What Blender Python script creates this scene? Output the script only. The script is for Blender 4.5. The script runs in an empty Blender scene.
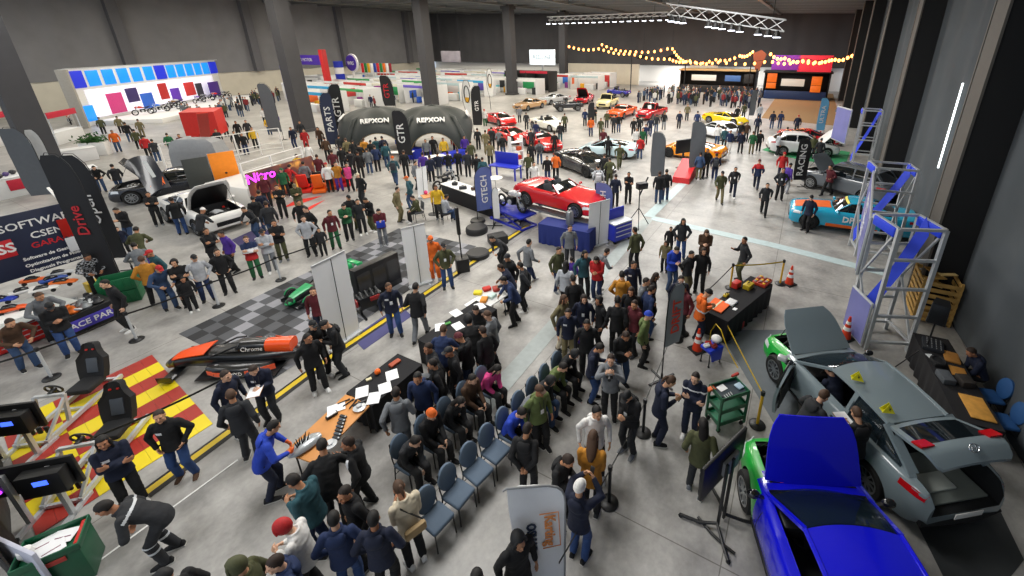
import bpy, bmesh, math, random
from mathutils import Vector as V, Matrix as MX, noise
random.seed(11)
C = bpy.context.scene.collection
PI = math.pi
# ---------------------------------------------------------------- camera solved from the photograph
F_PX, PITCH, CX, CY, CAM_H, ROLL = 427.8, math.radians(20.68), 572.0, 204.4, 7.95, 0.0075
_c, _s = math.cos(PITCH), math.sin(PITCH)
FW = V((0, _c, -_s)); _d0 = V((0, -_s, -_c)); _r0 = V((1, 0, 0))
RT = math.cos(ROLL)*_r0 + math.sin(ROLL)*_d0
DN = -math.sin(ROLL)*_r0 + math.cos(ROLL)*_d0
CAM = V((0, 0, CAM_H))
HA = V((math.sin(math.radians(28.2)), math.cos(math.radians(28.2)), 0)); HN = V((HA.y, -HA.x, 0))     # hall axes: along, across (to the right)
HALL = math.atan2(HA.y, HA.x)
def ray(u, v): return FW + RT*((u-CX)/F_PX) + DN*((v-CY)/F_PX)
def at(u, v, z=0.0):
    d = ray(u, v); t = (z-CAM_H)/d.z
    return CAM + d*t
def hall(w, s, z=0.0):
    p = HN*w + HA*s; p.z = z; return p
def atw(u, v, w):
    d = ray(u, v); t = w/d.dot(HN); return CAM + d*t
def yaw_at(u, v, ang, z=0.0):
    a = math.radians(ang); p = at(u, v, z); q = at(u+5*math.cos(a), v-5*math.sin(a), z)
    return math.atan2(q.y-p.y, q.x-p.x)
def yaw2(p, q): return math.atan2(q.y-p.y, q.x-p.x)
# ---------------------------------------------------------------- materials
_M = {}
def lin(h):
    if isinstance(h, str):
        h = [int(h[i:i+2], 16)/255 for i in (0, 2, 4)]
    return [(c/12.92 if c <= .04045 else ((c+.055)/1.055)**2.4) for c in h]
def mat(name, col, rough=.6, metal=0., emit=0., var=.12, scale=6., alpha=1., coat=0., trans=0., bump=0.):
    if name in _M: return _M[name]
    m = bpy.data.materials.new(name); m.use_nodes = True
    nt = m.node_tree; b = nt.nodes['Principled BSDF']; c = lin(col)
    b.inputs['Roughness'].default_value = rough; b.inputs['Metallic'].default_value = metal
    b.inputs['Coat Weight'].default_value = coat; b.inputs['Alpha'].default_value = alpha
    b.inputs['Transmission Weight'].default_value = trans
    b.inputs['Base Color'].default_value = (*c, 1)
    if var or bump:
        tc = nt.nodes.new('ShaderNodeTexCoord'); n = nt.nodes.new('ShaderNodeTexNoise')
        n.inputs['Scale'].default_value = scale; n.inputs['Detail'].default_value = 4
        nt.links.new(tc.outputs['Object'], n.inputs['Vector'])
        if var:
            r = nt.nodes.new('ShaderNodeMapRange'); r.inputs['To Min'].default_value = 1-var; r.inputs['To Max'].default_value = 1+var
            mx = nt.nodes.new('ShaderNodeVectorMath'); mx.operation = 'SCALE'; mx.inputs[0].default_value = c
            nt.links.new(n.outputs['Fac'], r.inputs['Value']); nt.links.new(r.outputs[0], mx.inputs['Scale'])
            nt.links.new(mx.outputs[0], b.inputs['Base Color'])
        if bump:
            bp = nt.nodes.new('ShaderNodeBump'); bp.inputs['Strength'].default_value = bump; bp.inputs['Distance'].default_value = .02
            nt.links.new(n.outputs['Fac'], bp.inputs['Height']); nt.links.new(bp.outputs[0], b.inputs['Normal'])
    if emit:
        b.inputs['Emission Color'].default_value = (*c, 1); b.inputs['Emission Strength'].default_value = emit
    _M[name] = m; return m
def objmat(name, rough, var, scale):
    "a material that takes the object's own colour"
    m = bpy.data.materials.new(name); m.use_nodes = True; nt = m.node_tree; b = nt.nodes['Principled BSDF']
    b.inputs['Roughness'].default_value = rough
    oi = nt.nodes.new('ShaderNodeObjectInfo'); tc = nt.nodes.new('ShaderNodeTexCoord'); n = nt.nodes.new('ShaderNodeTexNoise')
    n.inputs['Scale'].default_value = scale; n.inputs['Detail'].default_value = 3
    r = nt.nodes.new('ShaderNodeMapRange'); r.inputs['To Min'].default_value = 1-var; r.inputs['To Max'].default_value = 1+var
    mx = nt.nodes.new('ShaderNodeVectorMath'); mx.operation = 'SCALE'
    nt.links.new(tc.outputs['Object'], n.inputs['Vector']); nt.links.new(n.outputs['Fac'], r.inputs['Value'])
    nt.links.new(oi.outputs['Color'], mx.inputs[0]); nt.links.new(r.outputs[0], mx.inputs['Scale'])
    nt.links.new(mx.outputs[0], b.inputs['Base Color'])
    _M[name] = m; return m
FABRIC = objmat('clothing', .85, .28, 9.); SKIN = objmat('skin', .55, .06, 20.); HAIRM = objmat('hair_or_knit', .7, .3, 40.)
PAINT = objmat('car_paint', .22, .03, 3.); PAINT.node_tree.nodes['Principled BSDF'].inputs['Coat Weight'].default_value = .6
SHEET = objmat('coloured_sheet', .55, .06, 3.)
black = mat('black_plastic', '17181a', .45); rubber = mat('tyre_rubber', '131313', .8); dark = mat('dark_metal', '2a2c2f', .4, .6)
chrome = mat('polished_metal', 'c9ccd0', .22, 1.); alu = mat('aluminium', 'c4c8cb', .4, .35); white = mat('white_panel', 'e8e8e6', .5, var=.04)
grey = mat('grey_plastic', '8a8c8e', .5); blackcloth = mat('black_cloth', '16161a', .9, bump=.3); glass = mat('tinted_glass', '10171b', .06, var=0, coat=.5)
steel = mat('galvanised_steel', '8d9194', .4, .8); wood = mat('table_wood', 'c98a4b', .5, var=.25, scale=3); paper = mat('paper', 'e9ebee', .8, var=.03)
red = mat('red_plastic', 'c02219', .4); blue = mat('blue_enamel', '1c2fae', .4); yellow = mat('yellow_plastic', 'd9b61c', .45); green = mat('green_enamel', '12573a', .4)
orange = mat('orange_plastic', 'f06a12', .45); headlamp = mat('lamp_glass', 'dfe6ea', .1, .2, var=0); taillamp = mat('red_lens', 'b3121a', .15, var=0)
# ---------------------------------------------------------------- mesh builder
class MB:
    def __init__(s): s.v = []; s.f = []; s.mi = []; s.ms = []; s.cur = 0; s.T = MX.Identity(4)
    def m(s, material):
        if material not in s.ms: s.ms.append(material)
        s.cur = s.ms.index(material); return s
    def add(s, vs, fs):
        o = len(s.v); s.v += [s.T @ V(p) for p in vs]
        s.f += [[i+o for i in f] for f in fs]; s.mi += [s.cur]*len(fs); return s
    def box(s, c, d, rz=0, T=None):
        M_ = (T or MX.Identity(4)); R_ = MX.Rotation(rz, 4, 'Z'); c = V(c)
        vs = [M_ @ (c + R_ @ V((x*d[0]/2, y*d[1]/2, z*d[2]/2))) for x in (-1, 1) for y in (-1, 1) for z in (-1, 1)]
        return s.add(vs, [(0,1,3,2),(4,6,7,5),(0,4,5,1),(2,3,7,6),(0,2,6,4),(1,5,7,3)])
    def rbox(s, c, d, b=.02, seg=2, T=None):
        bm = bmesh.new(); bmesh.ops.create_cube(bm, size=1)
        for q in bm.verts: q.co = V((q.co.x*d[0], q.co.y*d[1], q.co.z*d[2]))
        bmesh.ops.bevel(bm, geom=bm.edges[:], offset=min(b, .45*min(d)), segments=seg, profile=.5, affect='EDGES')
        bm.verts.index_update(); M_ = (T or MX.Identity(4)); c = V(c)
        s.add([M_ @ (c+q.co) for q in bm.verts], [[q.index for q in f.verts] for f in bm.faces]); bm.free(); return s
    def ring(s, c, ax, r, n, r2=None, ph=0):
        ax = V(ax).normalized(); a = ax.orthogonal().normalized() if abs(ax.z) < .99 else V((1, 0, 0)); b = ax.cross(a)
        return [V(c) + a*(r*math.cos(ph+2*PI*i/n)) + b*((r2 or r)*math.sin(ph+2*PI*i/n)) for i in range(n)]
    def cyl(s, p0, p1, r0, r1=None, n=12, cap=True):
        p0, p1 = V(p0), V(p1); r1 = r0 if r1 is None else r1; ax = p1-p0
        vs = s.ring(p0, ax, max(r0, 1e-4), n) + s.ring(p1, ax, max(r1, 1e-4), n)
        fs = [(i, (i+1) % n, n+(i+1) % n, n+i) for i in range(n)]
        if cap: fs += [tuple(range(n))[::-1], tuple(range(n, 2*n))]
        return s.add(vs, fs)
    def bar(s, p0, p1, w, h=None, up=(0, 0, 1)):
        p0, p1 = V(p0), V(p1); d = (p1-p0).normalized(); up = V(up)
        if abs(d.dot(up)) > .95: up = V((0, 1, 0)) if abs(d.y) < .9 else V((1, 0, 0))
        a = d.cross(up).normalized()*(w/2); b = a.cross(d).normalized()*((h or w)/2)
        vs = [p+q for p in (p0, p1) for q in (-a-b, a-b, a+b, -a+b)]
        return s.add(vs, [(3,2,1,0),(4,5,6,7),(0,1,5,4),(1,2,6,5),(2,3,7,6),(3,0,4,7)])
    def tube(s, pts, r, n=8, closed=False):
        pts = [V(p) for p in pts]; rs = r if isinstance(r, (list, tuple)) else [r]*len(pts); rings = []; a = None
        for i, p in enumerate(pts):
            q0 = pts[i-1] if (i or closed) else p; q1 = pts[(i+1) % len(pts)] if (i < len(pts)-1 or closed) else p
            d = (q1-q0).normalized()
            a = (d.orthogonal() if a is None else a-d*a.dot(d)).normalized(); b = d.cross(a)
            rings.append([p + a*(rs[i]*math.cos(2*PI*k/n)) + b*(rs[i]*math.sin(2*PI*k/n)) for k in range(n)])
        return s.loft(rings, cap=not closed, wrap=closed)
    def loft(s, rings, cap=True, closed=True, wrap=False):
        n = len(rings[0]); vs = [p for r in rings for p in r]; fs = []; R_ = len(rings)
        for i in range(R_ if wrap else R_-1):
            j2 = (i+1) % R_
            for j in range(n if closed else n-1):
                k = (j+1) % n; fs.append((i*n+j, i*n+k, j2*n+k, j2*n+j))
        if cap: fs += [tuple(range(n))[::-1], tuple(range((R_-1)*n, R_*n))]
        return s.add(vs, fs)
    def lathe(s, prof, n=20, c=(0, 0, 0), cap=True):
        c = V(c); rings = [[c+V((max(r, 1e-4)*math.cos(2*PI*i/n), max(r, 1e-4)*math.sin(2*PI*i/n), z)) for i in range(n)] for r, z in prof]
        return s.loft(rings, cap)
    def ball(s, c, r, n=12, T=None, m=8):
        r = (r, r, r) if not isinstance(r, (tuple, list, V)) else r; c = V(c); M_ = T or MX.Identity(4)
        rings = []
        for j in range(m+1):
            t = PI*(j/m); t = max(.02, min(PI-.02, t))
            rings.append([M_ @ (c+V((r[0]*math.sin(t)*math.cos(2*PI*i/n), r[1]*math.sin(t)*math.sin(2*PI*i/n), -r[2]*math.cos(t)))) for i in range(n)])
        return s.loft(rings)
    def caps(s, p0, p1, r0, r1, n=10):
        p0, p1 = V(p0), V(p1); d = p1-p0; L = d.length
        if L < 1e-4: return s.ball(p0, r0, n)
        d /= L; a = d.orthogonal().normalized(); b = d.cross(a); rings = []
        for k in (-88, -60, -30, 0): rings.append((p0+d*(r0*math.sin(math.radians(k))), r0*math.cos(math.radians(k))))
        for k in (0, 30, 60, 88): rings.append((p1+d*(r1*math.sin(math.radians(k))), r1*math.cos(math.radians(k))))
        return s.loft([[c+a*(r*math.cos(2*PI*i/n))+b*(r*math.sin(2*PI*i/n)) for i in range(n)] for c, r in rings])
    def prism(s, poly, ext):
        ext = V(ext); poly = [V(p) for p in poly]; n = len(poly)
        return s.add(poly+[p+ext for p in poly], [tuple(range(n))[::-1], tuple(range(n, 2*n))]+[(i, (i+1) % n, n+(i+1) % n, n+i) for i in range(n)])
    def grid(s, rows):
        n = len(rows[0]); return s.add([p for r in rows for p in r], [(i*n+j, i*n+j+1, (i+1)*n+j+1, (i+1)*n+j) for i in range(len(rows)-1) for j in range(n-1)])
    def slab(s, rows, nrm_off):
        "a grid given thickness along an offset vector"
        off = V(nrm_off); n = len(rows[0]); R_ = len(rows)
        a = [V(p) for r in rows for p in r]; b = [p+off for p in a]; o = len(a)
        fs = [(i*n+j, i*n+j+1, (i+1)*n+j+1, (i+1)*n+j) for i in range(R_-1) for j in range(n-1)]
        f2 = [tuple(x+o for x in f[::-1]) for f in fs]
        rim = [j for j in range(n)]+[i*n+n-1 for i in range(1, R_)]+[(R_-1)*n+j for j in range(n-2, -1, -1)]+[i*n for i in range(R_-2, 0, -1)]
        return s.add(a+b, fs+f2+[(rim[i], rim[(i+1) % len(rim)], rim[(i+1) % len(rim)]+o, rim[i]+o) for i in range(len(rim))])
    def mesh(s, name, fix=True):
        me = bpy.data.meshes.new(name); me.from_pydata([tuple(p) for p in s.v], [], s.f)
        for q in s.ms: me.materials.append(q)
        me.polygons.foreach_set('material_index', s.mi)
        if fix:
            bm = bmesh.new(); bm.from_mesh(me); bmesh.ops.recalc_face_normals(bm, faces=bm.faces); bm.to_mesh(me); bm.free()
        me.polygons.foreach_set('use_smooth', [True]*len(me.polygons)); me.set_sharp_from_angle(angle=math.radians(38)); me.update()
        return me
    def build(s, name, parent=None, material=None, color=None, loc=None, rz=None):
        if material is not None and not s.ms: s.ms = [material]
        return link(name, s.mesh(name), parent, color, loc, rz)
def link(name, me, parent=None, color=None, loc=None, rz=None, M_=None):
    o = bpy.data.objects.new(name, me); C.objects.link(o)
    if parent is not None: o.parent = parent
    if M_ is not None: o.matrix_local = M_
    if loc is not None: o.location = loc
    if rz is not None: o.rotation_euler = (0, 0, rz)
    if color is not None: o.color = (*lin(color), 1)
    return o
def tag(o, label, cat, group=None):
    o['label'] = label; o['category'] = cat
    if group: o['group'] = group
    return o
def thing(name, label, cat, loc=(0, 0, 0), rz=0, group=None):
    o = bpy.data.objects.new(name, None); C.objects.link(o); o.location = loc; o.rotation_euler = (0, 0, rz); o.empty_display_size = .1
    return tag(o, label, cat, group)
def struct(o): o['kind'] = 'structure'; return o
def stuff(o): o['kind'] = 'stuff'; return o
def dup(root, loc, rz, label=None, group=None):
    kids = {}
    for o in C.objects:
        if o.parent: kids.setdefault(o.parent.name, []).append(o)
    def cp(o, par):
        n = o.copy(); C.objects.link(n)
        if par: n.parent = par
        for ch in kids.get(o.name, []): cp(ch, n)
        return n
    r = cp(root, None); r.location = loc; r.rotation_euler = (0, 0, rz)
    if label: r['label'] = label
    if group: r['group'] = group
    return r
_fc = {}
def text_mesh(txt, size, depth=.004, bold=.0):
    k = (txt, size, depth, bold)
    if k in _fc: return _fc[k]
    cu = bpy.data.curves.new('t', 'FONT'); cu.body = txt; cu.size = size; cu.extrude = depth; cu.align_x = 'CENTER'; cu.align_y = 'CENTER'; cu.offset = bold; cu.resolution_u = 2
    o = bpy.data.objects.new('t', cu); C.objects.link(o)
    dg = bpy.context.evaluated_depsgraph_get(); me = bpy.data.meshes.new_from_object(o.evaluated_get(dg))
    bpy.data.objects.remove(o); bpy.data.curves.remove(cu); me.materials.clear(); _fc[k] = me; return me
def text(txt, size, T, material, parent, name='lettering', depth=.004, sx=1., bold=0.):
    "writing lying in the local XY plane of T"
    me = text_mesh(txt, size, depth, bold).copy(); me.transform(T @ MX.Diagonal((sx, 1, 1, 1))); me.materials.append(material); me.name = name
    return link(name, me, parent)
def frame(o, x, y):
    "matrix whose X/Y axes are the given vectors, at o"
    x = V(x).normalized(); z = x.cross(V(y)).normalized(); y = z.cross(x)
    return MX.Translation(V(o)) @ MX((x, y, z)).transposed().to_4x4()
def remeshed(mb, voxel, smooth=2, wrinkle=0., seed=0., name='m'):
    me = mb.mesh('raw'); o = bpy.data.objects.new('raw', me); C.objects.link(o)
    r = o.modifiers.new('r', 'REMESH'); r.mode = 'VOXEL'; r.voxel_size = voxel
    if smooth:
        q = o.modifiers.new('s', 'SMOOTH'); q.factor = .5; q.iterations = smooth
    dg = bpy.context.evaluated_depsgraph_get(); out = bpy.data.meshes.new_from_object(o.evaluated_get(dg))
    bpy.data.objects.remove(o); bpy.data.meshes.remove(me); out.name = name; out.materials.clear()
    if wrinkle:
        for vt in out.vertices:
            p = vt.co; w = noise.noise(V((p.x*9+seed, p.y*9, p.z*15))) + .5*noise.noise(V((p.x*22, p.y*22+seed, p.z*26)))
            vt.co = p + vt.normal*(wrinkle*w)
    out.polygons.foreach_set('use_smooth', [True]*len(out.polygons)); return out
# ---------------------------------------------------------------- people
def ik(a, t, l1, l2, pole):
    d = t-a; L = min(d.length, (l1+l2)*.995); d.normalize(); t = a+d*L
    x = (l1*l1-l2*l2+L*L)/(2*L); h = math.sqrt(max(l1*l1-x*x, 1e-6)); p = V(pole)-d*V(pole).dot(d); p.normalize()
    return a+d*x+p*h, t
def hand(mb, w, d, thumb, curl, palm):
    "palm, four fingers and a side thumb starting at wrist w, along d"
    d = d.normalized(); thumb = (thumb-d*thumb.dot(d)).normalized(); n = d.cross(thumb)*palm
    mb.caps(w, w+d*.03, .026, .03, 8)
    for i in range(4): mb.caps(w+d*.02+thumb*(.006-.004*i), w+d*.085+thumb*(.033-.022*i), .017, .013, 8)
    for i, L in enumerate((.07, .08, .074, .056)):
        b = w+d*.09+thumb*(.034-.0225*i); c1 = b+(d+n*curl*.6+thumb*(.1-.07*i)).normalized()*L*.5
        c2 = c1+(d*(1-curl)+n*curl*1.3).normalized()*L*.55
        mb.caps(b, c1, .0095, .009, 7); mb.caps(c1, c2, .009, .0075, 7)
    t0 = w+d*.03+thumb*.022; t1 = t0+(d*.6+thumb*.8+n*.3).normalized()*.045; t2 = t1+(d+n*.4+thumb*.15).normalized()*.035
    mb.caps(t0, t1, .014, .011, 7); mb.caps(t1, t2, .011, .009, 7)
def head_raw(mb, T):
    mb.ball((0, -.008, .022), (.077, .098, .103), 20, T, 14); mb.ball((0, .022, -.045), (.061, .074, .082), 18, T, 12)
    mb.ball((0, .07, -.098), (.03, .025, .022), 10, T)
    for a, b, r0, r1 in (((0, .088, .02), (0, .11, -.018), .010, .0145), ((-.045, .078, .034), (.045, .078, .034), .013, .013), ((-.025, .085, -.058), (.025, .085, -.058), .011, .011)):
        mb.caps(T @ V(a), T @ V(b), r0, r1, 8)
    for sx in (-1, 1): mb.ball((sx*.079, -.006, -.004), (.013, .025, .034), 10, T)
    for sx in (-1, 1): mb.ball((sx*.04, .062, -.03), (.026, .026, .024), 10, T)
EYE = mat('eye_dark', '1c1512', .3, var=0); LIP = mat('lip', '8f4a43', .6, var=0); SOLE = mat('shoe_sole', 'c8c6c0', .7)
def make_pose(key, lean=4, root=(0, 0, .93), wr=((-.27, .04, -.05), (.27, .04, -.05)), an=((-.11, 0, .085), (.11, 0, .085)), head=(8, 0), curl=.45,
              foot=(-8, 8), hem=-.13, twist=0, kp=((0, 1, .1), (0, 1, .1)), ep=((-.5, -1, -.3), (.5, -1, -.3)), wide=1., frontarm=False):
    root = V(root); Rt = MX.Rotation(math.radians(twist), 4, 'Z') @ MX.Rotation(-math.radians(lean), 4, 'X'); R3 = Rt.to_3x3()
    to = lambda x, y, z: root + R3 @ V((x, y, z))
    sh = [to(-.178*wide, 0, .452), to(.178*wide, 0, .452)]; hp_ = [root+V((-.095, 0, -.03)), root+V((.095, 0, -.03))]
    el, wri = zip(*[ik(sh[i], to(*wr[i]), .285, .265, R3 @ V(ep[i])) for i in (0, 1)])
    kn, ank = zip(*[ik(hp_[i], V(an[i]), .43, .415, V(kp[i])) for i in (0, 1)])
    Rh = MX.Rotation(math.radians(twist+head[1]), 4, 'Z') @ MX.Rotation(-math.radians(lean*.45+head[0]), 4, 'X')
    nb = to(0, 0, .53); hc = nb + (Rh.to_3x3() @ V((0, .035, .165))); HM = MX.Translation(hc) @ Rh
    def torso(mb, k, top=True, hemz=None):
        secs = [(-.12, .165, .118), (0, .168, .118), (.12, .155, .105), (.25, .168, .112), (.36, .182*wide, .118), (.43, .172*wide, .104), (.485, .118, .088), (.54, .064, .064)]
        if hemz is not None: secs = [(hemz, .187, .142), (hemz/2, .18, .134)] + secs[1:]
        rings = []
        for z, a, b in secs:
            w = max(0, min(1, (z+.1)/.3)); R_ = R3.lerp(MX.Identity(3), 1-w) if w < 1 else R3
            c = root + R_ @ V((0, -.005, z))
            rings.append([c + R_ @ V(((a+k)*math.cos(2*PI*i/20), (b+k)*math.sin(2*PI*i/20), 0)) for i in range(20)])
        mb.loft(rings)
    # body
    mb = MB(); torso(mb, -.012); mb.caps(nb-V((0, 0, .04)), hc+(Rh.to_3x3() @ V((0, -.02, -.05))), .058, .054, 12); head_raw(mb, HM)
    for i in (0, 1):
        mb.caps(sh[i], el[i], .055, .043); mb.caps(el[i], wri[i], .042, .027)
        mb.caps(hp_[i], kn[i], .082, .055); mb.caps(kn[i]+V((0, -.004, 0)), ank[i], .053, .037)
        mb.caps(ank[i]-V((0, 0, .02)), ank[i]+V((math.sin(math.radians(foot[i]))*.1, math.cos(math.radians(foot[i]))*.1, -.04)), .035, .028)
        d = (wri[i]-el[i]).normalized(); th = R3 @ V((0, 1, .15)); pl = 1 if i == 0 else -1
        if frontarm: th = R3 @ V((-.5 if i else .5, .1, 1))
        hand(mb, wri[i], d, th, curl, pl)
    body = remeshed(mb, .0085, 1, name='body')
    body.materials.append(SKIN); body.materials.append(EYE); body.materials.append(LIP); inv = HM.inverted()
    for p in body.polygons:
        q = inv @ p.center
        if q.y > .05 and abs(q.x) < .06:
            if min((q-V((sx*.031, .088, .012))).length for sx in (-1, 1)) < .0135: p.material_index = 1
            elif abs(q.z+.058) < .008 and abs(q.x) < .024 and q.y > .08: p.material_index = 2
    # jacket
    mb = MB(); torso(mb, .014, hemz=hem)
    for i in (0, 1): mb.caps(sh[i], el[i], .071, .06, 14); mb.caps(el[i], wri[i]-(wri[i]-el[i]).normalized()*.015, .058, .043, 14)
    mb.caps(to(-.09, -.02, .475), to(.09, -.02, .475), .062, .062, 12); mb.tube([to(.075*math.cos(t), .005+.075*math.sin(t), .545) for t in [2*PI*k/14 for k in range(14)]], .022, 8, True)
    jac = remeshed(mb, .013, 2, .006, len(key), 'jacket')
    # trousers
    mb = MB(); mb.ball(root+V((0, 0, -.03)), (.168, .122, .14), 18)
    for i in (0, 1): mb.caps(hp_[i]-V((0, 0, .02)), kn[i], .093, .078, 14); mb.caps(kn[i], ank[i]+(kn[i]-ank[i]).normalized()*.005, .078, .066, 14)
    tro = remeshed(mb, .013, 2, .006, len(key)+3., 'trousers')
    for me in (jac, tro): me.materials.append(FABRIC)
    shoes = []
    for i in (0, 1):
        mb = MB(); a = math.radians(foot[i]); fz = ank[i].z-.085; pit = 0
        T = MX.Translation((ank[i].x, ank[i].y, fz)) @ MX.Rotation(-a, 4, 'Z')
        prof = [(-.095, .032, .06), (-.08, .042, .115), (-.02, .046, .125), (.04, .047, .1), (.1, .05, .075), (.15, .046, .06), (.19, .03, .04)]
        mb.m(FABRIC).loft([[T @ V((w*math.cos(t), y, .018+(h-.018)*max(0, math.sin(t)) if math.sin(t) > 0 else .018)) for t in [2*PI*k/12 for k in range(12)]] for y, w, h in prof])
        mb.m(SOLE).prism([T @ V((x, y, 0)) for x, y in ((-.04, -.1), (.04, -.1), (.048, .0), (.053, .1), (.048, .155), (.022, .198), (-.022, .198), (-.048, .155), (-.053, .1), (-.048, 0))], (0, 0, .02))
        shoes.append(mb.mesh('shoe'))
    return dict(body=body, jacket=jac, trousers=tro, shoes=shoes, head=HM, back=MX.Translation(to(0, -.11, .3)) @ Rt, hands=wri, chest=MX.Translation(to(0, .12, .3)) @ Rt, hd=[(wri[i]-el[i]).normalized() for i in (0, 1)], elb=el, sh=sh)
POSES = {
 'stand': dict(), 'relaxed': dict(lean=2, twist=8, an=((-.13, .05, .085), (.12, -.05, .085)), head=(5, 18), wr=((-.26, .08, -.02), (.28, -.02, -.04))),
 'phone': dict(lean=6, head=(28, 0), wr=((-.07, .27, .28), (.07, .25, .26)), curl=.75, frontarm=True),
 'folded': dict(lean=1, wr=((.06, .18, .27), (-.08, .2, .22)), head=(6, -10), curl=.5, frontarm=True, ep=((-1, -.2, -.4), (1, -.2, -.4))),
 'pockets': dict(lean=2, wr=((-.2, .1, .02), (.2, .1, .02)), head=(4, 10), ep=((-1, -.7, 0), (1, -.7, 0)), an=((-.14, .02, .085), (.12, -.03, .085))),
 'walk': dict(lean=6, root=(0, 0, .90), an=((-.09, .33, .085), (.09, -.3, .13)), wr=((-.25, -.16, .02), (.25, .24, .05)), head=(3, 0), foot=(-4, 5)),
 'stride': dict(lean=8, root=(0, 0, .91), an=((-.1, -.26, .12), (.1, .27, .085)), wr=((-.22, .22, .16), (.26, -.12, 0)), head=(10, -8), foot=(-5, 4)),
 'photo': dict(lean=0, head=(2, 0), wr=((-.09, .34, .58), (.09, .34, .58)), curl=.75, frontarm=True, ep=((-1, 0, -1), (1, 0, -1))),
 'chat': dict(lean=2, head=(5, 22), wr=((-.26, .03, -.03), (.14, .3, .3)), curl=.55, an=((-.12, .04, .085), (.13, -.02, .085)), twist=5),
 'behind': dict(lean=3, head=(14, -14), wr=((-.06, -.17, .02), (.06, -.16, .0)), ep=((-1, -.6, 0), (1, -.6, 0)), curl=.4),
 'bend': dict(lean=42, root=(0, -.12, .90), head=(14, 0), wr=((-.16, .36, .2), (.18, .33, .17)), an=((-.12, 0, .085), (.12, -.1, .085)), frontarm=True, ep=((-1, -.3, -.3), (1, -.3, -.3))),
 'lean': dict(lean=24, root=(0, -.07, .92), head=(16, 6), wr=((-.2, .33, .2), (.16, .36, .24)), an=((-.12, .04, .085), (.11, -.12, .085)), frontarm=True, ep=((-1, -.5, -.3), (1, -.5, -.3))),
 'sit': dict(lean=8, root=(0, 0, .55), an=((-.13, .42, .085), (.13, .44, .085)), wr=((-.1, .34, .08), (.1, .34, .08)), head=(18, 0), hem=-.04, frontarm=True),
 'slump': dict(lean=26, root=(0, 0, .55), an=((-.14, .36, .085), (.12, .46, .085)), wr=((-.07, .38, .1), (.08, .36, .1)), head=(22, 8), hem=-.04, frontarm=True, curl=.7),
}
PM = {}
def pose(k):
    if k not in PM: PM[k] = make_pose(k, **POSES[k])
    return PM[k]
def _hair(kind):
    mb = MB(); n, m = 24, 16
    big = {'short': 1.09, 'long': 1.13, 'pony': 1.09, 'bald': 1.02, 'beanie': 1.15, 'cap': 1.12, 'hood': 1.32}[kind]
    rings = []
    for j in range(m+1):
        t = max(.03, min(PI-.03, PI*j/m)); r = []
        for i in range(n):
            a = 2*PI*i/n; d = V((math.sin(t)*math.cos(a), math.sin(t)*math.sin(a), -math.cos(t)))
            p = V((.077*d.x, .098*d.y, .103*d.z)); f = max(0, min(1, (d.y+.2)/.9))
            line = {'beanie': -.01+.05*f, 'cap': .0+.04*f, 'hood': -.2+.2*f, 'bald': .0+.13*f, 'short': -.06+.13*f}.get(kind, -.07+.135*f)
            k = big + (.03*noise.noise(d*7) if kind in ('short', 'long', 'pony') else 0)
            if kind == 'hood' and d.y > .55 and d.z < .62: k = .8
            if p.z < line: k = max(.8, big-(line-p.z)*14) if kind != 'hood' else .95
            q = p*k + V((0, -.008, .022)); r.append(q)
        rings.append(r)
    mb.loft(rings)
    if kind == 'long':
        mb.loft([[V((w*math.cos(q), -.075+o+.05*max(-1, math.sin(q)), z)) for q in [2*PI*i/14 for i in range(14)]] for z, w, o in ((.05, .08, .02), (-.06, .088, .0), (-.16, .09, -.012), (-.26, .075, -.02), (-.33, .04, -.02))])
        for sx in (-1, 1): mb.caps((sx*.074, .02, .02), (sx*.085, .01, -.17), .022, .018, 8)
    if kind == 'pony': mb.tube([(0, -.1, .07), (0, -.135, .05), (0, -.15, -.02), (0, -.145, -.12)], [.02, .03, .028, .008], 10)
    if kind == 'beanie': mb.tube([(.083*math.cos(t), -.008+.106*math.sin(t), .035-.022*math.sin(-t)) for t in [2*PI*k/20 for k in range(20)]], .014, 8, True)
    if kind == 'cap':
        mb.slab([[V((x*(1-.25*k), .075+.085*k-abs(x)**2*5*(1-.3*k), .058-.014*k-x*x*3)) for x in [-.07+.02*i for i in range(8)]] for k in (0, .5, 1)], (0, 0, -.006))
    if kind == 'hood': mb.tube([(.095*math.cos(t), .05-.1*math.sin(t) if 0 else .045, .0+.125*math.sin(t)) for t in [PI*k/12 for k in range(13)]], .02, 8)
    me = mb.mesh('hair'); me.materials.append(HAIRM); return me
HM_ = {}
def hairmesh(k):
    if k not in HM_: HM_[k] = _hair(k)
    return HM_[k]
_hd = []
def hoodmesh():
    if not _hd:
        mb = MB(); mb.m(FABRIC); rings = []
        for z, x, y0, y1 in ((-.02, .05, .0, .03), (.03, .1, -.04, .05), (.1, .13, -.06, .06), (.17, .13, -.05, .06), (.215, .11, -.02, .05), (.225, .07, .0, .04)):
            rings.append([V((x*math.cos(a), (y0+y1)/2+(y1-y0)/2*math.sin(a), z)) for a in [2*PI*i/18 for i in range(18)]])
        mb.loft(rings); _hd.append(mb.mesh('jacket_hood'))
    return _hd[0]
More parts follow.
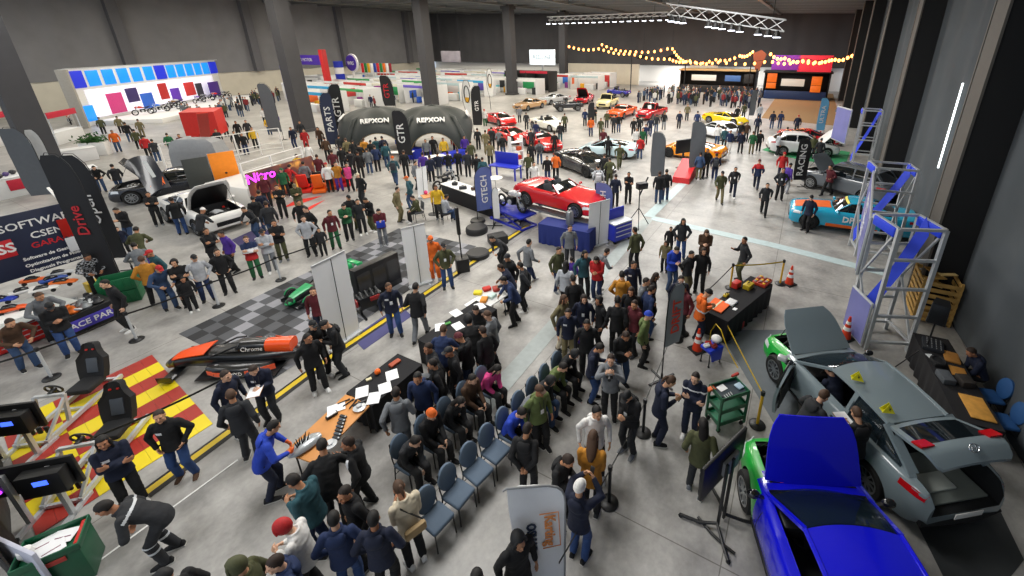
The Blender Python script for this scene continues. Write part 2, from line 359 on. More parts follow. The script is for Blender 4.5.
CN = {'k': ('black', '121316'), 'K': ('charcoal', '25272b'), 'n': ('navy', '141c33'), 'b': ('blue', '1f3fae'), 'B': ('denim blue', '2f4668'), 'g': ('grey', '6c7075'), 'G': ('light grey', 'a9adb3'),
      'w': ('white', 'dcdcda'), 'c': ('cream', 'cfc4ad'), 'r': ('red', 'b01f22'), 'm': ('maroon', '571a24'), 'o': ('orange', 'd8641c'), 'O': ('mustard', 'b47a24'), 'y': ('yellow', 'd9b02a'), 'e': ('green', '1e5c38'),
      'v': ('olive', '474a2e'), 't': ('teal', '27505a'), 'p': ('purple', '4a2c8f'), 'P': ('pink', 'd9478a'), 'z': ('brown', '4a3424'), 'd': ('dark blue', '1b2c52'), 'h': ('khaki', '6f6749'), 'l': ('moss green', '5b6a3c')}
SK = ['c99877', 'b98563', 'a87455', 'd3a68a']
PEOPLE = []
for _k in POSES: pose(_k)                       # grow every pose once, while the scene is still empty
def person(u, v, ang, ps='stand', j='k', t='k', hair='short', hc='', zz=None, sc=1., sh='k', ex='', where=None, feet=False, p0=None, yaw=None):
    """a person whose head top shows at pixel u, v of the photograph (feet=True: whose feet do), facing the picture direction ang"""
    A = pose(ps); sc *= random.Random(u*7+v).uniform(.97, 1.03); z0 = zz or 0.
    top = (A['head'] @ V((0, 0, .125))).z*sc + z0; off = (A['head'].translation.xy*sc)
    q = p0 if p0 is not None else (at(u, v) if feet else at(u, v, top)); yw = yaw if yaw is not None else yaw_at(u, v, ang, 0 if feet else top)
    rz = yw-PI/2; d = MX.Rotation(rz, 3, 'Z')
    loc = V((q.x, q.y, z0)) if (feet or p0 is not None) else V((q.x, q.y, z0)) - d @ V((off.x, off.y, 0))
    rnd = random.Random(int(u*131+v*17))
    o = link('person', A['body'], None, rnd.choice(SK), loc, rz); o.scale = (sc,)*3
    link('jacket', A['jacket'], o, CN[j][1]); link('trousers', A['trousers'], o, '2b4779' if t == 'b' else CN[t][1])
    if sh == 'k': sh = rnd.choice('kkkKwgk')
    for s_ in A['shoes']: link('shoe', s_, o, CN[sh][1])
    if rnd.random() < .38 and ps not in ('bend',) and hair != 'hood': link('jacket_hood', hoodmesh(), o, CN[j][1], M_=A['back'])
    hcol = {'': rnd.choice(['15100d', '1d1511', '0f0d0c', '2a1c14'])}.get(hc) or CN[hc][1]
    link({'beanie': 'beanie', 'cap': 'cap', 'hood': 'hood'}.get(hair, 'hair'), hairmesh(hair), o, hcol, M_=A['head'])
    PEOPLE.append(dict(o=o, j=j, t=t, hair=hair, hc=hc, ps=ps, ex=ex, where=where, u=u, v=v, sc=sc)); o['category'] = 'person'
    o['label'] = 'x'
    return o
# ---------------------------------------------------------------- the hall
def floor_mat():
    m = bpy.data.materials.new('concrete_floor'); m.use_nodes = True; nt = m.node_tree; b = nt.nodes['Principled BSDF']
    tc = nt.nodes.new('ShaderNodeTexCoord'); N_ = nt.nodes.new; Lk = nt.links.new
    def nz(sc, det, off):
        mp = N_('ShaderNodeMapping'); mp.inputs['Location'].default_value = (off, off, 0); mp.inputs['Rotation'].default_value = (0, 0, -HALL); n = N_('ShaderNodeTexNoise'); n.inputs['Scale'].default_value = sc; n.inputs['Detail'].default_value = det
        n.inputs['Roughness'].default_value = .6
        Lk(tc.outputs['Object'], mp.inputs['Vector']); Lk(mp.outputs[0], n.inputs['Vector']); return n
    a = nz(.16, 5, 3); c = nz(1.3, 7, 9); d = nz(9, 4, 1)
    r = N_('ShaderNodeValToRGB'); r.color_ramp.elements[0].position = .36; r.color_ramp.elements[1].position = .62
    r.color_ramp.elements[0].color = (*lin('7d7c7a'), 1); r.color_ramp.elements[1].color = (*lin('b6b4b0'), 1)
    ad = N_('ShaderNodeMath'); ad.operation = 'MULTIPLY_ADD'; ad.inputs[1].default_value = .45
    Lk(c.outputs['Fac'], ad.inputs[0]); 
    hf = N_('ShaderNodeMath'); hf.operation = 'MULTIPLY_ADD'; hf.inputs[1].default_value = .5; hf.inputs[2].default_value = .02
    Lk(a.outputs['Fac'], hf.inputs[0]); Lk(hf.outputs[0], ad.inputs[2]); Lk(ad.outputs[0], r.inputs['Fac'])
    # saw-cut joints every 5 m along the hall axes
    mp = N_('ShaderNodeMapping'); mp.inputs['Rotation'].default_value = (0, 0, -HALL); Lk(tc.outputs['Object'], mp.inputs['Vector'])
    br = N_('ShaderNodeTexBrick'); br.offset = 0; br.inputs['Scale'].default_value = 1; br.inputs['Mortar Size'].default_value = .012; br.inputs['Mortar Smooth'].default_value = .5
    br.inputs['Brick Width'].default_value = 5.; br.inputs['Row Height'].default_value = 5.
    br.inputs['Color1'].default_value = br.inputs['Color2'].default_value = (1, 1, 1, 1); br.inputs['Mortar'].default_value = (.45, .44, .42, 1); Lk(mp.outputs[0], br.inputs['Vector'])
    sm = N_('ShaderNodeMapRange'); sm.inputs['From Min'].default_value = .35; sm.inputs['From Max'].default_value = .65; sm.inputs['To Min'].default_value = .9; sm.inputs['To Max'].default_value = 1.06; Lk(d.outputs['Fac'], sm.inputs['Value'])
    m1 = N_('ShaderNodeVectorMath'); m1.operation = 'MULTIPLY'; Lk(r.outputs[0], m1.inputs[0]); Lk(br.outputs['Color'], m1.inputs[1])
    m2 = N_('ShaderNodeVectorMath'); m2.operation = 'SCALE'; Lk(m1.outputs[0], m2.inputs[0]); Lk(sm.outputs[0], m2.inputs['Scale']); Lk(m2.outputs[0], b.inputs['Base Color'])
    rr = N_('ShaderNodeMapRange'); rr.inputs['To Min'].default_value = .28; rr.inputs['To Max'].default_value = .6; Lk(c.outputs['Fac'], rr.inputs['Value']); Lk(rr.outputs[0], b.inputs['Roughness'])
    return m
mb = MB(); mb.m(floor_mat()); mb.add([hall(-87, -10, 0), hall(6, -10, 0), hall(6, 100, 0), hall(-87, 100, 0)], [(0, 1, 2, 3)])
struct(mb.build('floor'))
drape = mat('black_drape', '474d52', .9, var=.3, scale=.7, bump=.4); drape2 = mat('charcoal_drape', '4b4b4e', .9, var=.2, scale=.4)
colm = mat('painted_column', '3d3d40', .7, var=.15, scale=1.5); cream = mat('cream_wall', 'd6d0c0', .7, var=.1, scale=1.); roofm = mat('roof_sheet', 'c9bc94', .8, var=.3, scale=.5)
def pleats(w0, s0, w1, s1, z0, z1, amp, step, seed, m, name):
    "a hanging drape between two hall points"
    n = int(math.hypot(w1-w0, s1-s0)/step); rows = []; nx, ny = (s1-s0), -(w1-w0); q = math.hypot(nx, ny); nx /= q; ny /= q
    for k in range(7):
        z = z0+(z1-z0)*k/6; r = []
        for i in range(n+1):
            f = i/n; d = amp*(noise.noise(V((i*.31+seed, k*.25, seed)))+.8*math.sin(i*.9+2*noise.noise(V((i*.05, seed, 0)))))
            r.append(hall(w0+(w1-w0)*f+nx*d, s0+(s1-s0)*f+ny*d, z))
        rows.append(r)
    mb = MB(); mb.m(m).grid(rows); return struct(mb.build(name))
pleats(5.0, -8, 5.0, 85, 0, 12.6, .06, .3, 2., drape, 'wall_right')
pleats(-86, 85, 5.0, 85, 3.75, 15.4, .08, .4, 5., drape2, 'wall_back')
pleats(-86, -4, -86, 85, 3.75, 15.6, .08, .5, 8., mat('grey_drape', '828285', .9, var=.2, scale=.4), 'wall_left')
def hbox(mb, w0, w1, s0, s1, z0, z1):
    mb.prism([hall(w0, s0, z0), hall(w1, s0, z0), hall(w1, s1, z0), hall(w0, s1, z0)], (0, 0, z1-z0)); return mb
mb = MB(); mb.m(cream); hbox(mb, -86.6, -86.2, -4, 85, 0, 4); struct(mb.build('trim_1'))          # wall below the left drape
mb = MB(); mb.m(white); hbox(mb, -86, -42, 86.2, 86.5, 0, 4); hbox(mb, -3, 6, 86.2, 86.5, 0, 4); hbox(mb, -42, -3, 93, 93.3, 0, 5); struct(mb.build('trim_2'))
mb = MB(); mb.m(roofm); mb.prism([hall(-87, -10, 15.6), hall(6, -10, 12.4), hall(6, 87, 12.4), hall(-87, 87, 15.6)], (0, 0, .2)); struct(mb.build('ceiling'))
mb = MB(); mb.m(steel)
for s_ in range(2, 86, 5): mb.prism([hall(-86, s_, 14.9), hall(5, s_, 11.8), hall(5, s_, 12.4), hall(-86, s_, 15.55)], HA*.3)
for w_ in (-43, -31, -18, -6, -58, -72): hbox(mb, w_-.2, w_+.2, 0, 85, 11.7-(w_-5)*.034, 12.3-(w_-5)*.034)
struct(mb.build('trim_3'))                                                                       # roof beams
for k, s_ in enumerate((15.4, 26.8, 38.2, 49.6, 61., 72.4)):
    mb = MB(); mb.m(mat('black_cladding', '101113', .8)); hbox(mb, 4.12, 5.2, s_, s_+1.1, 0, 13.4); mb.m(mat('pilaster_face', '57544f', .7)); hbox(mb, 4.1, 4.13, s_+.06, s_+1.04, 0, 13.4)
    hbox(mb, 4.08, 4.14, s_-.03, s_+.06, 0, 13.4); hbox(mb, 4.08, 4.14, s_+1.04, s_+1.13, 0, 13.4)
    struct(mb.build('trim_%d' % (10+k)))
mb = MB(); mb.m(mat('led_strip', 'e9f3f5', .5, emit=3., var=0)); mb.bar(atw(963, 83, 4.85), atw(938, 168, 4.85), .05, .03)
tag(mb.build('light_strip'), 'thin white light strip running down the dark drape of the right wall', 'lamp')
for k, s_ in enumerate((7.7, 24.7, 41.6, 59.6, 77.1)):
    mb = MB(); mb.m(colm); hbox(mb, -43.65, -42.35, s_-.65, s_+.7, 0, 14.)
    for z_ in (0, 12.9): hbox(mb, -43.85, -42.15, s_-.85, s_+.9, z_, z_+(.25 if z_ == 0 else .5))
    if k == 1:
        mb.m(mat('blue_wrap', '2b2f8e', .5)); hbox(mb, -43.77, -43.65, s_-.6, s_+.65, 0, 6.2)
    struct(mb.build('trim_%d' % (20+k)))
for k, s_ in enumerate((9.5, 26.3, 43., 60., 77.)):
    mb = MB(); mb.m(mat('grey_pilaster', '66666a', .8)); hbox(mb, -86.2, -85, s_, s_+1.2, 3.75, 15.5); struct(mb.build('trim_%d' % (30+k)))
# ---- camera, light, exposure
cam = bpy.data.cameras.new('camera'); co = bpy.data.objects.new('camera', cam); C.objects.link(co)
cam.sensor_width = 36; cam.lens = F_PX/1024*36; cam.shift_x = (512-CX)/1024; cam.shift_y = (CY-288)/1024; cam.clip_end = 400
co.matrix_world = MX.Translation(CAM) @ MX((RT, -DN, -FW)).transposed().to_4x4()
sc = bpy.context.scene; sc.camera = co
sc.view_settings.view_transform = 'Standard'; sc.view_settings.look = 'None'; sc.view_settings.exposure = 0.; sc.view_settings.gamma = 1; sc.view_settings.use_curve_mapping = False
sc.cycles.use_denoising = True; sc.cycles.max_bounces = 5; sc.cycles.diffuse_bounces = 3; sc.cycles.glossy_bounces = 3; sc.cycles.sample_clamp_indirect = 4
wd = bpy.data.worlds.new('world'); sc.world = wd; wd.use_nodes = True
wd.node_tree.nodes['Background'].inputs[0].default_value = (.75, .85, 1, 1); wd.node_tree.nodes['Background'].inputs[1].default_value = .8
def lamp(w, s, z, power, size=4., col=(1, .95, .88)):
    l = bpy.data.lights.new('high_bay_lamp', 'AREA'); l.energy = power; l.shape = 'SQUARE'; l.size = size; l.color = col
    o = bpy.data.objects.new('high_bay_lamp', l); C.objects.link(o); o.location = hall(w, s, z); o.rotation_euler = (0, 0, HALL); return o
POW = {-70: (500, 800, 1300, 1500, 1500, 1500), -54: (300, 600, 1200, 1500, 1500, 1500), -38: (250, 700, 1350, 1500, 1500, 1500), -22: (300, 600, 1550, 1800, 1800, 1800), -8: (650, 1150, 2000, 2100, 2100, 2000)}
for w_, row in POW.items():
    for s_, pw in zip((-5, 7, 21, 36, 53, 71), row): lamp(w_, s_, 11.6-(w_-5)*.034, pw, 5., (1, .98, .95) if (s_ < 10 or w_ == -8) else (1, .925, .8))
# ---------------------------------------------------------------- cars
def curve(pts):
    xs = [p[0] for p in pts]; ys = [p[1] for p in pts]; n = len(xs)
    ms = []
    for i in range(n):
        if i in (0, n-1): ms.append((ys[1]-ys[0])/(xs[1]-xs[0]) if i == 0 else (ys[-1]-ys[-2])/(xs[-1]-xs[-2])); continue
        d0 = (ys[i]-ys[i-1])/(xs[i]-xs[i-1]); d1 = (ys[i+1]-ys[i])/(xs[i+1]-xs[i]); ms.append(0 if d0*d1 <= 0 else 2*d0*d1/(d0+d1))
    def f(x):
        x = max(xs[0], min(xs[-1], x)); i = 0
        while i < n-2 and x > xs[i+1]: i += 1
        h = xs[i+1]-xs[i]; t = (x-xs[i])/h
        return (1+2*t)*(1-t)**2*ys[i]+t*(1-t)**2*h*ms[i]+t*t*(3-2*t)*ys[i+1]+t*t*(t-1)*h*ms[i+1]
    return f
CARS = {
 'liftback': dict(L=4.47, W=.91, H=1.46, wr=.325, wf=.19, wk=.80, deck=[(0,.58),(.02,.68),(.08,.78),(.18,.88),(.27,.97),(.4,.98),(.7,1.02),(.9,1.06),(.97,1.03),(1,.9)],
   sh=[(0,.52),(.05,.68),(.2,.83),(.3,.9),(.6,.95),(.85,.99),(.97,.97),(1,.82)], hw=[(0,.6),(.015,.74),(.05,.84),(.13,.9),(.3,.985),(.7,1),(.88,.96),(.96,.87),(1,.74)],
   zb=[(0,.32),(.04,.2),(.93,.22),(1,.42)], gh=(.27,.455,.77,.93,.82,.60)),
 'muscle': dict(L=4.8, W=.96, H=1.38, wr=.36, wf=.17, wk=.79, deck=[(0,.68),(.015,.8),(.06,.86),(.2,.95),(.34,1.0),(.6,1.0),(.85,1.05),(.97,1.04),(1,.9)],
   sh=[(0,.6),(.03,.78),(.2,.88),(.4,.92),(.6,.93),(.75,1.0),(.97,.98),(1,.82)], hw=[(0,.8),(.02,.88),(.1,.95),(.2,.99),(.45,.96),(.75,1),(.95,.93),(1,.84)],
   zb=[(0,.3),(.04,.2),(.94,.24),(1,.42)], gh=(.34,.46,.66,.84,.78,.55)),
 'supercar': dict(L=4.5, W=.97, H=1.18, wr=.35, wf=.2, wk=.80, deck=[(0,.42),(.03,.5),(.12,.64),(.24,.78),(.4,.82),(.7,.92),(.9,.93),(.97,.9),(1,.78)],
   sh=[(0,.4),(.05,.5),(.17,.74),(.3,.74),(.6,.8),(.78,.93),(.95,.88),(1,.7)], hw=[(0,.68),(.03,.82),(.12,.94),(.2,.98),(.45,.93),(.76,1),(.95,.95),(1,.86)],
   zb=[(0,.24),(.04,.14),(.92,.18),(1,.4)], gh=(.22,.43,.56,.84,.74,.50)),
 'classic': dict(L=5.0, W=.96, H=1.34, wr=.34, wf=.18, wk=.77, deck=[(0,.72),(.01,.84),(.05,.88),(.2,.94),(.34,.98),(.6,.96),(.8,.98),(.98,.92),(1,.8)],
   sh=[(0,.7),(.02,.82),(.2,.9),(.6,.92),(.75,.97),(.98,.9),(1,.76)], hw=[(0,.9),(.02,.95),(.2,.98),(.6,.97),(.75,1),(.97,.94),(1,.88)],
   zb=[(0,.36),(.03,.26),(.95,.3),(1,.45)], gh=(.36,.45,.62,.80,.80,.60)),
 'pickup': dict(L=4.9, W=.95, H=1.78, wr=.37, wf=.17, wk=.78, deck=[(0,.85),(.015,1.0),(.06,1.08),(.2,1.14),(.3,1.16),(.5,1.08),(.55,1.05),(.97,1.05),(1,.98)],
   sh=[(0,.7),(.03,.9),(.15,.98),(.3,1.0),(.5,1.03),(.97,1.03),(1,.9)], hw=[(0,.78),(.03,.88),(.12,.97),(.25,.94),(.5,.95),(.7,.97),(.97,.93),(1,.9)],
   zb=[(0,.42),(.03,.34),(.95,.38),(1,.5)], gh=(.30,.37,.52,.55,.80,.64), bed=(.57,.975)),
 'roadster': dict(L=4.4, W=.93, H=1.26, wr=.34, wf=.17, wk=.79, deck=[(0,.5),(.02,.62),(.1,.76),(.25,.88),(.36,.95),(.6,.95),(.8,.96),(.95,.9),(1,.76)],
   sh=[(0,.46),(.04,.62),(.18,.8),(.4,.86),(.6,.86),(.77,.93),(.95,.86),(1,.7)], hw=[(0,.66),(.025,.8),(.1,.92),(.2,.97),(.5,.95),(.76,1),(.93,.92),(1,.78)],
   zb=[(0,.28),(.04,.18),(.93,.2),(1,.4)], gh=(.36,.47,.62,.80,.78,.58), open=(.44,.70)),
 'suv': dict(L=4.5, W=.92, H=1.62, wr=.35, wf=.18, wk=.80, deck=[(0,.72),(.02,.86),(.08,.95),(.2,1.02),(.27,1.08),(.6,1.08),(.93,1.1),(.98,1.05),(1,.9)],
   sh=[(0,.66),(.04,.82),(.2,.94),(.4,1.0),(.9,1.04),(.98,1.0),(1,.85)], hw=[(0,.72),(.02,.82),(.08,.92),(.2,.98),(.7,1),(.92,.95),(1,.84)],
   zb=[(0,.34),(.04,.24),(.94,.26),(1,.45)], gh=(.27,.39,.86,.97,.82,.62)),
 'jeep': dict(L=3.6, W=.8, H=1.6, wr=.37, wf=.19, wk=.80, deck=[(0,.85),(.01,1.0),(.05,1.05),(.3,1.08),(.6,1.0),(.98,1.0),(1,.9)],
   sh=[(0,.8),(.02,.96),(.3,1.0),(.98,.97),(1,.85)], hw=[(0,.8),(.02,.86),(.2,.9),(.35,1),(.97,1),(1,.95)],
   zb=[(0,.5),(.03,.42),(.95,.45),(1,.55)], gh=(.34,.38,.9,.97,.84,.78), open=(.37,.93)),
}
UNDER = mat('engine_bay', '1e2022', .6, .2, var=.5, scale=14); CHROMEW = mat('wheel_alloy', '9da1a5', .3, .9); TRIMB = mat('black_trim', '101113', .4)
SEAT = mat('seat_fabric', '35383d', .8); GLASSC = mat('clear_car_glass', '1b2830', .04, var=0, alpha=.55)
_wheels = {}; DBG = False
def wheel_meshes(r, wd, sp=10, rimm=None):
    k = (round(r, 3), sp, rimm.name if rimm else '')
    if k in _wheels: return _wheels[k]
    a = MB(); a.m(rubber); R_ = MX.Rotation(PI/2, 4, 'X'); a.T = R_
    a.lathe([(r*.68, -wd/2), (r*.93, -wd/2), (r, -wd*.36), (r, wd*.36), (r*.93, wd/2), (r*.68, wd/2), (r*.64, wd*.3), (r*.64, -wd*.3), (r*.68, -wd/2)], 28, cap=False)
    b = MB(); b.T = R_; b.m(rimm or CHROMEW); b.lathe([(r*.6, -wd*.5), (r*.69, -wd*.5), (r*.69, wd*.5), (r*.6, wd*.5), (r*.6, -wd*.5)], 28, cap=False)
    b.cyl((0, 0, -wd*.46), (0, 0, wd*.46), r*.16, n=12)
    for i in range(sp):
        q = 2*PI*i/sp
        for z in (-wd*.42, wd*.42): b.bar((r*.12*math.cos(q), r*.12*math.sin(q), z), (r*.66*math.cos(q+.12), r*.66*math.sin(q+.12), z), r*.16 if sp < 8 else r*.1, .02, up=(0, 0, 1))
    b.m(UNDER); b.cyl((0, 0, -wd*.3), (0, 0, wd*.3), r*.62, n=20)
    _wheels[k] = (a.mesh('wheel'), b.mesh('rim')); return _wheels[k]
def boolean(me, cutters):
    o = link('tmp', me); cs = []
    for c in cutters:
        q = link('cut', c); cs.append(q); m = o.modifiers.new('b', 'BOOLEAN'); m.operation = 'DIFFERENCE'; m.object = q; m.solver = 'EXACT'; m.material_mode = 'TRANSFER'
    dg = bpy.context.evaluated_depsgraph_get(); out = bpy.data.meshes.new_from_object(o.evaluated_get(dg))
    for q in cs+[o]: bpy.data.objects.remove(q)
    print([m.name for m in out.materials], {p.material_index for p in out.polygons}) if DBG else 0; out.polygons.foreach_set('use_smooth', [True]*len(out.polygons)); out.set_sharp_from_angle(angle=math.radians(32)); return out
def car(kind, col, label, loc, yaw, cat='car', hood=0, gate=0, door=None, two=None, roofcol=None, group=None, plate=True, detail=False, stripes=None, rim=None, spokes=10, lift=0., scale=1., name='car', engine=None, z0=0.):
    P = CARS[kind]; L, W, H, wr = P['L'], P['W'], P['H'], P['wr']
    deck, shd, hw, zb = curve(P['deck']), curve(P['sh']), curve(P['hw']), curve(P['zb'])
    X = lambda t: L/2-L*t
    root = thing(name, label, cat, (loc[0], loc[1], z0), yaw, group); root.scale = (scale,)*3
    gc = glass if not detail else GLASSC
    def half(t):
        w = W*hw(t); b = zb(t); s_ = shd(t); d = deck(t); h = s_-b
        return [(0, b), (w*.86, b), (w*.965, b+.06), (w*.995, b+.28*h), (w, b+.5*h), (w*.985, b+.75*h), (w*.955, s_-.03), (w*.915, s_+.012), (w*.8, s_+.55*(d-s_)+.012), (w*.5, d), (0, d+.012)]
    ts = [0, .006, .016, .03, .05, .08]+[.11+.03*i for i in range(27)]+[.91, .94, .96, .975, .988, 1.0]
    rings = []
    for t in ts:
        hp_ = half(t); rings.append([V((X(t), y, z)) for y, z in hp_]+[V((X(t), -y, z)) for y, z in hp_[-2:0:-1]])
    body = MB(); body.m(PAINT).loft(rings)
    def surf(t, f):
        "top surface at station t, f in -1..1 across the deck"
        w = W*hw(t); s_, d = shd(t), deck(t); a = abs(f); pts = [(0, d+.012), (.5, d), (.8, s_+.55*(d-s_)+.012), (.915, s_+.012)]
        a *= .9
        for (a0, z0_), (a1, z1_) in zip(pts, pts[1:]):
            if a <= a1: return V((X(t), f*.9*w, z0_+(z1_-z0_)*(a-a0)/(a1-a0)))
        return V((X(t), f*.9*w, pts[-1][1]))
    def side(t, k, sgn, out=.004):
        hp_ = half(t); y, z = hp_[k] if isinstance(k, int) else None
        return V((X(t), sgn*(y+out), z))
    def sidez(t, z, sgn, out=.004):
        hp_ = half(t)[1:9]
        for (y0, a0), (y1, a1) in zip(hp_, hp_[1:]):
            if a0 <= z <= a1: return V((X(t), sgn*(y0+(y1-y0)*(z-a0)/max(1e-5, a1-a0)+out), z))
        return V((X(t), sgn*(hp_[-1][0]+out), z))
    cuts = []
    for t in (P['wf'], P['wk']):
        c = MB(); c.m(UNDER)
        for sg in (-1, 1): c.cyl((X(t), sg*(W-.34), wr), (X(t), sg*(W+.3), wr), wr*1.14, n=28)
        cuts.append(c.mesh('c'))
    g0, g1, g2, g3, gw, rw = P['gh']
    if hood:
        c = MB(); c.m(UNDER); t0, t1 = .045, g0-.015
        c.loft([[V((X(t), y, z)) for y, z in ((-W*.72*hw(t), .42), (W*.72*hw(t), .42), (W*.74*hw(t), 1.4), (-W*.74*hw(t), 1.4))] for t in (t0, t0+.03, t1)]); cuts.append(c.mesh('c'))
    inside = detail or 'open' in P or door
    if inside:
        t0, t1 = P.get('open', (g0+.05, g2+.02)) if not detail else (g0+.012, .72)
        c = MB(); c.m(SEAT); c.box((X((t0+t1)/2), 0, .95), (L*(t1-t0), W*1.56, 1.2)); cuts.append(c.mesh('c'))
    if gate:
        c = MB(); c.m(UNDER); c.loft([[V((X(t), y, z)) for y, z in ((-w, .62), (w, .62), (w*1.02, 1.5), (-w*1.02, 1.5))] for t, w in ((.72, .68), (.97, .64), (1.02, .6))]); cuts.append(c.mesh('c'))
    if 'bed' in P:
        c = MB(); c.m(UNDER); t0, t1 = P['bed']; c.box((X((t0+t1)/2), 0, 1.2), (L*(t1-t0), W*1.62, 1.3)); cuts.append(c.mesh('c'))
    me = boolean(body.mesh('body'), cuts)
    bo = link('body', me, root, col)
    if two:
        me.materials.append(two); k = len(me.materials)-1
        for p in me.polygons:
            if p.material_index == 0 and p.center.x > X(g0+.02) and p.center.z < .88: p.material_index = k
    # greenhouse
    zr = H; zA = deck(g0)+.0; zC = deck(g3)
    base = lambda t: gw*W*hw(t)/hw(.5)
    A0 = lambda f: surf(g0, 0)*0+V((X(g0)-.10*f*f, f*base(g0)*1.02, zA-.03*f*f)); A1 = lambda f: V((X(g1)-.06*f*f, f*rw, zr-.025-.05*f*f))
    B0 = lambda f: V((X(g3)+.12*f*f, f*base(g3)*.94, zC-.0)); B1 = lambda f: V((X(g2)+.03*f*f, f*rw*.97, zr-.03-.05*f*f))
    fs = [-1+2*i/10 for i in range(11)]
    def patch(P0, P1, bulge, lo=0., hi=1., nf=fs, m=6, flat=.06):
        rows = []
        for j in range(m+1):
            k = lo+(hi-lo)*j/m; rows.append([P0(f).lerp(P1(f), k)+V((0, 0, 1))*bulge*math.sin(PI*k) for f in nf])
        return rows
    nf = [f*.93 for f in fs]
    q = MB(); q.m(gc).slab(patch(A0, A1, .035, .02, .97, nf), (-.012, 0, -.01)); q.build('windscreen', root)
    if 'open' not in P:
        q = MB(); q.m(PAINT)
        rows = []
        for j in range(9):
            k = j/8; rows.append([A1(f).lerp(B1(f), k)+V((0, 0, .05*math.sin(PI*k)*(1-.3*f*f))) for f in fs])
        q.slab(rows, (0, 0, -.03)); ro = q.build('roof', root, color=roofcol or col)
        if not gate:
            q = MB(); q.m(gc).slab(patch(B0, B1, .03, .03, .96, nf), (.01, 0, -.012)); q.build('rear_window', root)
    pil = MB(); pil.m(PAINT)
    for sg in (-1, 1):
        a0, a1, b1, b0 = A0(sg), A1(sg), B1(sg), B0(sg)
        pil.bar(a0+V((.02, 0, -.03)), a1, .06, .05)
        if 'open' not in P:
            mid = a1.lerp(b1, .5)+V((0, 0, .035)); pil.tube([a1, a1.lerp(b1, .25)+V((0, 0, .026)), mid, a1.lerp(b1, .75)+V((0, 0, .026)), b1], .032, 6); pil.bar(b1, b0+V((-.02, 0, -.02)), .16, .06)
            q = MB(); q.m(gc); y0 = lambda t: V((X(t), sg*(base(t)*1.0+.04), shd(t)-.01))
            tB = (g1+g2)/2+.01
            zA_ = .5 if kind in ('liftback', 'suv') else .25
            tops = [a0.lerp(a1, .1), a1.lerp(a0, .02), mid, b1, b1.lerp(b0, .75)]
            bots = [y0(g0+.03), y0(g1-.01), y0(tB), y0(g2+.01), y0(g3-.05)]
            lo_in = .04
            for i in range(4):
                if detail and sg > 0 and i in (0, 1): continue
                p00, p01, p10, p11 = bots[i], bots[i+1], tops[i], tops[i+1]
                e = .03 if i in (1, 2) else .0
                r0 = [p00.lerp(p01, k) for k in (e, 1-e)]; r1 = [p10.lerp(p11, k) for k in (e, 1-e)]
                q.slab([[u_.lerp(w_, k)+V((0, sg*.03*math.sin(PI*k), 0)) for k in (0, .33, .66, .97)] for u_, w_ in zip(r0, r1)], (0, -sg*.012, 0))
            q.build('side_window', root)
            pil.bar(y0(tB), mid, .09, .04, up=(0, sg, 0)); pil.bar(b0.lerp(y0(g3), .5), b1.lerp(b0, .5), .12, .05)
            if detail: pil.tube([y0(g0+.03), y0(g1), y0(tB), y0(g2), y0(g3-.04)], .03, 6)
    pil.build('pillars', root, color=roofcol or col)
    # hood panel
    if hood or detail:
        t0, t1 = .04, g0-.012; rows = []
        for j in range(7):
            t = t1+(t0-t1)*j/6; rows.append([surf(t, f*.9*(1, 1, 1, 1, .985, .93, .8)[j])+V((0, 0, .01)) for f in fs])
        hz = surf(t1, 0); T = MX.Translation(hz) @ MX.Rotation(-math.radians(hood), 4, 'Y') @ MX.Translation(-hz)
        q = MB(); q.m(PAINT); q.slab([[T @ p for p in r] for r in rows], T.to_3x3() @ V((0, 0, -.025))); ho = q.build('hood', root, color=col)
        if hood:
            u_ = MB(); u_.m(TRIMB); T2 = T @ MX.Translation((0, 0, -.045))
            mid = [[T2 @ (hz+(p-hz)*.86) for p in r] for r in rows]
            u_.slab(mid, T.to_3x3() @ V((0, 0, -.015))); u_.build('hood_liner', ho)
            u_ = MB(); u_.m(dark); u_.bar(surf(.07, .72)-V((0, 0, .05)), T @ (surf(.11, .7)), .015); u_.build('prop_rod', root)
    if hood:
        e = MB(); xm = X((.05+g0)/2); e.m(engine or UNDER).rbox((xm+.1, 0, .66), (.5, .62, .26), .05)
        e.m(black).rbox((xm-.1, .36, .68), (.36, .22, .2), .03).rbox((xm+.25, -.4, .66), (.26, .22, .22), .03)
        e.m(alu)
        for i in range(4): e.tube([(xm-.1+.13*i, -.3, .74), (xm-.12+.13*i, 0, .82), (xm-.1+.13*i, .3, .72)], .028, 8)
        e.m(red).cyl((xm-.35, .4, .7), (xm-.35, .4, .82), .05); e.m(rubber).tube([(xm+.3, -.5, .7), (xm+.4, 0, .78), (xm+.2, .5, .7)], .03, 8)
        e.m(dark).bar(surf(.05, -.8)-V((0, 0, .06)), surf(.05, .8)-V((0, 0, .06)), .08, .06)
        e.build('engine', root)
    # lights, grille, bumpers, mirrors, door lines
    for sg in (-1, 1):
        q = MB(); q.m(headlamp); zl = deck(.03)-.09 if kind != 'pickup' else .82
        rows = []
        for k in range(5):
            t = .012+.075*k/4*(1 if kind not in ('classic', 'pickup', 'jeep') else .12)
            rows.append([sidez(t, zl-.06+.12*j/3-(.02 if k == 4 else 0), sg, .006) for j in range(4)])
        if kind in ('pickup', 'jeep', 'classic'): q.cyl((X(0)-.05, sg*W*.66, zl), (X(0)+.03, sg*W*.66, zl), .1, .09, 16)
        else: q.slab(rows, (0, -sg*.02, 0))
        q.build('headlight', root)
        q = MB(); q.m(taillamp); zt = shd(.97)-.12
        q.slab([[sidez(t, zt+.11*j/2, sg, .006) for j in range(3)] for t in (.9, .93, .96, .98)], (0, -sg*.02, 0)) if kind not in ('pickup', 'jeep') else q.rbox((X(1)-.005, sg*W*.82, .85), (.04, .1, .16), .01)
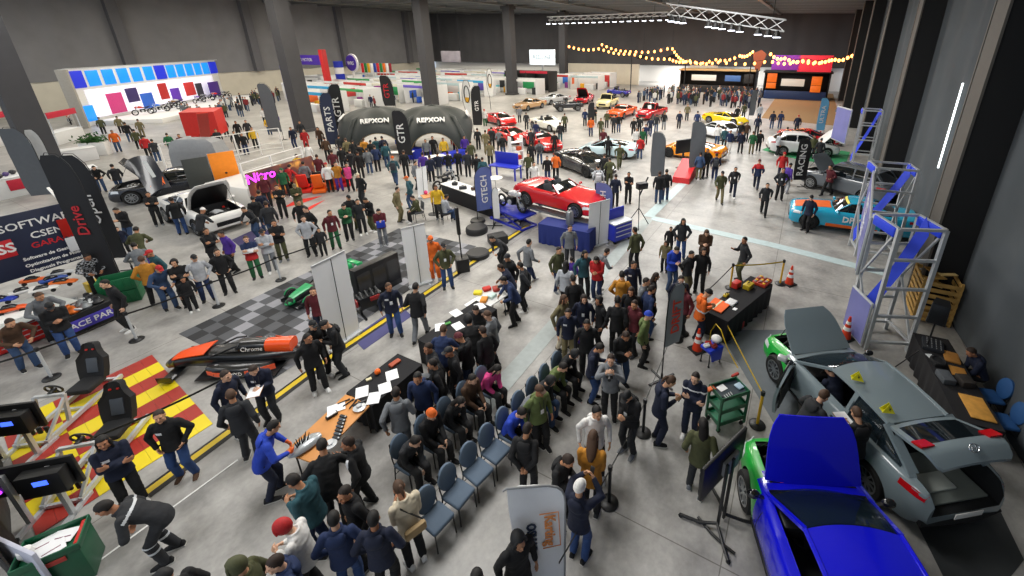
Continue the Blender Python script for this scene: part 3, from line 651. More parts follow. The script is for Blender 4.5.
        if kind in ('classic', 'muscle', 'supercar'): q.rbox((X(1)+.0, sg*W*.55, zt+.0), (.03, W*.5, .08), .01)
        q.build('tail_light', root)
        q = MB(); q.m(PAINT); mp = V((X(g0+.035), sg*(W*.98), shd(g0)+.06)); q.ball(mp+V((0, sg*.08, .03)), (.07, .1, .065), 10); q.bar(mp+V((0, -sg*.08, -.04)), mp+V((0, sg*.04, .02)), .05, .03); q.build('mirror', root, color=col if kind != 'liftback' else '15161a')
    q = MB(); q.m(TRIMB)
    z1 = deck(.0)
    q.rbox((X(0)+.0, 0, (zb(0)+.06+z1)/2-.05), (.05, W*.95, max(.1, (z1-zb(0))*.5)), .02)
    q.build('grille', root)
    for sg in (-1, 1):
        q = MB(); q.m(TRIMB).tube([sidez(t, zb(t)+.07, sg, .0) for t in [P['wf']+.09+.05*i for i in range(int((P['wk']-P['wf']-.16)/.05))]], .035, 6); q.build('sill_trim', root)
    q = MB(); q.m(TRIMB).tube([V((X(1-.012*abs(f)**2)-.0, f*W*hw(.985), zb(.99)+.05)) for f in [-1+.2*i for i in range(11)]], .06, 6); q.build('bumper_trim', root)
    if detail:
        for sg in (-1, 1):
            for t in (g0+.05, (g1+g2)/2+.02, .72):
                q = MB(); q.m(TRIMB); z0_, z1_ = zb(t)+.1, shd(t)-.01; q.tube([sidez(t+.004*k, z0_+(z1_-z0_)*k/6, sg, -.002) for k in range(7)], .007, 4); q.build('door_seam', root)
            q = MB(); q.m(TRIMB).bar(sidez((g1+g2)/2-.03, shd(.5)-.16, sg, .01), sidez((g1+g2)/2+.005, shd(.5)-.16, sg, .01), .03, .02); q.build('door_handle', root)
    if plate:
        q = MB(); q.m(white).rbox((X(1)-.05, 0, zb(1)+.2), (.012, .5, .11), .004); q.build('licence_plate', root)
    if 'open' in P or detail:
        for sg in (-1, 1):
            q = MB(); q.m(SEAT); xs = X((g1+g2)/2-.03); y = sg*.36
            q.rbox((xs+.1, y, .48), (.52, .5, .18), .06); T = MX.Translation((xs-.2, y, .52)) @ MX.Rotation(-.28, 4, 'Y'); q.rbox((0, 0, .32), (.15, .48, .62), .06, T=T); q.rbox((0, 0, .7), (.1, .26, .18), .04, T=T); q.build('car_seat', root)
        q = MB(); q.m(TRIMB); T = MX.Translation((X(g0+.13), .36, .82)) @ MX.Rotation(-1.1, 4, 'Y'); q.T = T; q.tube([(.18*math.cos(a), .18*math.sin(a), 0) for a in [2*PI*i/20 for i in range(20)]], .016, 8, True); q.bar((-.17, 0, 0), (.17, 0, 0), .05, .03); q.build('steering_wheel', root)
        q = MB(); q.m(TRIMB).rbox((X(g0+.075), 0, .84), (.55, W*1.5, .22), .06); q.build('dashboard', root)
    # wheels
    tm, rm = wheel_meshes(wr, .23, spokes, rim)
    for t in (P['wf'], P['wk']):
        for sg in (-1, 1):
            w_ = link('wheel', tm, root, loc=(X(t), sg*(W-.125), wr)); link('rim', rm, w_)
    if stripes:
        q = MB(); q.m(stripes[0])
        for t0, t1, f0, f1 in stripes[1]: q.slab([[surf(t0+(t1-t0)*i/8, f)+V((0, 0, .012)) for f in (f0, (f0+f1)/2, f1)] for i in range(9)], (0, 0, -.01))
        q.build('decal', root)
    return root, dict(X=X, surf=surf, sidez=sidez, shd=shd, deck=deck, zb=zb, W=W, A0=A0, A1=A1, B0=B0, B1=B1, base=base, half=half)
# ---------------------------------------------------------------- fittings used many times
def table(c, yaw, L, W, label, H=.75, top=wood, cloth=None, cat='table', name='folding_table', group=None):
    t = thing(name, label, cat, (c[0], c[1], 0), yaw, group)
    mb = MB(); mb.m(top).rbox((0, 0, H-.02), (L, W, .04), .012); mb.build('tabletop', t)
    for sx in (-1, 1):
        for sy in (-1, 1):
            mb = MB(); mb.m(dark).cyl((sx*(L/2-.14), sy*(W/2-.08), 0), (sx*(L/2-.14), sy*(W/2-.08), H-.04), .016, n=8); mb.build('leg', t)
    if cloth:
        mb = MB(); mb.m(cloth); n = 72; e = .015; pr = []
        for i in range(n):
            k = i/n*2*(L+W)
            if k < L: p = (-L/2+k, -W/2)
            elif k < L+W: p = (L/2, -W/2+k-L)
            elif k < 2*L+W: p = (L/2-(k-L-W), W/2)
            else: p = (-L/2, W/2-(k-2*L-W))
            pr.append(p)
        rings = []
        for z in (H+.012, H+.008, H-.06, H*.6, H*.3, .02):
            a = (H-z)*.05; rings.append([V((x*(1+2*e/L)+(a*math.sin(i*1.9)*.6 if z < H-.05 else 0)*(1 if abs(x) > L/2-.01 else 0), y*(1+2*e/W)+(a*math.sin(i*1.9) if z < H-.05 else 0)*(1 if abs(y) > W/2-.01 else 0), z)) for i, (x, y) in enumerate(pr)])
        mb.loft(rings[:1]+rings, cap=False); mb.add(rings[0], [tuple(range(n))]); mb.build('tablecloth', t)
    return t
def stanchion(p, label, col=dark, base=black, h=.95, group='belt barrier posts', pr=.032):
    t = thing('barrier_post', label, 'barrier post', (p[0], p[1], 0), 0, group)
    mb = MB(); mb.m(base).lathe([(0, 0), (.17, 0), (.175, .02), (.16, .035), (.05, .055), (0, .055)], 24); mb.build('base', t)
    mb = MB(); mb.m(col).cyl((0, 0, .04), (0, 0, h-.08), pr, n=14); mb.build('post', t)
    mb = MB(); mb.m(black).lathe([(0, h-.1), (pr*1.35, h-.1), (pr*1.45, h-.02), (pr*1.1, h), (0, h)], 14); mb.build('belt_head', t); return t
def belt(a, b, label, m=black, za=.88, zb=None, sag=.05, w=.05, group=None):
    a, b = V((a[0], a[1], za)), V((b[0], b[1], za if zb is None else zb)); mb = MB(); mb.m(m); ps = [a.lerp(b, k/10)-V((0, 0, sag*math.sin(PI*k/10))) for k in range(11)]
    d = (b-a).cross(V((0, 0, 1))).normalized()*.003
    mb.loft([[p+V((0, 0, w/2))+d, p+V((0, 0, w/2))-d, p-V((0, 0, w/2))-d, p-V((0, 0, w/2))+d] for p in ps])
    return tag(mb.build('barrier_belt'), label, 'barrier belt', group)
def cone(p, label, h=.72, group=None, col='d63a16'):
    t = thing('traffic_cone', label, 'traffic cone', (p[0], p[1], 0), .4, group); cm = mat('cone_orange', col, .5)
    mb = MB(); mb.m(rubber).rbox((0, 0, .02), (.38, .38, .04), .012); mb.build('base', t)
    mb = MB(); mb.m(cm).lathe([(0, .03), (.14, .03), (.028, h), (0, h)], 20); mb.build('cone_body', t)
    mb = MB(); mb.m(white)
    for a, b in ((.40, .55), (.68, .8)): mb.lathe([(.145-.112*a, h*a), (.147-.112*a, h*a+.001), (.147-.112*b, h*b), (.143-.112*b, h*b)], 20, cap=False)
    mb.build('reflective_sleeve', t); return t
def feather(p, yaw, h, label, col, txt=None, tcol=None, w=.62, lean=.0, group=None, base='cross', z0=.0, low=.3, drop=False, tsize=.34, edge=None):
    "a flag sewn on a curved pole: the blade bulges to +x"
    t = thing('feather_banner', label, 'banner', (p[0], p[1], z0), yaw, group)
    mb = MB(); mb.m(black); pole = [(0, 0, .03), (0, 0, h*.7), (.02*w, 0, h*.82), (.12*w, 0, h*.91), (.4*w, 0, h*.985), (.75*w, 0, h*.99), (w, 0, h*.93)]
    mb.tube(pole, [.016]*3+[.012]*4, 8); mb.build('pole', t)
    mb = MB(); mb.m(col); L_ = [V(q) for q in pole[1:]]; rows = []
    prof = [(low, 0, .9 if not drop else .5), (low+.12, 0, 1)]+[(.3+.06*i, 0, 1) for i in range(3, 8)]
    for z, x0, x1 in prof: rows.append([V((x0+.015+(x1*w-x0)*k/5, .012*math.sin(k*1.3+z*9), z*h)) for k in range(6)])
    for z, x0, x1 in ((.78, .03, 1.0), (.84, .06, 1.), (.9, .14, 1.), (.945, .28, .985), (.975, .45, .9)): rows.append([V((x0*w+(x1-x0)*w*k/5, .01*math.sin(k*1.3+z*9), z*h)) for k in range(6)])
    mb.slab(rows, (0, .008, 0)); b = mb.build('flag', t)
    if txt:
        for sy in (-1, 1):
            T = frame((w*.55, -.035*sy if sy > 0 else .045, h*(low+.97)/2), (0, 0, 1), (-1*sy, 0, 0)) if True else 0
            text(txt, tsize, T, tcol or white, b, depth=.003, bold=.006)
    mb = MB(); mb.m(black)
    if base == 'cross':
        mb.bar((-.4, 0, .02), (.4, 0, .02), .05, .025); mb.bar((0, -.4, .02), (0, .4, .02), .05, .025)
    else: mb.lathe([(0, 0), (.34, 0), (.36, .06), (.33, .14), (.05, .17), (0, .17)], 24)
    mb.cyl((0, 0, 0), (0, 0, .2), .03); mb.build('stand', t); return t
def rollup(p, yaw, label, w=.85, h=2.05, front=None, lean=.1, group=None, cat='banner'):
    "a pull-up banner: printed front on +y, grey back and pole on -y"
    t = thing('pull_up_banner', label, cat, (p[0], p[1], 0), yaw, group); bk = mat('banner_back', 'f0f2f3', .6, var=.04, scale=2)
    mb = MB(); mb.m(alu).rbox((0, 0, .05), (w+.05, .16, .09), .03)
    for sx in (-1, 1): mb.bar((sx*w*.35, -.22, .015), (sx*w*.35, .2, .015), .05, .02)
    mb.build('base', t)
    mb = MB(); mb.m(bk).prism([(-w/2, .03, .08), (w/2, .03, .08), (w/2, .03-lean, h), (-w/2, .03-lean, h)], (0, .006, 0)); mb.build('banner_sheet', t)
    if front: mb = MB(); mb.m(front).prism([(-w/2, .037, .08), (w/2, .037, .08), (w/2, .037-lean, h), (-w/2, .037-lean, h)], (0, .003, 0)); mb.build('printed_face', t)
    mb = MB(); mb.m(dark).cyl((0, -.02, .08), (0, -.045-lean, h), .011, n=8); mb.build('pole', t)
    mb = MB(); mb.m(alu).bar((-w/2, .03-lean, h), (w/2, .03-lean, h), .03, .03); mb.build('top_rail', t); return t
def place(o, p, rz=0, z=0): o.location = (p[0], p[1], z); o.rotation_euler = (0, 0, rz); return o
def item(name, label, cat, mb, p, rz=0, group=None):
    o = mb.build(name); o.location = p; o.rotation_euler = (0, 0, rz); return tag(o, label, cat, group)
def papers(spots, z, label, cat='paper', w=.21, h=.297, group=None, name='paper_sheet'):
    for u, v, a, lb in spots:
        mb = MB(); mb.m(paper).box((0, 0, .002), (w, h, .004)); item(name, lb, cat, mb, at(u, v, z)+V((0, 0, .001)), a, group)
# ---------------------------------------------------------------- right foreground: the two liftbacks
GREENP = mat('green_wrap', '17a63a', .3, coat=.5, var=.03)
gc_ = V((6.12, 7.15, 0)); ga = math.radians(98.5)
A, fa = car('liftback', '77858c', 'grey liftback with bright green nose, bonnet and tailgate raised, by the right wall', gc_, ga, hood=52, gate=1, detail=True, two=GREENP, plate=True, door=True, scale=1.06)
# raised tailgate
hz = V((fa['X'](.77)-.03, 0, 1.40)); gt = MB(); gt.m(PAINT)
def gpt(x, y, z): return hz+V((-x*.74, y, z))
rows = [[gpt(x, f*wd, .05+.34*(x/1.3)-.05*f*f-(.0 if x < .95 else (x-.95)*.75)) for f in (-1, -.6, -.2, .2, .6, 1)] for x, wd in ((.0, .6), (.12, .63), (.3, .66), (.55, .70), (.75, .72), (.9, .72), (1.02, .70), (1.16, .66), (1.22, .6))]
gt.slab(rows, (0, 0, -.05)); go = gt.build('tailgate', A, color='77858c')
q = MB(); q.m(glass).slab([[p.lerp(r[0].lerp(r[-1], .5), .14)+V((0, 0, .012)) for p in r] for r in rows[1:5]], (0, 0, -.008)); q.build('rear_window', go)
for sg in (-1, 1):
    q = MB(); q.m(taillamp).slab([[gpt(x, sg*y, .07+.34*(x/1.3)-.05) for y in (.5, .62, .73)] for x in (.62, .72, .84)], (0, 0, .035)); q.build('tail_light', go)
q = MB(); q.m(chrome); c_ = gpt(1.06, 0, .26); T = frame(c_+V((0, 0, .05)), (0, -1, 0), (.6, 0, .5)); q.T = T
q.tube([(.085*math.cos(a), .055*math.sin(a), .0) for a in [2*PI*i/20 for i in range(20)]], .009, 6, True); q.bar((-.04, -.035, 0), (-.025, .035, 0), .014); q.bar((.025, -.035, 0), (.04, .035, 0), .014); q.bar((-.035, -.008, 0), (.035, .008, 0), .012); q.build('emblem', go)
for sg in (-1, 1): q = MB(); q.m(dark).cyl(hz+V((-.05, sg*.6, -.02)), V((fa['X'](.86), sg*.62, 1.0)), .014, n=8); q.build('gas_strut', A)
q = MB(); q.m(mat('boot_liner', '6d7470', .8)).box((fa['X'](.875), 0, .66), (.85, 1.1, .03)); q.m(mat('boot_tray', 'b4bab4', .7)).rbox((fa['X'](.9), .1, .7), (.3, .5, .04), .01); q.build('boot_floor', A)
# open driver's door
dj = V((fa['X'](.30), .9, 0))
T = MX.Translation(dj) @ MX.Rotation(math.radians(-50), 4, 'Z')
q = MB(); q.T = T; q.m(PAINT).slab([[V((-x, .03*math.sin(PI*z/1.0), .3+z*.66)) for x in (0, .3, .6, .95)] for z in (0, .3, .6, .85, 1)], (0, -.06, 0)); q.m(TRIMB).slab([[V((-x, -.065, .4+z*.5)) for x in (.06, .5, .88)] for z in (0, 1)], (0, -.03, 0))
do = q.build('driver_door', A, color='77858c')
q = MB(); q.T = T; q.m(TRIMB).tube([(-.02, 0, .95), (-.35, -.05, 1.25), (-.55, -.07, 1.36), (-.85, -.07, 1.36), (-.95, 0, .95)], .022, 8); q.build('window_frame', do)
q = MB(); q.T = T; q.m(alu).rbox((-.1, .16, 1.04), (.14, .2, .12), .04); q.build('mirror', do)
for k, (u, v) in enumerate(((857, 379), (887, 411))):
    p = at(u, v, 1.50*1.06); q = MB(); yl = mat('sign_yellow', 'd8d21a', .5)
    q.m(yl); a = .11
    q.prism([(-a, -.05, 0), (a, -.05, 0), (0, -.012, .19)], (0, -.006, 0)); q.prism([(-a, .05, 0), (a, .05, 0), (0, .012, .19)], (0, .006, 0)); q.box((0, 0, .003), (.2, .1, .006))
    q.m(black); q.prism([(.015, -.062, .05), (-.02, -.052, .09), (.0, -.052, .09), (-.015, -.04, .135), (.03, -.052, .085), (.008, -.052, .085)], (0, -.004, 0))
    o = item('warning_sign', ('small yellow high voltage triangle sign on the grey roof, nearer the windscreen', 'small yellow high voltage triangle sign on the grey roof, nearer the tailgate')[k], 'sign', q, p, -.35+.2*k, 'warning signs on the car roof')
b1 = at(847, 519, 1.52); byaw = yaw2(at(905, 576, 1.5), at(872, 517, 1.5))
bl = b1-(MX.Rotation(byaw, 3, 'Z') @ V((.32, 0, 0)))
B, fb = car('liftback', '1014d2', 'deep blue liftback with raised blue bonnet and green front wing, beside the grey one', bl, byaw, hood=78, detail=True, two=GREENP, plate=True, scale=1.08)
# laminated sheets of road liners under the cars
for nm, pts, cl, lb in (('floor_sheet', ((905, 500), (985, 480), (1024, 560), (1000, 590), (950, 590)), '35383a', 'dark grey mat on the floor behind the grey liftback'), ('floor_sheet', ((718, 330), (790, 330), (800, 420), (775, 425)), '62696e', 'blue grey mat on the floor behind the yellow barrier')):
    q = MB(); q.m(mat('mat_'+cl, cl, .6)).prism([at(u, v, .002) for u, v in pts], (0, 0, .006)); tag(q.build(nm), lb, 'floor mat')
# ---- screen on its stand, seen from behind
p0, p1 = at(705, 468, 1.72), at(745, 428, 1.72); c = p0.lerp(p1, .5); sy = yaw2(p0, p1); c.z = 0
t = thing('display_screen', 'black flat display seen from behind on a wheeled stand by the blue car', 'screen', c, sy)
q = MB(); q.m(black).rbox((0, 0, 1.37), (1.25, .06, .72), .015); q.build('panel', t)
q = MB(); q.m(mat('screen_face', '0a0c10', .15, var=0)).box((0, .034, 1.37), (1.2, .006, .67)); q.build('screen_face', t)
q = MB(); q.m(grey).rbox((.12, -.07, 1.32), (.42, .08, .3), .02); q.build('bracket', t)
for sx in (-1, 1): q = MB(); q.m(black).bar((sx*.09, -.12, .06), (sx*.09, -.12, 1.5), .05, .04); q.build('upright', t)
for sx in (-1, 1):
    q = MB(); q.m(black).tube([(sx*.45, .4, .05), (sx*.3, .1, .06), (sx*.12, -.12, .12), (sx*.3, -.35, .06), (sx*.45, -.55, .05)], .03, 8); q.build('foot', t)
    for y in (.4, -.55): q = MB(); q.m(rubber).cyl((sx*.45-.02, y, .035), (sx*.45+.02, y, .035), .035, n=12); q.build('caster', t)
# ---- green tool cart
t = thing('tool_cart', 'dark green three tier tool cart standing by the yellow barrier post', 'tool cart', (3.37, 7.23, 0), yaw2(V((3.09, 6.9)), V((3.76, 7.13))))
for sx in (-1, 1):
    for sy in (-1, 1): q = MB(); q.m(green).bar((sx*.34, sy*.21, .08), (sx*.34, sy*.21, .95), .045, .045); q.build('upright', t)
for z, nm in ((.22, 'shelf'), (.55, 'shelf'), (.9, 'top_tray')):
    q = MB(); q.m(mat('tray_green', '1c7a55', .45) if z < .9 else mat('tray_liner', '22303a', .6)).box((0, 0, z), (.68, .42, .02)); q.m(green)
    for sy in (-1, 1): q.box((0, sy*.215, z+.03), (.72, .02, .09)); q.box((sy*.345, 0, z+.03), (.02, .42, .09))
    q.build(nm, t)
for sx in (-1, 1):
    for sy in (-1, 1): q = MB(); q.m(rubber).cyl((sx*.3, sy*.18-.02, .05), (sx*.3, sy*.18+.02, .05), .05, n=14); q.build('caster', t)
for u, v, nm, lb, ct, cl, dm in ((710, 390, 'glove_pair', 'orange gloves on the green tool cart', 'gloves', 'e2703a', (.16, .1, .05)), (722, 388, 'paper_sheet', 'white sheet of paper on the green tool cart', 'paper', 'eceef0', (.2, .15, .006)), (740, 386, 'notebook', 'pale blue notebook on the green tool cart', 'notebook', '9fb6c8', (.22, .16, .03)), (735, 376, 'spray_can', 'red can lying on the green tool cart', 'can', 'a82a20', (.2, .06, .06)), (728, 397, 'tool_tray', 'dark tray of tools on the green tool cart', 'tray', '2b3138', (.26, .12, .05))):
    q = MB(); q.m(mat('i_'+cl, cl, .6)).rbox((0, 0, dm[2]/2), dm, .012)
    if nm == 'tool_tray':
        q.m(alu)
        for i in range(4): q.bar((-.1+.06*i, -.04, .055), (-.08+.06*i, .04, .055), .015)
    if nm == 'glove_pair':
        for i in range(4): q.caps((.06, -.04+.022*i, .025), (.13, -.05+.03*i, .02), .012, .01, 6)
    item(nm, lb, ct, q, at(u, v, .915), .5)
# ---- barrier posts on the right
yel = mat('post_yellow', 'd0a21a', .4)
stanchion(at(757, 425), 'yellow barrier post with black base, nearest the green tool cart', yel); stanchion(at(683, 334), 'yellow barrier post between the red banner and the orange vest worker', yel)
stanchion(at(730, 288), 'yellow barrier post at the left end of the work table', yel); stanchion(at(780, 284), 'yellow barrier post beside the cone at the far end of the work table', yel)
hz_ = mat('hazard_belt', 'b89a1c', .6, var=.5, scale=30)
belt(at(730, 288), at(780, 284), 'black and yellow belt strung behind the work table', hz_, sag=.04); belt(at(730, 288), at(683, 334), 'dark barrier belt running from the work table to the red banner', black, sag=.08)
belt(at(757, 425), at(716, 322), 'yellow and black barrier belt along the green tool cart', hz_, sag=.02, zb=.55)
for u, v, lb in ((643, 433, 'black barrier post left of the navy sweatshirt man'), (609, 503, 'black barrier post behind the white beanie visitor'), (677, 340, 'low grey barrier post foot beside the red feather banner')): stanchion(at(u, v), lb, dark, black, h=.95 if u != 677 else .3)
belt(at(643, 433), at(609, 503), 'black belt between the two near barrier posts', black); belt(at(643, 433), at(677, 340), 'black belt from the near barrier post to the red banner', black)
belt(at(609, 503), at(560, 600), 'black belt running from the near barrier post out of frame', black)
cone(at(697, 350), 'orange cone with white bands between the worker and blue tool seat', .7); cone(at(789, 284), 'orange cone with white bands by the far yellow post'); cone(at(845, 338), 'orange cone behind the raised grey bonnet')
# ---- black work table
tw = V((5.05, 11.06)); t = table(tw, yaw2(V((4.23, 9.84)), V((6.32, 11.73))), 2.8, .72, 'long work table under a black cloth behind the yellow barrier', cloth=blackcloth)
for u, v, nm, lb, ct, cl, dm in ((762, 283, 'tool_tray', 'red tray of small yellow parts on the far end of the black table', 'tray', 'a8321c', (.55, .42, .1)), (748, 288, 'tool_case', 'yellow and black tool case on the black table', 'tool case', 'b39a1e', (.34, .22, .16)), (736, 287, 'storage_box', 'red box beside the yellow tool case', 'box', 'b42318', (.3, .2, .2)), (731, 303, 'cloth_heap', 'white folded cloth on the black table', 'cloth', 'd8dadc', (.34, .26, .06)), (726, 296, 'tool_case', 'small yellow case on the black table', 'tool case', 'c7ab22', (.2, .12, .07)), (735, 309, 'paper_sheet', 'small white card on the black table edge', 'paper', 'eceef0', (.14, .1, .005))):
    q = MB(); q.m(mat('i_'+cl, cl, .5, var=.5, scale=18)).rbox((0, 0, dm[2]/2), dm, .02)
    if nm == 'tool_tray':
        for i in range(5):
            for j in range(3): q.m(mat('i_%d' % ((i+j) % 3), ('d8a81c', '7d1c14', '8f8a80')[(i+j) % 3], .5)).rbox((-.2+.1*i, -.13+.13*j, .11), (.07, .08, .04), .01)
    if nm == 'tool_case': q.m(black).tube([(-.06, 0, dm[2]), (-.05, 0, dm[2]+.05), (.05, 0, dm[2]+.05), (.06, 0, dm[2])], .012, 6)
    item(nm, lb, ct, q, at(u, v, .765), .75)
q = MB(); q.m(mat('hi_vis', 'f2651c', .7)); rows = [[V((-.3+.1*i, -.24+.12*j, .04+.03*noise.noise(V((i*.8, j*.9, 3))))) for i in range(7)] for j in range(5)]; q.slab(rows, (0, 0, -.03)); q.m(mat('reflective', 'd8d6b0', .4)).slab([[p+V((0, 0, .006)) for p in rows[k]] for k in (2,)]+[[p+V((0, .05, .006)) for p in rows[2]]], (0, 0, -.004))
item('safety_vest', 'bright orange safety vest spread on the left end of the black table', 'vest', q, at(718, 306, .765), .8)
q = MB(); q.m(red).rbox((0, 0, .12), (.2, .14, .24), .03); q.m(black).tube([(-.05, 0, .24), (0, 0, .3), (.05, 0, .24)], .012, 6); item('tool_bag', 'small red bag on the floor against the black table', 'bag', q, at(741, 327), .8)
# ---- blue tool seat with things on it
tp = at(710, 362); t = thing('rolling_stool', 'blue topped rolling work stool crowded with gear, beside the cone', 'stool', tp, .5)
q = MB(); q.m(mat('stool_blue', '1a37c0', .5)).rbox((0, 0, .5), (.5, .36, .1), .03); q.prism([(-.24, -.19, .5), (.2, -.19, .5), (.16, -.2, .18), (-.18, -.21, .22)], (0, .012, 0)); q.build('seat', t)
for sx in (-1, 1):
    for sy in (-1, 1):
        q = MB(); q.m(dark).cyl((sx*.2, sy*.14, .05), (sx*.18, sy*.12, .46), .016, n=8); q.build('leg', t); q = MB(); q.m(rubber).ball((sx*.2, sy*.14, .03), .03, 8); q.build('caster', t)
q = MB(); q.m(white).ball((0, 0, .11), (.12, .14, .11), 16); q.m(black).slab([[V((-.09+.045*i, -.11-.03*(1-abs(i-2)/2), .06+.05*j)) for i in range(5)] for j in (0, 1)], (0, -.006, 0)); item('helmet', 'white helmet on the blue rolling stool', 'helmet', q, tp+V((.13, .1, .555)), .8)
for k, (dx, dy, cl, lb) in enumerate(((-.1, .02, 'b8261c', 'red wrapped tool roll on the blue stool'), (-.17, -.07, 'e6e6e4', 'white rag on the blue stool'), (.02, -.1, '7a1a1c', 'dark red pouch on the blue stool'))):
    q = MB(); q.m(mat('i_'+cl, cl, .7)).rbox((0, 0, .04), (.16, .12, .08), .03); q.caps((-.06, 0, .09), (.06, .01, .09), .02, .018, 7); item(('tool_roll', 'rag', 'pouch')[k], lb, ('tool roll', 'rag', 'pouch')[k], q, tp+V((dx, dy, .555)), .3*k)
q = MB(); q.m(yellow).tube([at(709, 345, .05), at(711, 331, .35), at(716, 324, .7), at(721, 330, .75), at(728, 350, .35), at(738, 368, .05)], .014, 8); tag(q.build('hose'), 'bright yellow hose arching over the blue rolling stool', 'hose')
# ---- red feather banner in the crowd
bp = at(661.5, 380); feather(bp, yaw_at(661, 380, 25), 2.75, 'grey feather banner with red lettering standing in the crowd', mat('flag_grey', '8f9397', .7), 'DRIFT', mat('flag_red', 'e0402c', .6), w=.5, low=.36, tsize=.36)
# ---- gantry frames with blue sashes and sign boards
sash = mat('sash_blue', '1d3fd6', .6, bump=.2); signp = mat('sign_lilac', '6f72ad', .4, var=.25, scale=1.2)
def gantry(nl, nr, h, label, depth=1.0, rungs=4, sag=True):
    nl, nr = V((nl.x, nl.y, 0)), V((nr.x, nr.y, 0)); L = (nr-nl).length; yw = yaw2(nl, nr)
    t = thing('truss_frame', label, 'truss frame', nl, yw)
    r = .045
    for y in (0, depth):
        for x in (0, L): q = MB(); q.m(alu).bar((x, y, 0), (x, y, h), .09, .09); q.build('upright', t)
        for k in range(rungs+1): q = MB(); q.m(alu).bar((0, y, .25+(h-.25)*k/rungs), (L, y, .25+(h-.25)*k/rungs), .07, .07); q.build('rung', t)
    for x in (0, L):
        for z in (.3, h): q = MB(); q.m(alu).bar((x, 0, z), (x, depth, z), .07, .07); q.build('side_bar', t)
        q = MB(); q.m(alu).bar((x, 0, .3), (x, depth, h*.5), .05, .05); q.bar((x, depth, h*.5), (x, 0, h), .05, .05); q.build('brace', t)
    for x in (0, L):
        q = MB(); q.m(sash).rbox((x, depth*.5, h-.12), (.16, depth*.9, .26), .04); q.build('corner_wrap', t)
    q = MB(); q.m(sash); rows = []
    for k in range(9):
        s_ = k/8; x = L*(1-s_); z = h*.97-(h*.78)*s_-.12*math.sin(PI*s_); rows.append([V((x-.1, depth*.35+.24*j/4-.02*math.sin(j+k), z+.42*j/4-.2)) for j in range(5)])
    q.slab(rows, (.01, .01, 0)); q.build('sash', t)
    return t
def signboard(a, b, z0, z1, label, lines, parent=None):
    a, b = V((a.x, a.y, 0)), V((b.x, b.y, 0)); L = (b-a).length; t = thing('sign_board', label, 'sign', a, yaw2(a, b))
    q = MB(); q.m(alu).rbox((L/2, 0, (z0+z1)/2), (L, .06, z1-z0), .01); q.build('frame', t)
    q = MB(); q.m(signp).box((L/2, -.035, (z0+z1)/2), (L*.96, .01, (z1-z0)*.93)); f_ = q.build('printed_face', t)
    for i, (tx, sz, zz) in enumerate(lines): text(tx, sz, frame((L/2, -.045, z0+(z1-z0)*zz), (1, 0, 0), (0, 0, 1)), white, f_, depth=.004, bold=.004)
    return t
nNL, nNR = at(865, 349), at(907, 351)
gantry(nNL, nNR, 3.6, 'near aluminium truss frame with a royal blue sash, by the wooden crates', 1.0)
mNL, mNR = at(855, 256), at(893, 261)
gantry(mNL, mNR, 3.6, 'middle aluminium truss frame with blue sash beside the race car', 1.0)
up_ = (V((nNR.x-nNL.x, nNR.y-nNL.y, 0))).normalized(); aw_ = V((-up_.y, up_.x, 0))
signboard(mNL-up_*.1, nNL+aw_*1.0-up_*.1, 1.75, 3.5, 'lilac sign board hung between the near and middle truss frames', (('EXPO', .6, .72), ('TUNING', .42, .42), ('SHOW', .42, .18)))
signboard(nNL+aw_*.95-up_*.12, nNL-up_*.12, .1, 1.45, 'small lilac lower panel at the foot of the near truss frame', ())
fNL, fNR = at(850, 171), at(868, 173); gantry(fNL, fNR, 3.9, 'far aluminium truss frame with blue sash by the right wall', 1.1)
signboard(fNL+aw_*3-up_*.1, fNL+aw_*1.1-up_*.1, 1.5, 3.8, 'pale sign board on the far truss frame', ())
# ---- wall side table, chairs, speaker, crates
pa, pb = V((8.95, 9.2, 0)), V((7.75, 6.35, 0)); tc = pa.lerp(pb, .5); wy = yaw2(pb, pa)
table(tc+V((.35, 0, 0)), wy, 3.0, .72, 'cluttered black skirted table along the right wall behind the grey car', cloth=blackcloth)
for k, (f_, off, nm, lb, ct, cl, dm) in enumerate(((.83, -.1, 'mixing_desk', 'black audio mixing desk on the wall table', 'mixing desk', '1b1f26', (.5, .42, .09)), (.72, .18, 'cardboard_box', 'torn brown cardboard on the wall table by the mixing desk', 'box', 'a87435', (.42, .3, .05)), (.55, .15, 'wood_board', 'orange brown wooden board on the wall table', 'board', 'b07a32', (.35, .3, .03)), (.18, .1, 'wood_board', 'long pale wooden board at the near end of the wall table', 'board', 'c8913f', (.7, .42, .03)), (.6, -.2, 'cable_heap', 'heap of black cables on the wall table', 'cables', '15161a', (.3, .22, .1)), (.42, -.22, 'tool_box', 'grey tool box on the wall table', 'tool box', '4a4f55', (.36, .24, .14)), (.42, .12, 'storage_box', 'dark box beside the grey tool box', 'box', '2a2522', (.3, .25, .16)), (.68, -.25, 'paper_sheet', 'pale sheet beside the mixing desk', 'paper', 'cfd3d6', (.2, .15, .005)))):
    p = pb.lerp(pa, f_)+V((.35, 0, .765))+V((math.cos(wy-PI/2), math.sin(wy-PI/2), 0))*(off); q = MB(); q.m(mat('i_'+cl, cl, .7, var=.4, scale=8)).rbox((0, 0, dm[2]/2), dm, .015)
    if nm == 'mixing_desk':
        q.m(grey)
        for i in range(6):
            for j in range(4): q.cyl((-.2+.08*i, -.15+.09*j, .09), (-.2+.08*i, -.15+.09*j, .11), .012, n=8)
    if nm == 'cable_heap':
        for i in range(4): q.tube([((.12+.02*i)*math.cos(a), (.09+.01*i)*math.sin(a), .03+.03*i+.01*math.sin(3*a)) for a in [2*PI*j/16 for j in range(16)]], .012, 6, True)
    item(nm, lb, ct, q, p, wy+.2*(k-3)*.4)
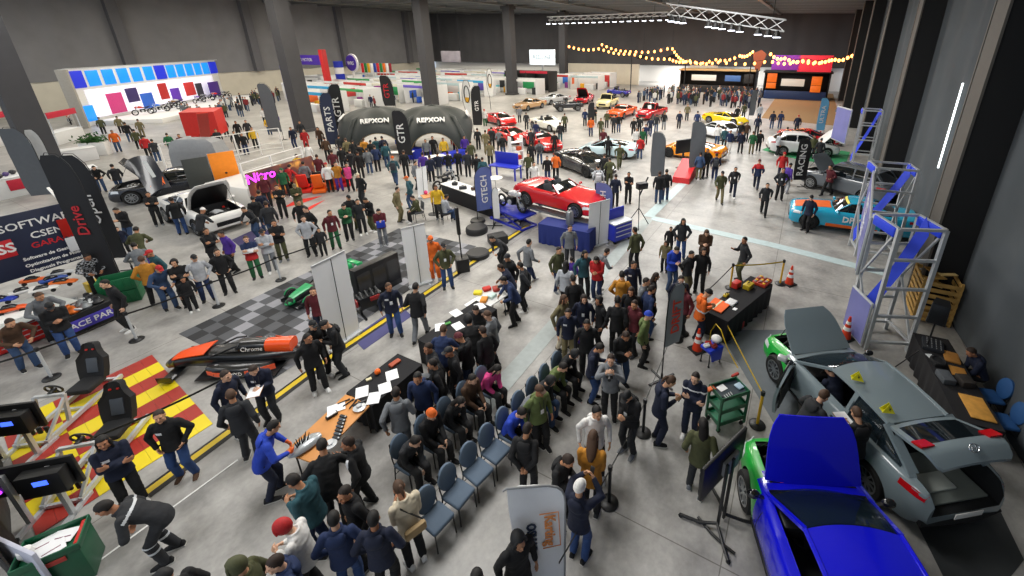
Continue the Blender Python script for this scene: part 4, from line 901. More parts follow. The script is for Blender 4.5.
def banquet(p, rz, label, group, col='56677a', round_back=True, name='banquet_chair'):
    t = thing(name, label, 'chair', (p[0], p[1], 0), rz, group); cm = mat('chair_'+col, col, .75, bump=.1)
    q = MB(); q.m(cm).rbox((0, 0, .45), (.44, .43, .08), .035, 3); q.build('seat', t)
    q = MB(); q.m(cm); T = MX.Translation((0, -.24, .72)) @ MX.Rotation(.16, 4, 'X'); q.T = T
    if round_back: q.loft([[V((.2*k*math.cos(a), y, .25*k*math.sin(a))) for a in [2*PI*i/24 for i in range(24)]] for y, k in ((-.03, .9), (-.02, 1), (.025, 1), (.04, .9))])
    else: q.rbox((0, 0, .02), (.42, .06, .38), .03)
    q.build('backrest', t)
    for sx in (-1, 1):
        q = MB(); q.m(black).tube([(sx*.2, .2, 0), (sx*.19, .19, .42)], .013, 8); q.build('leg', t)
        q = MB(); q.m(black).tube([(sx*.2, -.26, 0), (sx*.19, -.2, .42), (sx*.19, -.24, .6), (sx*.16, -.28, .9)], .013, 8); q.build('leg', t)
    q = MB(); q.m(black)
    for sx in (-1, 1): q.bar((sx*.19, -.2, .41), (sx*.19, .2, .41), .022)
    q.bar((-.19, .19, .41), (.19, .19, .41), .022); q.tube([(-.19, -.22, .2), (.19, -.22, .2)], .01, 6); q.build('seat_frame', t); return t
for k, (u, v) in enumerate(((984, 396), (997, 421))): banquet(at(u, v, .45)+V((.1, 0, 0)), math.radians(75), ('blue chair by the right wall, farther from the tailgate', 'blue chair by the right wall, nearer the tailgate')[k], 'blue chairs by the wall', '1f4f86', name='visitor_chair')
sp = at(918, 372); t = thing('speaker', 'black loudspeaker on a tripod between truss frame and wall table', 'loudspeaker', sp, 2.4)
q = MB(); q.m(black); q.loft([[V((x*k, y, z)) for x, z in ((-.19, 1.55), (.19, 1.55), (.17, 2.1), (-.17, 2.1))] for y, k in ((-.16, .75), (.14, 1), (.17, .95))]); q.build('cabinet', t)
q = MB(); q.m(dark).rbox((0, .172, 1.82), (.3, .015, .48), .006); q.build('grille', t)
q = MB(); q.m(black).cyl((0, 0, .5), (0, 0, 1.55), .02); q.build('pole', t)
for k in range(3):
    a = k*2*PI/3+.4; q = MB(); q.m(black).tube([(0, 0, .85), (.5*math.cos(a), .5*math.sin(a), .02)], .014, 8); q.build('leg', t)
cw = mat('crate_wood', 'b9924e', .75, var=.4, scale=5); cp = hall(4.38, at(941, 312).dot(HA)-.3); t = thing('wooden_crate', 'slatted wooden crate stack of scrap packing by the right wall', 'crate', cp, math.radians(-28.2+90))
q = MB(); q.m(cw)
for k in range(7):
    for sy in (-1, 1): q.rbox((0, sy*.45, .1+.2*k), (1.2, .03, .12), .006)
    for sx in (-1, 1): q.rbox((sx*.58, 0, .1+.2*k), (.03, .9, .12), .006)
q.build('slats', t); q = MB(); q.m(cw)
for sx in (-1, 1):
    for sy in (-1, 1): q.bar((sx*.56, sy*.43, 0), (sx*.56, sy*.43, 1.45), .06)
q.box((0, 0, .08), (1.1, .84, .04)); q.build('posts', t)
rnd = random.Random(5)
for k in range(9):
    q = MB(); q.m(mat('scrap_%d' % (k % 3), ('c9a45c', 'a67c3c', 'd6ba7c')[k % 3], .8)); q.box((0, 0, 0), (rnd.uniform(.3, .6), rnd.uniform(.12, .3), .025)); o = q.build('packing_board'); o.location = cp+V((rnd.uniform(-.2, .1), rnd.uniform(-.2, .2), 1.0+.06*k)); o.rotation_euler = (rnd.uniform(-.05, .05), rnd.uniform(-.05, .05), rnd.uniform(0, 3)); tag(o, 'rough brown packing board heaped in the wooden crate', 'board', 'packing boards in the crate')
q = MB(); q.m(black).tube([at(698, 517, .03), at(712, 534, .035), at(725, 546, .035), at(735, 554, .03)], .025, 8); tag(q.build('cable_cover'), 'black padded bar lying on the floor below the display stand', 'bar')
# ---------------------------------------------------------------- floor markings and mats
def strip(pts, w, m, name, label, cat, z=.004, h=.006):
    ps = [at(*p) for p in pts]; mb = MB(); mb.m(m)
    for a, b in zip(ps, ps[1:]):
        d = (b-a).normalized(); n = V((-d.y, d.x, 0))*w/2; mb.prism([a-n+V((0, 0, z)), b-n+V((0, 0, z)), b+n+V((0, 0, z)), a+n+V((0, 0, z))], (0, 0, h))
    return tag(mb.build(name), label, cat)
tape = mat('pale_tape', 'b4c6c8', .6, var=.15); strip(((735, 133), (648, 217)), .5, tape, 'floor_tape', 'pale blue floor tape line running up the hall past the orange car', 'floor tape')
strip(((648, 219), (480, 410)), .5, mat('faded_tape', 'a3abaa', .6, var=.2), 'floor_tape', 'pale blue floor tape line under the standing crowd', 'floor tape', z=.003)
strip(((652, 218), (768, 244), (884, 273)), .5, tape, 'floor_tape', 'pale blue floor tape line running towards the race car', 'floor tape', z=.0025)
strip(((98, 562), (238, 460)), .035, white, 'floor_line', 'thin white line on the floor beside the bending man', 'floor line')
yp = [at(146, 494), at(340, 351), at(528, 226)]; mb = MB()
for a, b in zip(yp, yp[1:]):
    d = (b-a).normalized(); n = V((-d.y, d.x, 0))
    for x0, x1, zz, mm in ((-.17, -.07, (.004, .03), black), (-.07, .07, (.03, .035), mat('ramp_yellow', 'd2b416', .5, var=.15)), (.07, .17, (.03, .004), black)):
        mb.m(mm).add([a+n*x0+V((0, 0, zz[0])), a+n*x1+V((0, 0, zz[1])), b+n*x1+V((0, 0, zz[1])), b+n*x0+V((0, 0, zz[0]))], [(0, 1, 2, 3)])
tag(mb.build('cable_ramp'), 'long yellow and black cable ramp along the edge of the stands', 'cable ramp')
def tiles(o, ux, uy, nx, ny, fn, mats, name, label, cat, h=.012, gap=.0, z=.002):
    o, ux, uy = V(o), V(ux), V(uy); mb = MB()
    for i in range(nx):
        for j in range(ny):
            k = fn(i, j)
            if k is None: continue
            p = o+ux*i+uy*j+V((0, 0, z)); mb.m(mats[k]).prism([p+ux*gap+uy*gap, p+ux*(1-gap)+uy*gap, p+ux*(1-gap)+uy*(1-gap), p+ux*gap+uy*(1-gap)], (0, 0, h))
    return tag(mb.build(name), label, cat)
p0, p1, p2, p3 = at(152, 355), at(213, 424), at(36, 537), at(-40, 440)
my, mr = mat('tile_yellow', 'e3cc12', .5, var=.06, scale=2), mat('tile_red', 'a3281c', .5, var=.2, scale=5)
ux = (p1-p0)/8; uy = (p2-p1)/10
tiles(p0, ux, uy, 8, 10, lambda i, j: (i % 2 == 0) if j < 7 else (i % 2 == 1), [my, mr], 'floor_mat', 'red and yellow striped tile mat under the racing simulators', 'floor mat', gap=.008)
c0, c1 = at(179, 334), at(400, 228); d = (c1-c0).normalized(); n = V((d.y, -d.x, 0)); rr = random.Random(3)
cg = [mat('tile_dark', '2a2b2e', .8), mat('tile_mid', '4e5054', .8), mat('tile_pale', '8d8e94', .8)]
nx = int((c1-c0).length/.4)
def chk(i, j):
    big = (i//3+j//3) % 2
    return (2 if (i+j) % 2 else 1) if (big and i > 3) or (i//2+j//2) % 3 == 2 else (0 if (i+j) % 2 else 1)
tiles(c0, d*.4, n*.4, nx, 11, chk, cg, 'floor_mat', 'grey and black chequered tile carpet under the two single seaters', 'floor mat', gap=.0, z=.0015, h=.009)
# ---------------------------------------------------------------- chairs in the middle
CH = []
for k in range(9):
    p = V((-2.33+.265*k, 4.9+.42*k, 0)); CH.append(p)
    lb = ('empty blue grey round backed chair at the near end of the row', 'second chair from the near end of the round backed row', 'third chair from the near end of the round backed row', 'fourth chair from the near end of the round backed row', 'chair in the round backed row holding the blue sleeved man', 'sixth chair from the near end of the round backed row', 'seventh chair from the near end of the round backed row', 'chair in the round backed row under the green jacket', 'last chair at the far end of the round backed row')[k]
    banquet(p, math.radians(-124+4*math.sin(k*2)), lb, 'round backed chairs in the middle')
CH2 = []
for k in range(5):
    p = V((-3.15+.3*k, 5.95+.46*k, 0)); CH2.append(p)
    banquet(p, math.radians(-118+5*math.sin(k*3)), ('near end chair of the back row, beside the beige jacket woman', 'second chair of the back row, under the orange beanie', 'third chair of the back row by the seated crowd', 'fourth chair of the back row near the black tables', 'far end chair of the back row near the black tables')[k], 'second row of round backed chairs')
# ---------------------------------------------------------------- work tables
TW = V((-4.9, 6.52)); table(TW, math.radians(72), 1.5, .74, 'wooden trestle table covered with tools and parts')
table(V((-4.32, 7.82)), math.radians(62.5), 1.4, .8, 'black topped table with white papers beside the wooden table', cloth=blackcloth, top=black)
table(V((-3.12, 9.85)), math.radians(57), 2.1, .8, 'black table with papers where men lean over', cloth=blackcloth, top=black)
table(at(487, 299, .75), math.radians(55), 1.2, .7, 'small white table crowded with yellow and red goods', top=white)
papers(((362, 392, .4, 'white sheet nearest the orange ball on the black table'), (374, 398, .2, 'white sheet at the near edge of the black table'), (385, 388, .5, 'wide white sheet in the middle of the black table'), (392, 375, .5, 'white sheet behind the orange ball'), (456, 313, .8, 'white paper at the left of the leaning men'), (458, 326, .7, 'white paper under the leaning men'), (440, 327, .3, 'pale card at the near corner of the leaning men table'), (480, 306, .6, 'white paper at the far end of the leaning men table')), .768, '', w=.26, h=.34)
q = MB(); q.m(orange).ball((0, 0, .07), .07, 16); item('ball', 'small orange ball on the black table', 'ball', q, at(378, 374, .768))
q = MB(); q.m(mat('i_rust', 'a5482a', .6)).rbox((0, 0, .03), (.28, .14, .06), .02); item('parts_tray', 'rust coloured tray at the far end of the black table', 'tray', q, at(395, 364, .768), 1)
q = MB(); q.m(mat('i_ivory', 'd8cfa8', .6)).rbox((0, 0, .02), (.12, .08, .04), .01); item('card_box', 'small ivory box on the black table by the ball', 'box', q, at(369, 380, .768), .6)
q = MB(); q.m(mat('i_leaf', '3f8a3a', .6)).rbox((0, 0, .02), (.16, .1, .04), .01); item('card_box', 'small green packet on the leaning men table', 'packet', q, at(448, 324, .768), .6)
for k in range(7):
    u, v = (322-6*k+ (k % 2)*2, 425+5*k); q = MB(); q.m(mat('bat_%d' % (k % 2), ('23272c', '3c4650')[k % 2], .4)).rbox((0, 0, .02), (.16, .055, .04), .008); q.m(alu).cyl((.06, 0, .04), (.06, 0, .05), .015, n=8)
    item('battery_cell', 'dark flat battery cell in the row on the wooden table, number %s from the papers' % ('one', 'two', 'three', 'four', 'five', 'six', 'seven')[k], 'battery cell', q, V((-4.75+.02*k, 6.72-.085*k, .757)), math.radians(-18), 'battery cells on the wooden table')
q = MB(); q.m(mat('i_fender', 'aab0b4', .3, .4)); q.loft([[V((x, .16*k*math.cos(a), .05+.1*k*abs(math.sin(a)))) for a in [PI*i/10 for i in range(11)]] for x, k in ((-.3, .3), (-.2, .8), (0, 1), (.2, .85), (.3, .4))], cap=True); q.m(black)
for i in range(7): q.caps((-.12+.03*i, -.02+.02*(i % 3), .13), (-.14+.045*i, .03*(i % 2), .26+.02*(i % 3)), .016, .006, 6)
item('toy_vehicle', 'grey model vehicle with black spiky load at the near end of the wooden table', 'model', q, V((-5.13, 6.02, .757)), 1.0)
q = MB(); q.m(alu).lathe([(0, 0), (.1, 0), (.13, .03), (.06, .05), (.05, .09), (0, .09)], 20); q.m(black).caps((-.1, .1, .03), (.12, .12, .04), .03, .025, 8); item('turbocharger', 'metal turbo part on the wooden table by the white papers', 'engine part', q, V((-4.52, 6.95, .757)), .5)
q = MB(); q.m(alu).lathe([(0, 0), (.12, 0), (.12, .02), (.05, .025), (.05, .05), (0, .05)], 20); item('gear_part', 'flat silver gear part at the near edge of the wooden table', 'engine part', q, V((-4.68, 6.08, .757)), .5)
q = MB(); q.m(black).rbox((0, 0, .03), (.24, .1, .06), .03); q.m(white).box((0, 0, .062), (.18, .06, .004)); item('shoe_part', 'black and white sole shaped part on the wooden table', 'part', q, V((-5.0, 6.75, .757)), .9)
q = MB(); q.m(paper).box((0, 0, .004), (.34, .24, .008)); item('paper_sheet', 'large white paper on the wooden table', 'paper', q, V((-5.02, 6.96, .757)), .5)
for k in range(5): q = MB(); q.m(dark).bar((-.11, 0, .012), (.11, 0, .012), .02); q.rbox((.11, 0, .012), (.05, .04, .022), .006); item('spanner', 'steel spanner lying on the wooden table with parts', 'spanner', q, V((-4.95+.12*k, 7.12-.04*k, .757)), .6+.4*k, 'spanners on the wooden table')
for k, (u, v, cl, nm, lb) in enumerate(((478, 294, 'd9c41a', 'yellow_box', 'yellow box on the small white table'), (487, 290, 'b8261c', 'red_box', 'red packet on the small white table'), (492, 297, 'c8e0da', 'tray', 'pale mint tray on the small white table'), (484, 301, 'd88a2a', 'snack_box', 'orange packet on the small white table'), (496, 290, 'a03028', 'red_box', 'dark red packet at the far edge of the white table'))):
    q = MB(); q.m(mat('i_'+cl, cl, .6)).rbox((0, 0, .05), (.26, .2, .1), .03); item(nm, lb, 'box', q, at(u, v, .757), .5*k)
# ---------------------------------------------------------------- pull-up banners seen from behind
def rollpx(bl, br, label, h=2.1, **k):
    a, b = at(*bl), at(*br); return rollup((a+b)/2, yaw2(a, b), label, w=(b-a).length, h=h, **k)
rollpx((331, 353), (361, 332), 'grey backed pull-up banner between the green single seater and the aisle', h=2.7)
rollpx((410, 289), (432, 282), 'grey backed pull-up banner beside the orange suited figure', h=2.3)
rollpx((588, 249), (608, 243), 'pale pull-up banner in front of the red convertible', h=2.0)
rollpx((419, 199), (429, 195), 'narrow white pull-up banner behind the café table', h=1.7)
# ---------------------------------------------------------------- single seaters
CARB = mat('carbon_black', '16181b', .3, coat=.4); ORP = mat('racing_orange', 'f2541a', .35, coat=.4, var=.04); GRP = mat('racing_green', '0f9a58', .35, coat=.4, var=.04); OLV = mat('olive_gloss', '5a5a1c', .3, coat=.3)
def ell(x, y, z, w, h, n=16, p=2.6):
    return [V((x, y+w/2*math.copysign(abs(math.cos(a))**(2/p), math.cos(a)), z+h/2*math.copysign(abs(math.sin(a))**(2/p), math.sin(a)))) for a in [2*PI*i/n for i in range(n)]]
def formula(loc, yaw, label, c1, wheels=True, scale=1., txt=None):
    t = thing('formula_car', label, 'race car', (loc[0], loc[1], 0), yaw); t.scale = (scale,)*3
    q = MB(); q.m(CARB).loft([ell(2.1, 0, .3, .3, .16), ell(1.9, 0, .36, .5, .32), ell(1.3, 0, .45, .6, .46), ell(.6, 0, .48, .74, .56), ell(0, 0, .44, .78, .56), ell(-.8, 0, .42, .8, .56), ell(-1.6, 0, .4, .5, .44), ell(-2.0, 0, .4, .3, .34)]); q.build('monocoque', t)
    q = MB(); q.m(c1).slab([[V((x, f*w, z+.015-.03*f*f)) for f in (-1, -.5, 0, .5, 1)] for x, w, z in ((1.8, .22, .54), (1.5, .27, .63), (1.1, .31, .71), (.7, .35, .78))], (0, 0, .03)); q.build('nose_panel', t)
    q = MB(); q.m(OLV if not wheels else c1).loft([ell(2.14, 0, .29, .2, .1), ell(2.0, 0, .32, .46, .26), ell(1.75, 0, .38, .55, .36)]); q.build('nose_tip', t)
    q = MB(); q.m(black).loft([ell(.62, 0, .69, .36, .04), ell(.3, 0, .72, .5, .05), ell(-.25, 0, .74, .5, .05)]); q.m(SEAT).rbox((-.2, 0, .78), (.12, .4, .16), .04); q.build('cockpit', t)
    q = MB(); q.m(CARB).loft([ell(-.28, 0, .72, .5, .5), ell(-.7, 0, .72, .46, .5), ell(-1.3, 0, .66, .36, .42), ell(-1.75, 0, .58, .2, .3)]); e = q.build('engine_cover', t)
    q = MB(); q.m(c1).loft([ell(-1.05, 0, .71, .42, .5), ell(-1.5, 0, .72, .44, .5), ell(-1.85, 0, .74, .5, .42)]); q.build('tail_panel', t)
    if txt: text(txt, .2, frame((-.68, -.245, .78), (-1, 0, 0), (0, -.25, 1)) if 0 else frame((-.68, -.245, .78), (1, 0, 0), (0, .25, 1)), white, e); text(txt, .2, frame((-.68, .245, .78), (-1, 0, 0), (0, -.25, 1)), white, e)
    for sg in (-1, 1):
        q = MB(); q.m(CARB).loft([ell(.55, sg*.52, .34, .26, .3), ell(.2, sg*.6, .35, .48, .42), ell(-.6, sg*.62, .33, .5, .4), ell(-1.3, sg*.45, .28, .34, .26)]); sp_ = q.build('side_pod', t)
        q = MB(); q.m(c1); q.slab([[V((x, sg*y, z)) for z in (.3, .44)] for x, y in ((.45, .73), (.1, .86), (-.3, .88))], (0, sg*.012, 0)); q.build('side_panel', sp_); q = MB(); q.m(c1); q.slab([[V((x, sg*y, z)) for z in (.28, .46)] for x, y in ((-.75, .885), (-1.1, .78), (-1.5, .6))], (0, sg*.014, 0)); q.build('side_panel', sp_)
        if txt: text('MXD', .16, frame((-.5, sg*.9, .37), (-sg, 0, 0), (0, 0, 1)), white, sp_)
        q = MB(); q.m(CARB).tube([(.55, sg*.3, .66), (.1, sg*.36, .84), (-.3, sg*.24, .95)], .03, 8); q.build('halo_bar', t)
    q = MB(); q.m(CARB).rbox((-.3, 0, .1), (2.4, 1.5, .03), .01); q.build('floor_tray', t)
    q = MB(); q.m(CARB); q.rbox((1.75, 0, .14), (.35, 1.5, .03), .01)
    for sg in (-1, 1): q.rbox((1.72, sg*.76, .22), (.45, .03, .2), .01)
    q.build('front_wing', t)
    if wheels:
        q = MB(); q.m(c1).rbox((-2.15, 0, .86), (.32, 1.0, .03), .01)
        for sg in (-1, 1): q.rbox((-2.15, sg*.5, .7), (.4, .03, .42), .01); q.bar((-1.9, sg*.12, .5), (-2.15, sg*.14, .85), .05, .03)
        q.build('rear_wing', t)
        for x, w in ((1.35, .28), (-1.5, .36)):
            for sg in (-1, 1):
                tm, rm = wheel_meshes(.31, w, 8); o = link('wheel', tm, t, loc=(x, sg*.82, .31)); link('rim', rm, o)
                q = MB(); q.m(c1).tube([(x+.345*math.cos(a), sg*.82, .31+.345*math.sin(a)) for a in [math.radians(20+14*i) for i in range(11)]], .03, 6); q.build('wheel_arch', t)
                q = MB(); q.m(dark)
                for dx, z in ((.25, .42), (-.25, .42), (.2, .24), (-.2, .24)): q.bar((x+dx, sg*.28, z), (x, sg*.74, .31), .025)
                q.build('suspension', t)
    return t
a, b = at(176, 360, .3), at(297, 352, .3); fm = a.lerp(b, .5); formula(fm, yaw2(b, a), 'orange and black wheelless single seater on the chequered carpet', ORP, False, (a-b).length/3.75, 'Chrome')
a, b = at(288, 300, .3), at(352, 268, .3); fm = a.lerp(b, .5); formula(fm, yaw2(b, a), 'green single seater with covered wheels behind the grey banner', GRP, True, (a-b).length/3.9, None)
pa, pb = at(358, 303), at(400, 281); t = thing('display_wall', 'low black display wall beside the green single seater', 'display wall', (pa+pb)/2, yaw2(pa, pb)); L = (pb-pa).length
q = MB(); q.m(black).rbox((0, 0, .6), (L, .3, 1.2), .02); q.build('body', t)
for k in range(3): q = MB(); q.m(mat('smoked_panel', '26272c', .15)).box((-L/3+L/3*k, -.155, .62), (L/3-.1, .012, .8)); q.build('panel', t)
ep = at(372, 312); t = thing('engine_stand', 'bare black engine on a low stand below the black display wall', 'engine', ep, .8)
q = MB(); q.m(dark).rbox((0, 0, .5), (.7, .45, .4), .05); q.build('engine_block', t); q = MB(); q.m(black)
for k in range(4): q.tube([(-.25+.16*k, -.2, .68), (-.25+.16*k, 0, .82), (-.25+.16*k, .22, .62), (-.2+.14*k, .3, .4)], .035, 8)
q.build('manifold', t); q = MB(); q.m(mat('i_red2', '8d2323', .4)).rbox((.1, -.24, .6), (.3, .06, .14), .02).cyl((-.38, 0, .5), (-.42, 0, .5), .14, n=20); q.build('cover', t)
q = MB(); q.m(dark)
for sx in (-1, 1): q.bar((sx*.3, -.35, .04), (sx*.3, .35, .04), .06); q.bar((sx*.3, 0, .04), (sx*.3, 0, .4), .06)
q.build('stand', t)
q = MB(); q.m(mat('mat_violet', '4a4a78', .8)).prism([at(u, v, .003) for u, v in ((352, 338), (400, 305), (412, 316), (364, 350))], (0, 0, .008)); tag(q.build('floor_mat'), 'violet blue mat under the bare engine', 'floor mat')
# ---------------------------------------------------------------- speaker column, weights, café corner
sp = at(463, 270); t = thing('speaker', 'black column loudspeaker on a pole and bass box beside the cable ramp', 'loudspeaker', sp, .4)
q = MB(); q.m(black).rbox((0, 0, .27), (.46, .5, .54), .03); q.build('bass_box', t); q = MB(); q.m(dark).cyl((0, 0, .54), (0, 0, 1.5), .025); q.build('pole', t); q = MB(); q.m(black).rbox((0, 0, 2.0), (.13, .16, 1.05), .02); q.build('column', t)
bc = mat('black_vinyl', '1d1e20', .55)
def disc(p, r, h, label): q = MB(); q.m(bc).lathe([(0, 0), (r, 0), (r*1.03, h*.3), (r, h*.8), (r*.9, h), (r*.3, h*1.02), (0, h*1.02)], 28); item('banner_weight', label, 'weight', q, p)
disc(at(478, 256), .45, .2, 'round black weight disc on the floor, nearer the column speaker'); disc(at(477, 232), .48, .28, 'round black weight disc beneath the blue feather banner')
q = MB(); q.m(bc).rbox((0, 0, .2), (.75, .6, .4), .05); item('flight_case', 'black flight case beside the round weight discs', 'case', q, at(498, 243), .5)
tb = at(434, 214); t = thing('cafe_table', 'small wooden topped café table with people sitting', 'table', tb, .6)
q = MB(); q.m(wood).rbox((0, 0, 1.0), (.95, .6, .04), .015); q.build('tabletop', t); q = MB(); q.m(dark).cyl((0, 0, .03), (0, 0, .98), .035); q.build('column', t); q = MB(); q.m(dark).lathe([(0, 0), (.28, 0), (.28, .02), (.05, .04), (0, .04)], 20); q.build('base', t)
banquet(at(420, 222)+V((-.1, .2, 0)), 2.2, 'grey chair on the left of the café table', 'café chairs', '55585c', False, 'cafe_chair'); banquet(at(446, 222), -.8, 'dark stool chair under the pale blue shirt', 'café chairs', '202226', False, 'cafe_chair')
for k, (u, v, cl) in enumerate(((424, 203, 'd63a7a'), (431, 199, 'dd8a3a'), (440, 196, 'd6c43a'))): q = MB(); q.m(mat('i_'+cl, cl, .6)).lathe([(0, 0), (.07, 0), (.1, .1), (.06, .16), (0, .2)], 12); item('gift_bag', ('pink', 'orange', 'yellow')[k]+' bundle on the café table', 'bundle', q, tb+V((-.3+.3*k, .1-.1*k, 1.025)))
def counter(a, b, W, H, label, m=white, top=white, name='counter', cat='counter'):
    a, b = V((a[0], a[1], 0)), V((b[0], b[1], 0)); t = thing(name, label, cat, (a+b)/2, yaw2(a, b)); L = (b-a).length
    q = MB(); q.m(m).rbox((0, 0, H/2), (L, W, H), .015); q.build('body', t); q = MB(); q.m(top).rbox((0, 0, H+.015), (L+.06, W+.06, .04), .01); q.build('worktop', t); return t
counter(at(449, 197), at(500, 216), .8, .85, 'long white topped counter with dark goods by the café table', blackcloth, white)
for k, (u, v) in enumerate(((455, 185), (463, 189), (474, 190), (482, 195), (490, 198), (497, 202))): q = MB(); q.m(mat('i_dk%d' % (k % 3), ('1b1c1f', '2c2f33', '40291c')[k % 3], .5)).rbox((0, 0, .08), (.3+.1*(k % 2), .22, .16), .04); q.m(steel).cyl((-.08, 0, .15), (.05, 0, .2), .04, n=10); item('car_part', 'dark engine part on the white topped counter, item %s from the café side' % ('one', 'two', 'three', 'four', 'five', 'six')[k], 'car part', q, at(u, v, .89), .3*k, 'parts on the white topped counter')
flb = mat('flag_blue', '5f6ea8', .7, var=.2); flk = mat('flag_black', '1b1c1f', .7); flw = mat('flag_white', 'dfe0df', .7); fln = mat('flag_navy', '27304a', .7); flg = mat('flag_grey_dark', '5a5e63', .7)
feather(at(478, 222), yaw_at(478, 222, 12), 2.7, 'blue feather banner with white letters by the black weight discs', flb, 'GTECH', white, w=.8, low=.2, base='round', tsize=.42)
feather(at(494, 226), yaw_at(494, 226, 0), 1.9, 'slim white feather banner beside the motorcycle lift', flw, w=.3, low=.2)
feather(at(521, 222), yaw_at(521, 222, 0), 1.7, 'slim lilac feather banner in front of the motorcycle', flb, w=.28, low=.2)
feather(at(612, 232), yaw_at(612, 232, 170), 2.3, 'lilac feather banner with white letters in front of the red convertible', flb, 'GTECH', white, w=.8, low=.18, tsize=.36)
# ---- motorcycle on a scissor lift, workbench, red convertible on its stand
bl_ = mat('lift_blue', '2432b4', .45, var=.1)
def scissor(p, yaw, L, W, h, label):
    t = thing('scissor_lift', label, 'lift table', p, yaw)
    for z, nm in ((.05, 'base_frame'), (h, 'platform')):
        q = MB(); q.m(bl_)
        for sy in (-1, 1): q.bar((-L/2, sy*W/2, z), (L/2, sy*W/2, z), .08)
        for sx in (-1, 0, 1): q.bar((sx*L/2, -W/2, z), (sx*L/2, W/2, z), .08)
        if nm == 'platform': q.box((0, 0, z+.02), (L, W, .03))
        q.build(nm, t)
    for sy in (-1, 1): q = MB(); q.m(bl_).bar((-L*.42, sy*W*.42, .07), (L*.42, sy*W*.42, h-.03), .06, .03); q.bar((L*.42, sy*W*.36, .07), (-L*.42, sy*W*.36, h-.03), .06, .03); q.build('scissor_arm', t)
    return t
mp = at(513, 222, .0); my_ = yaw_at(513, 222, -22); scissor(mp, my_, 2.3, .9, .62, 'royal blue scissor lift carrying the motorcycle')
def motorcycle(p, yaw, label, z0=0., col='c8c8c8'):
    t = thing('motorcycle', label, 'motorcycle', (p[0], p[1], z0), yaw); cm = mat('moto_'+col, col, .3)
    for x in (-.7, .7):
        q = MB(); q.m(rubber); q.tube([(x+.27*math.cos(a), 0, .31+.27*math.sin(a)) for a in [2*PI*i/24 for i in range(24)]], .055, 8, True); w = q.build('wheel', t)
        q = MB(); q.m(alu).cyl((x, -.05, .31), (x, .05, .31), .06)
        for i in range(8): a = PI*i/4; q.bar((x, 0, .31), (x+.24*math.cos(a), 0, .31+.24*math.sin(a)), .018)
        q.build('spokes', w)
    q = MB(); q.m(dark).rbox((0, 0, .45), (.45, .3, .36), .06); q.m(alu).cyl((.05, -.2, .42), (.05, .2, .42), .12); q.build('engine', t)
    q = MB(); q.m(cm).loft([ell(.38, 0, .82, .16, .14), ell(.2, 0, .86, .3, .26), ell(-.08, 0, .82, .22, .16)]); q.build('fuel_tank', t)
    q = MB(); q.m(black).loft([ell(-.05, 0, .8, .2, .1), ell(-.4, 0, .8, .26, .1), ell(-.75, 0, .88, .14, .06)]); q.build('saddle', t)
    q = MB(); q.m(alu)
    for sg in (-1, 1): q.bar((.7, sg*.08, .31), (.42, sg*.08, .95), .045)
    q.tube([(.36, -.36, 1.02), (.44, -.1, 1.0), (.44, .1, 1.0), (.36, .36, 1.02)], .016, 8); q.build('fork', t)
    q = MB(); q.m(cm).ball((.56, 0, .86), (.1, .11, .12), 12); q.m(headlamp).ball((.62, 0, .86), (.05, .08, .08), 10); q.build('headlight', t)
    q = MB(); q.m(chrome).tube([(.1, .16, .3), (-.3, .18, .25), (-.8, .2, .34)], [.03, .04, .055], 10); q.build('exhaust', t)
    q = MB(); q.m(dark).bar((0, .0, .5), (-.7, .1, .31), .06, .04); q.bar((0, 0, .5), (-.1, 0, .6), .04); q.bar((-.1, 0, .6), (-.6, 0, .78), .04); q.build('frame', t); return t
motorcycle(mp, my_, 'black and white motorcycle on the blue scissor lift', .655)
t = thing('workbench', 'royal blue workbench with raised back behind the motorcycle', 'workbench', at(506, 178), yaw_at(506, 178, -8))
q = MB(); q.m(bl_).rbox((0, 0, .8), (2.0, .8, .07), .015); q.build('worktop', t); q = MB(); q.m(bl_).rbox((-.1, .36, 1.2), (1.7, .06, .75), .015); q.build('back_panel', t)
for sx in (-1, 1):
    for sy in (-1, 1): q = MB(); q.m(bl_).bar((sx*.9, sy*.34, 0), (sx*.9, sy*.34, .78), .08); q.build('leg', t)
q = MB(); q.m(white).cyl((0, 0, 0), (0, 0, .72), .04); q.lathe([(0, .72), (.42, .72), (.42, .75), (0, .75)], 28); q.lathe([(0, 0), (.25, 0), (.25, .02), (0, .03)], 20); item('bistro_table', 'round white table next to the motorcycle', 'table', q, at(496, 190))
rc = at(560, 206, .95); ry = yaw2(at(520, 178, 1.2), at(600, 196, 1.2))
car('roadster', 'c2121c', 'bright red convertible raised on a stand above the blue draped table', rc, ry, z0=.95, scale=1.0, roofcol='c2121c')
t = thing('display_stand', 'grey steel stand carrying the red convertible', 'stand', (rc.x, rc.y, 0), ry)
for sx in (-1, 1):
    q = MB(); q.m(steel).rbox((0, sx*.72, .9), (4.2, .42, .08), .01); q.build('runway', t)
    for sy in (-1, 1): q = MB(); q.m(steel).bar((sy*1.8, sx*.72, 0), (sy*1.8, sx*.72, .86), .14); q.build('leg', t)
ta, tb_ = at(539, 240), at(588, 250); table((ta+tb_)/2+V((.2, .05, 0)), yaw2(ta, tb_), (tb_-ta).length, .8, 'table under a deep blue floor length cloth before the red convertible', H=.9, cloth=mat('blue_cloth', '1a2a70', .8, bump=.2))
q = MB(); q.m(steel).lathe([(0, 0), (.16, 0), (.16, .5), (.1, .58), (.06, .6), (.06, .7), (0, .7)], 20); item('steel_urn', 'steel cylinder on the blue draped table', 'cylinder', q, (ta+tb_)/2+V((.3, .1, .92)))
t = thing('tool_cabinet', 'royal blue wheeled tool cabinet beside the pale pull-up banner', 'tool cabinet', at(617, 243)+V((.1, .3, 0)), yaw_at(617, 243, 20))
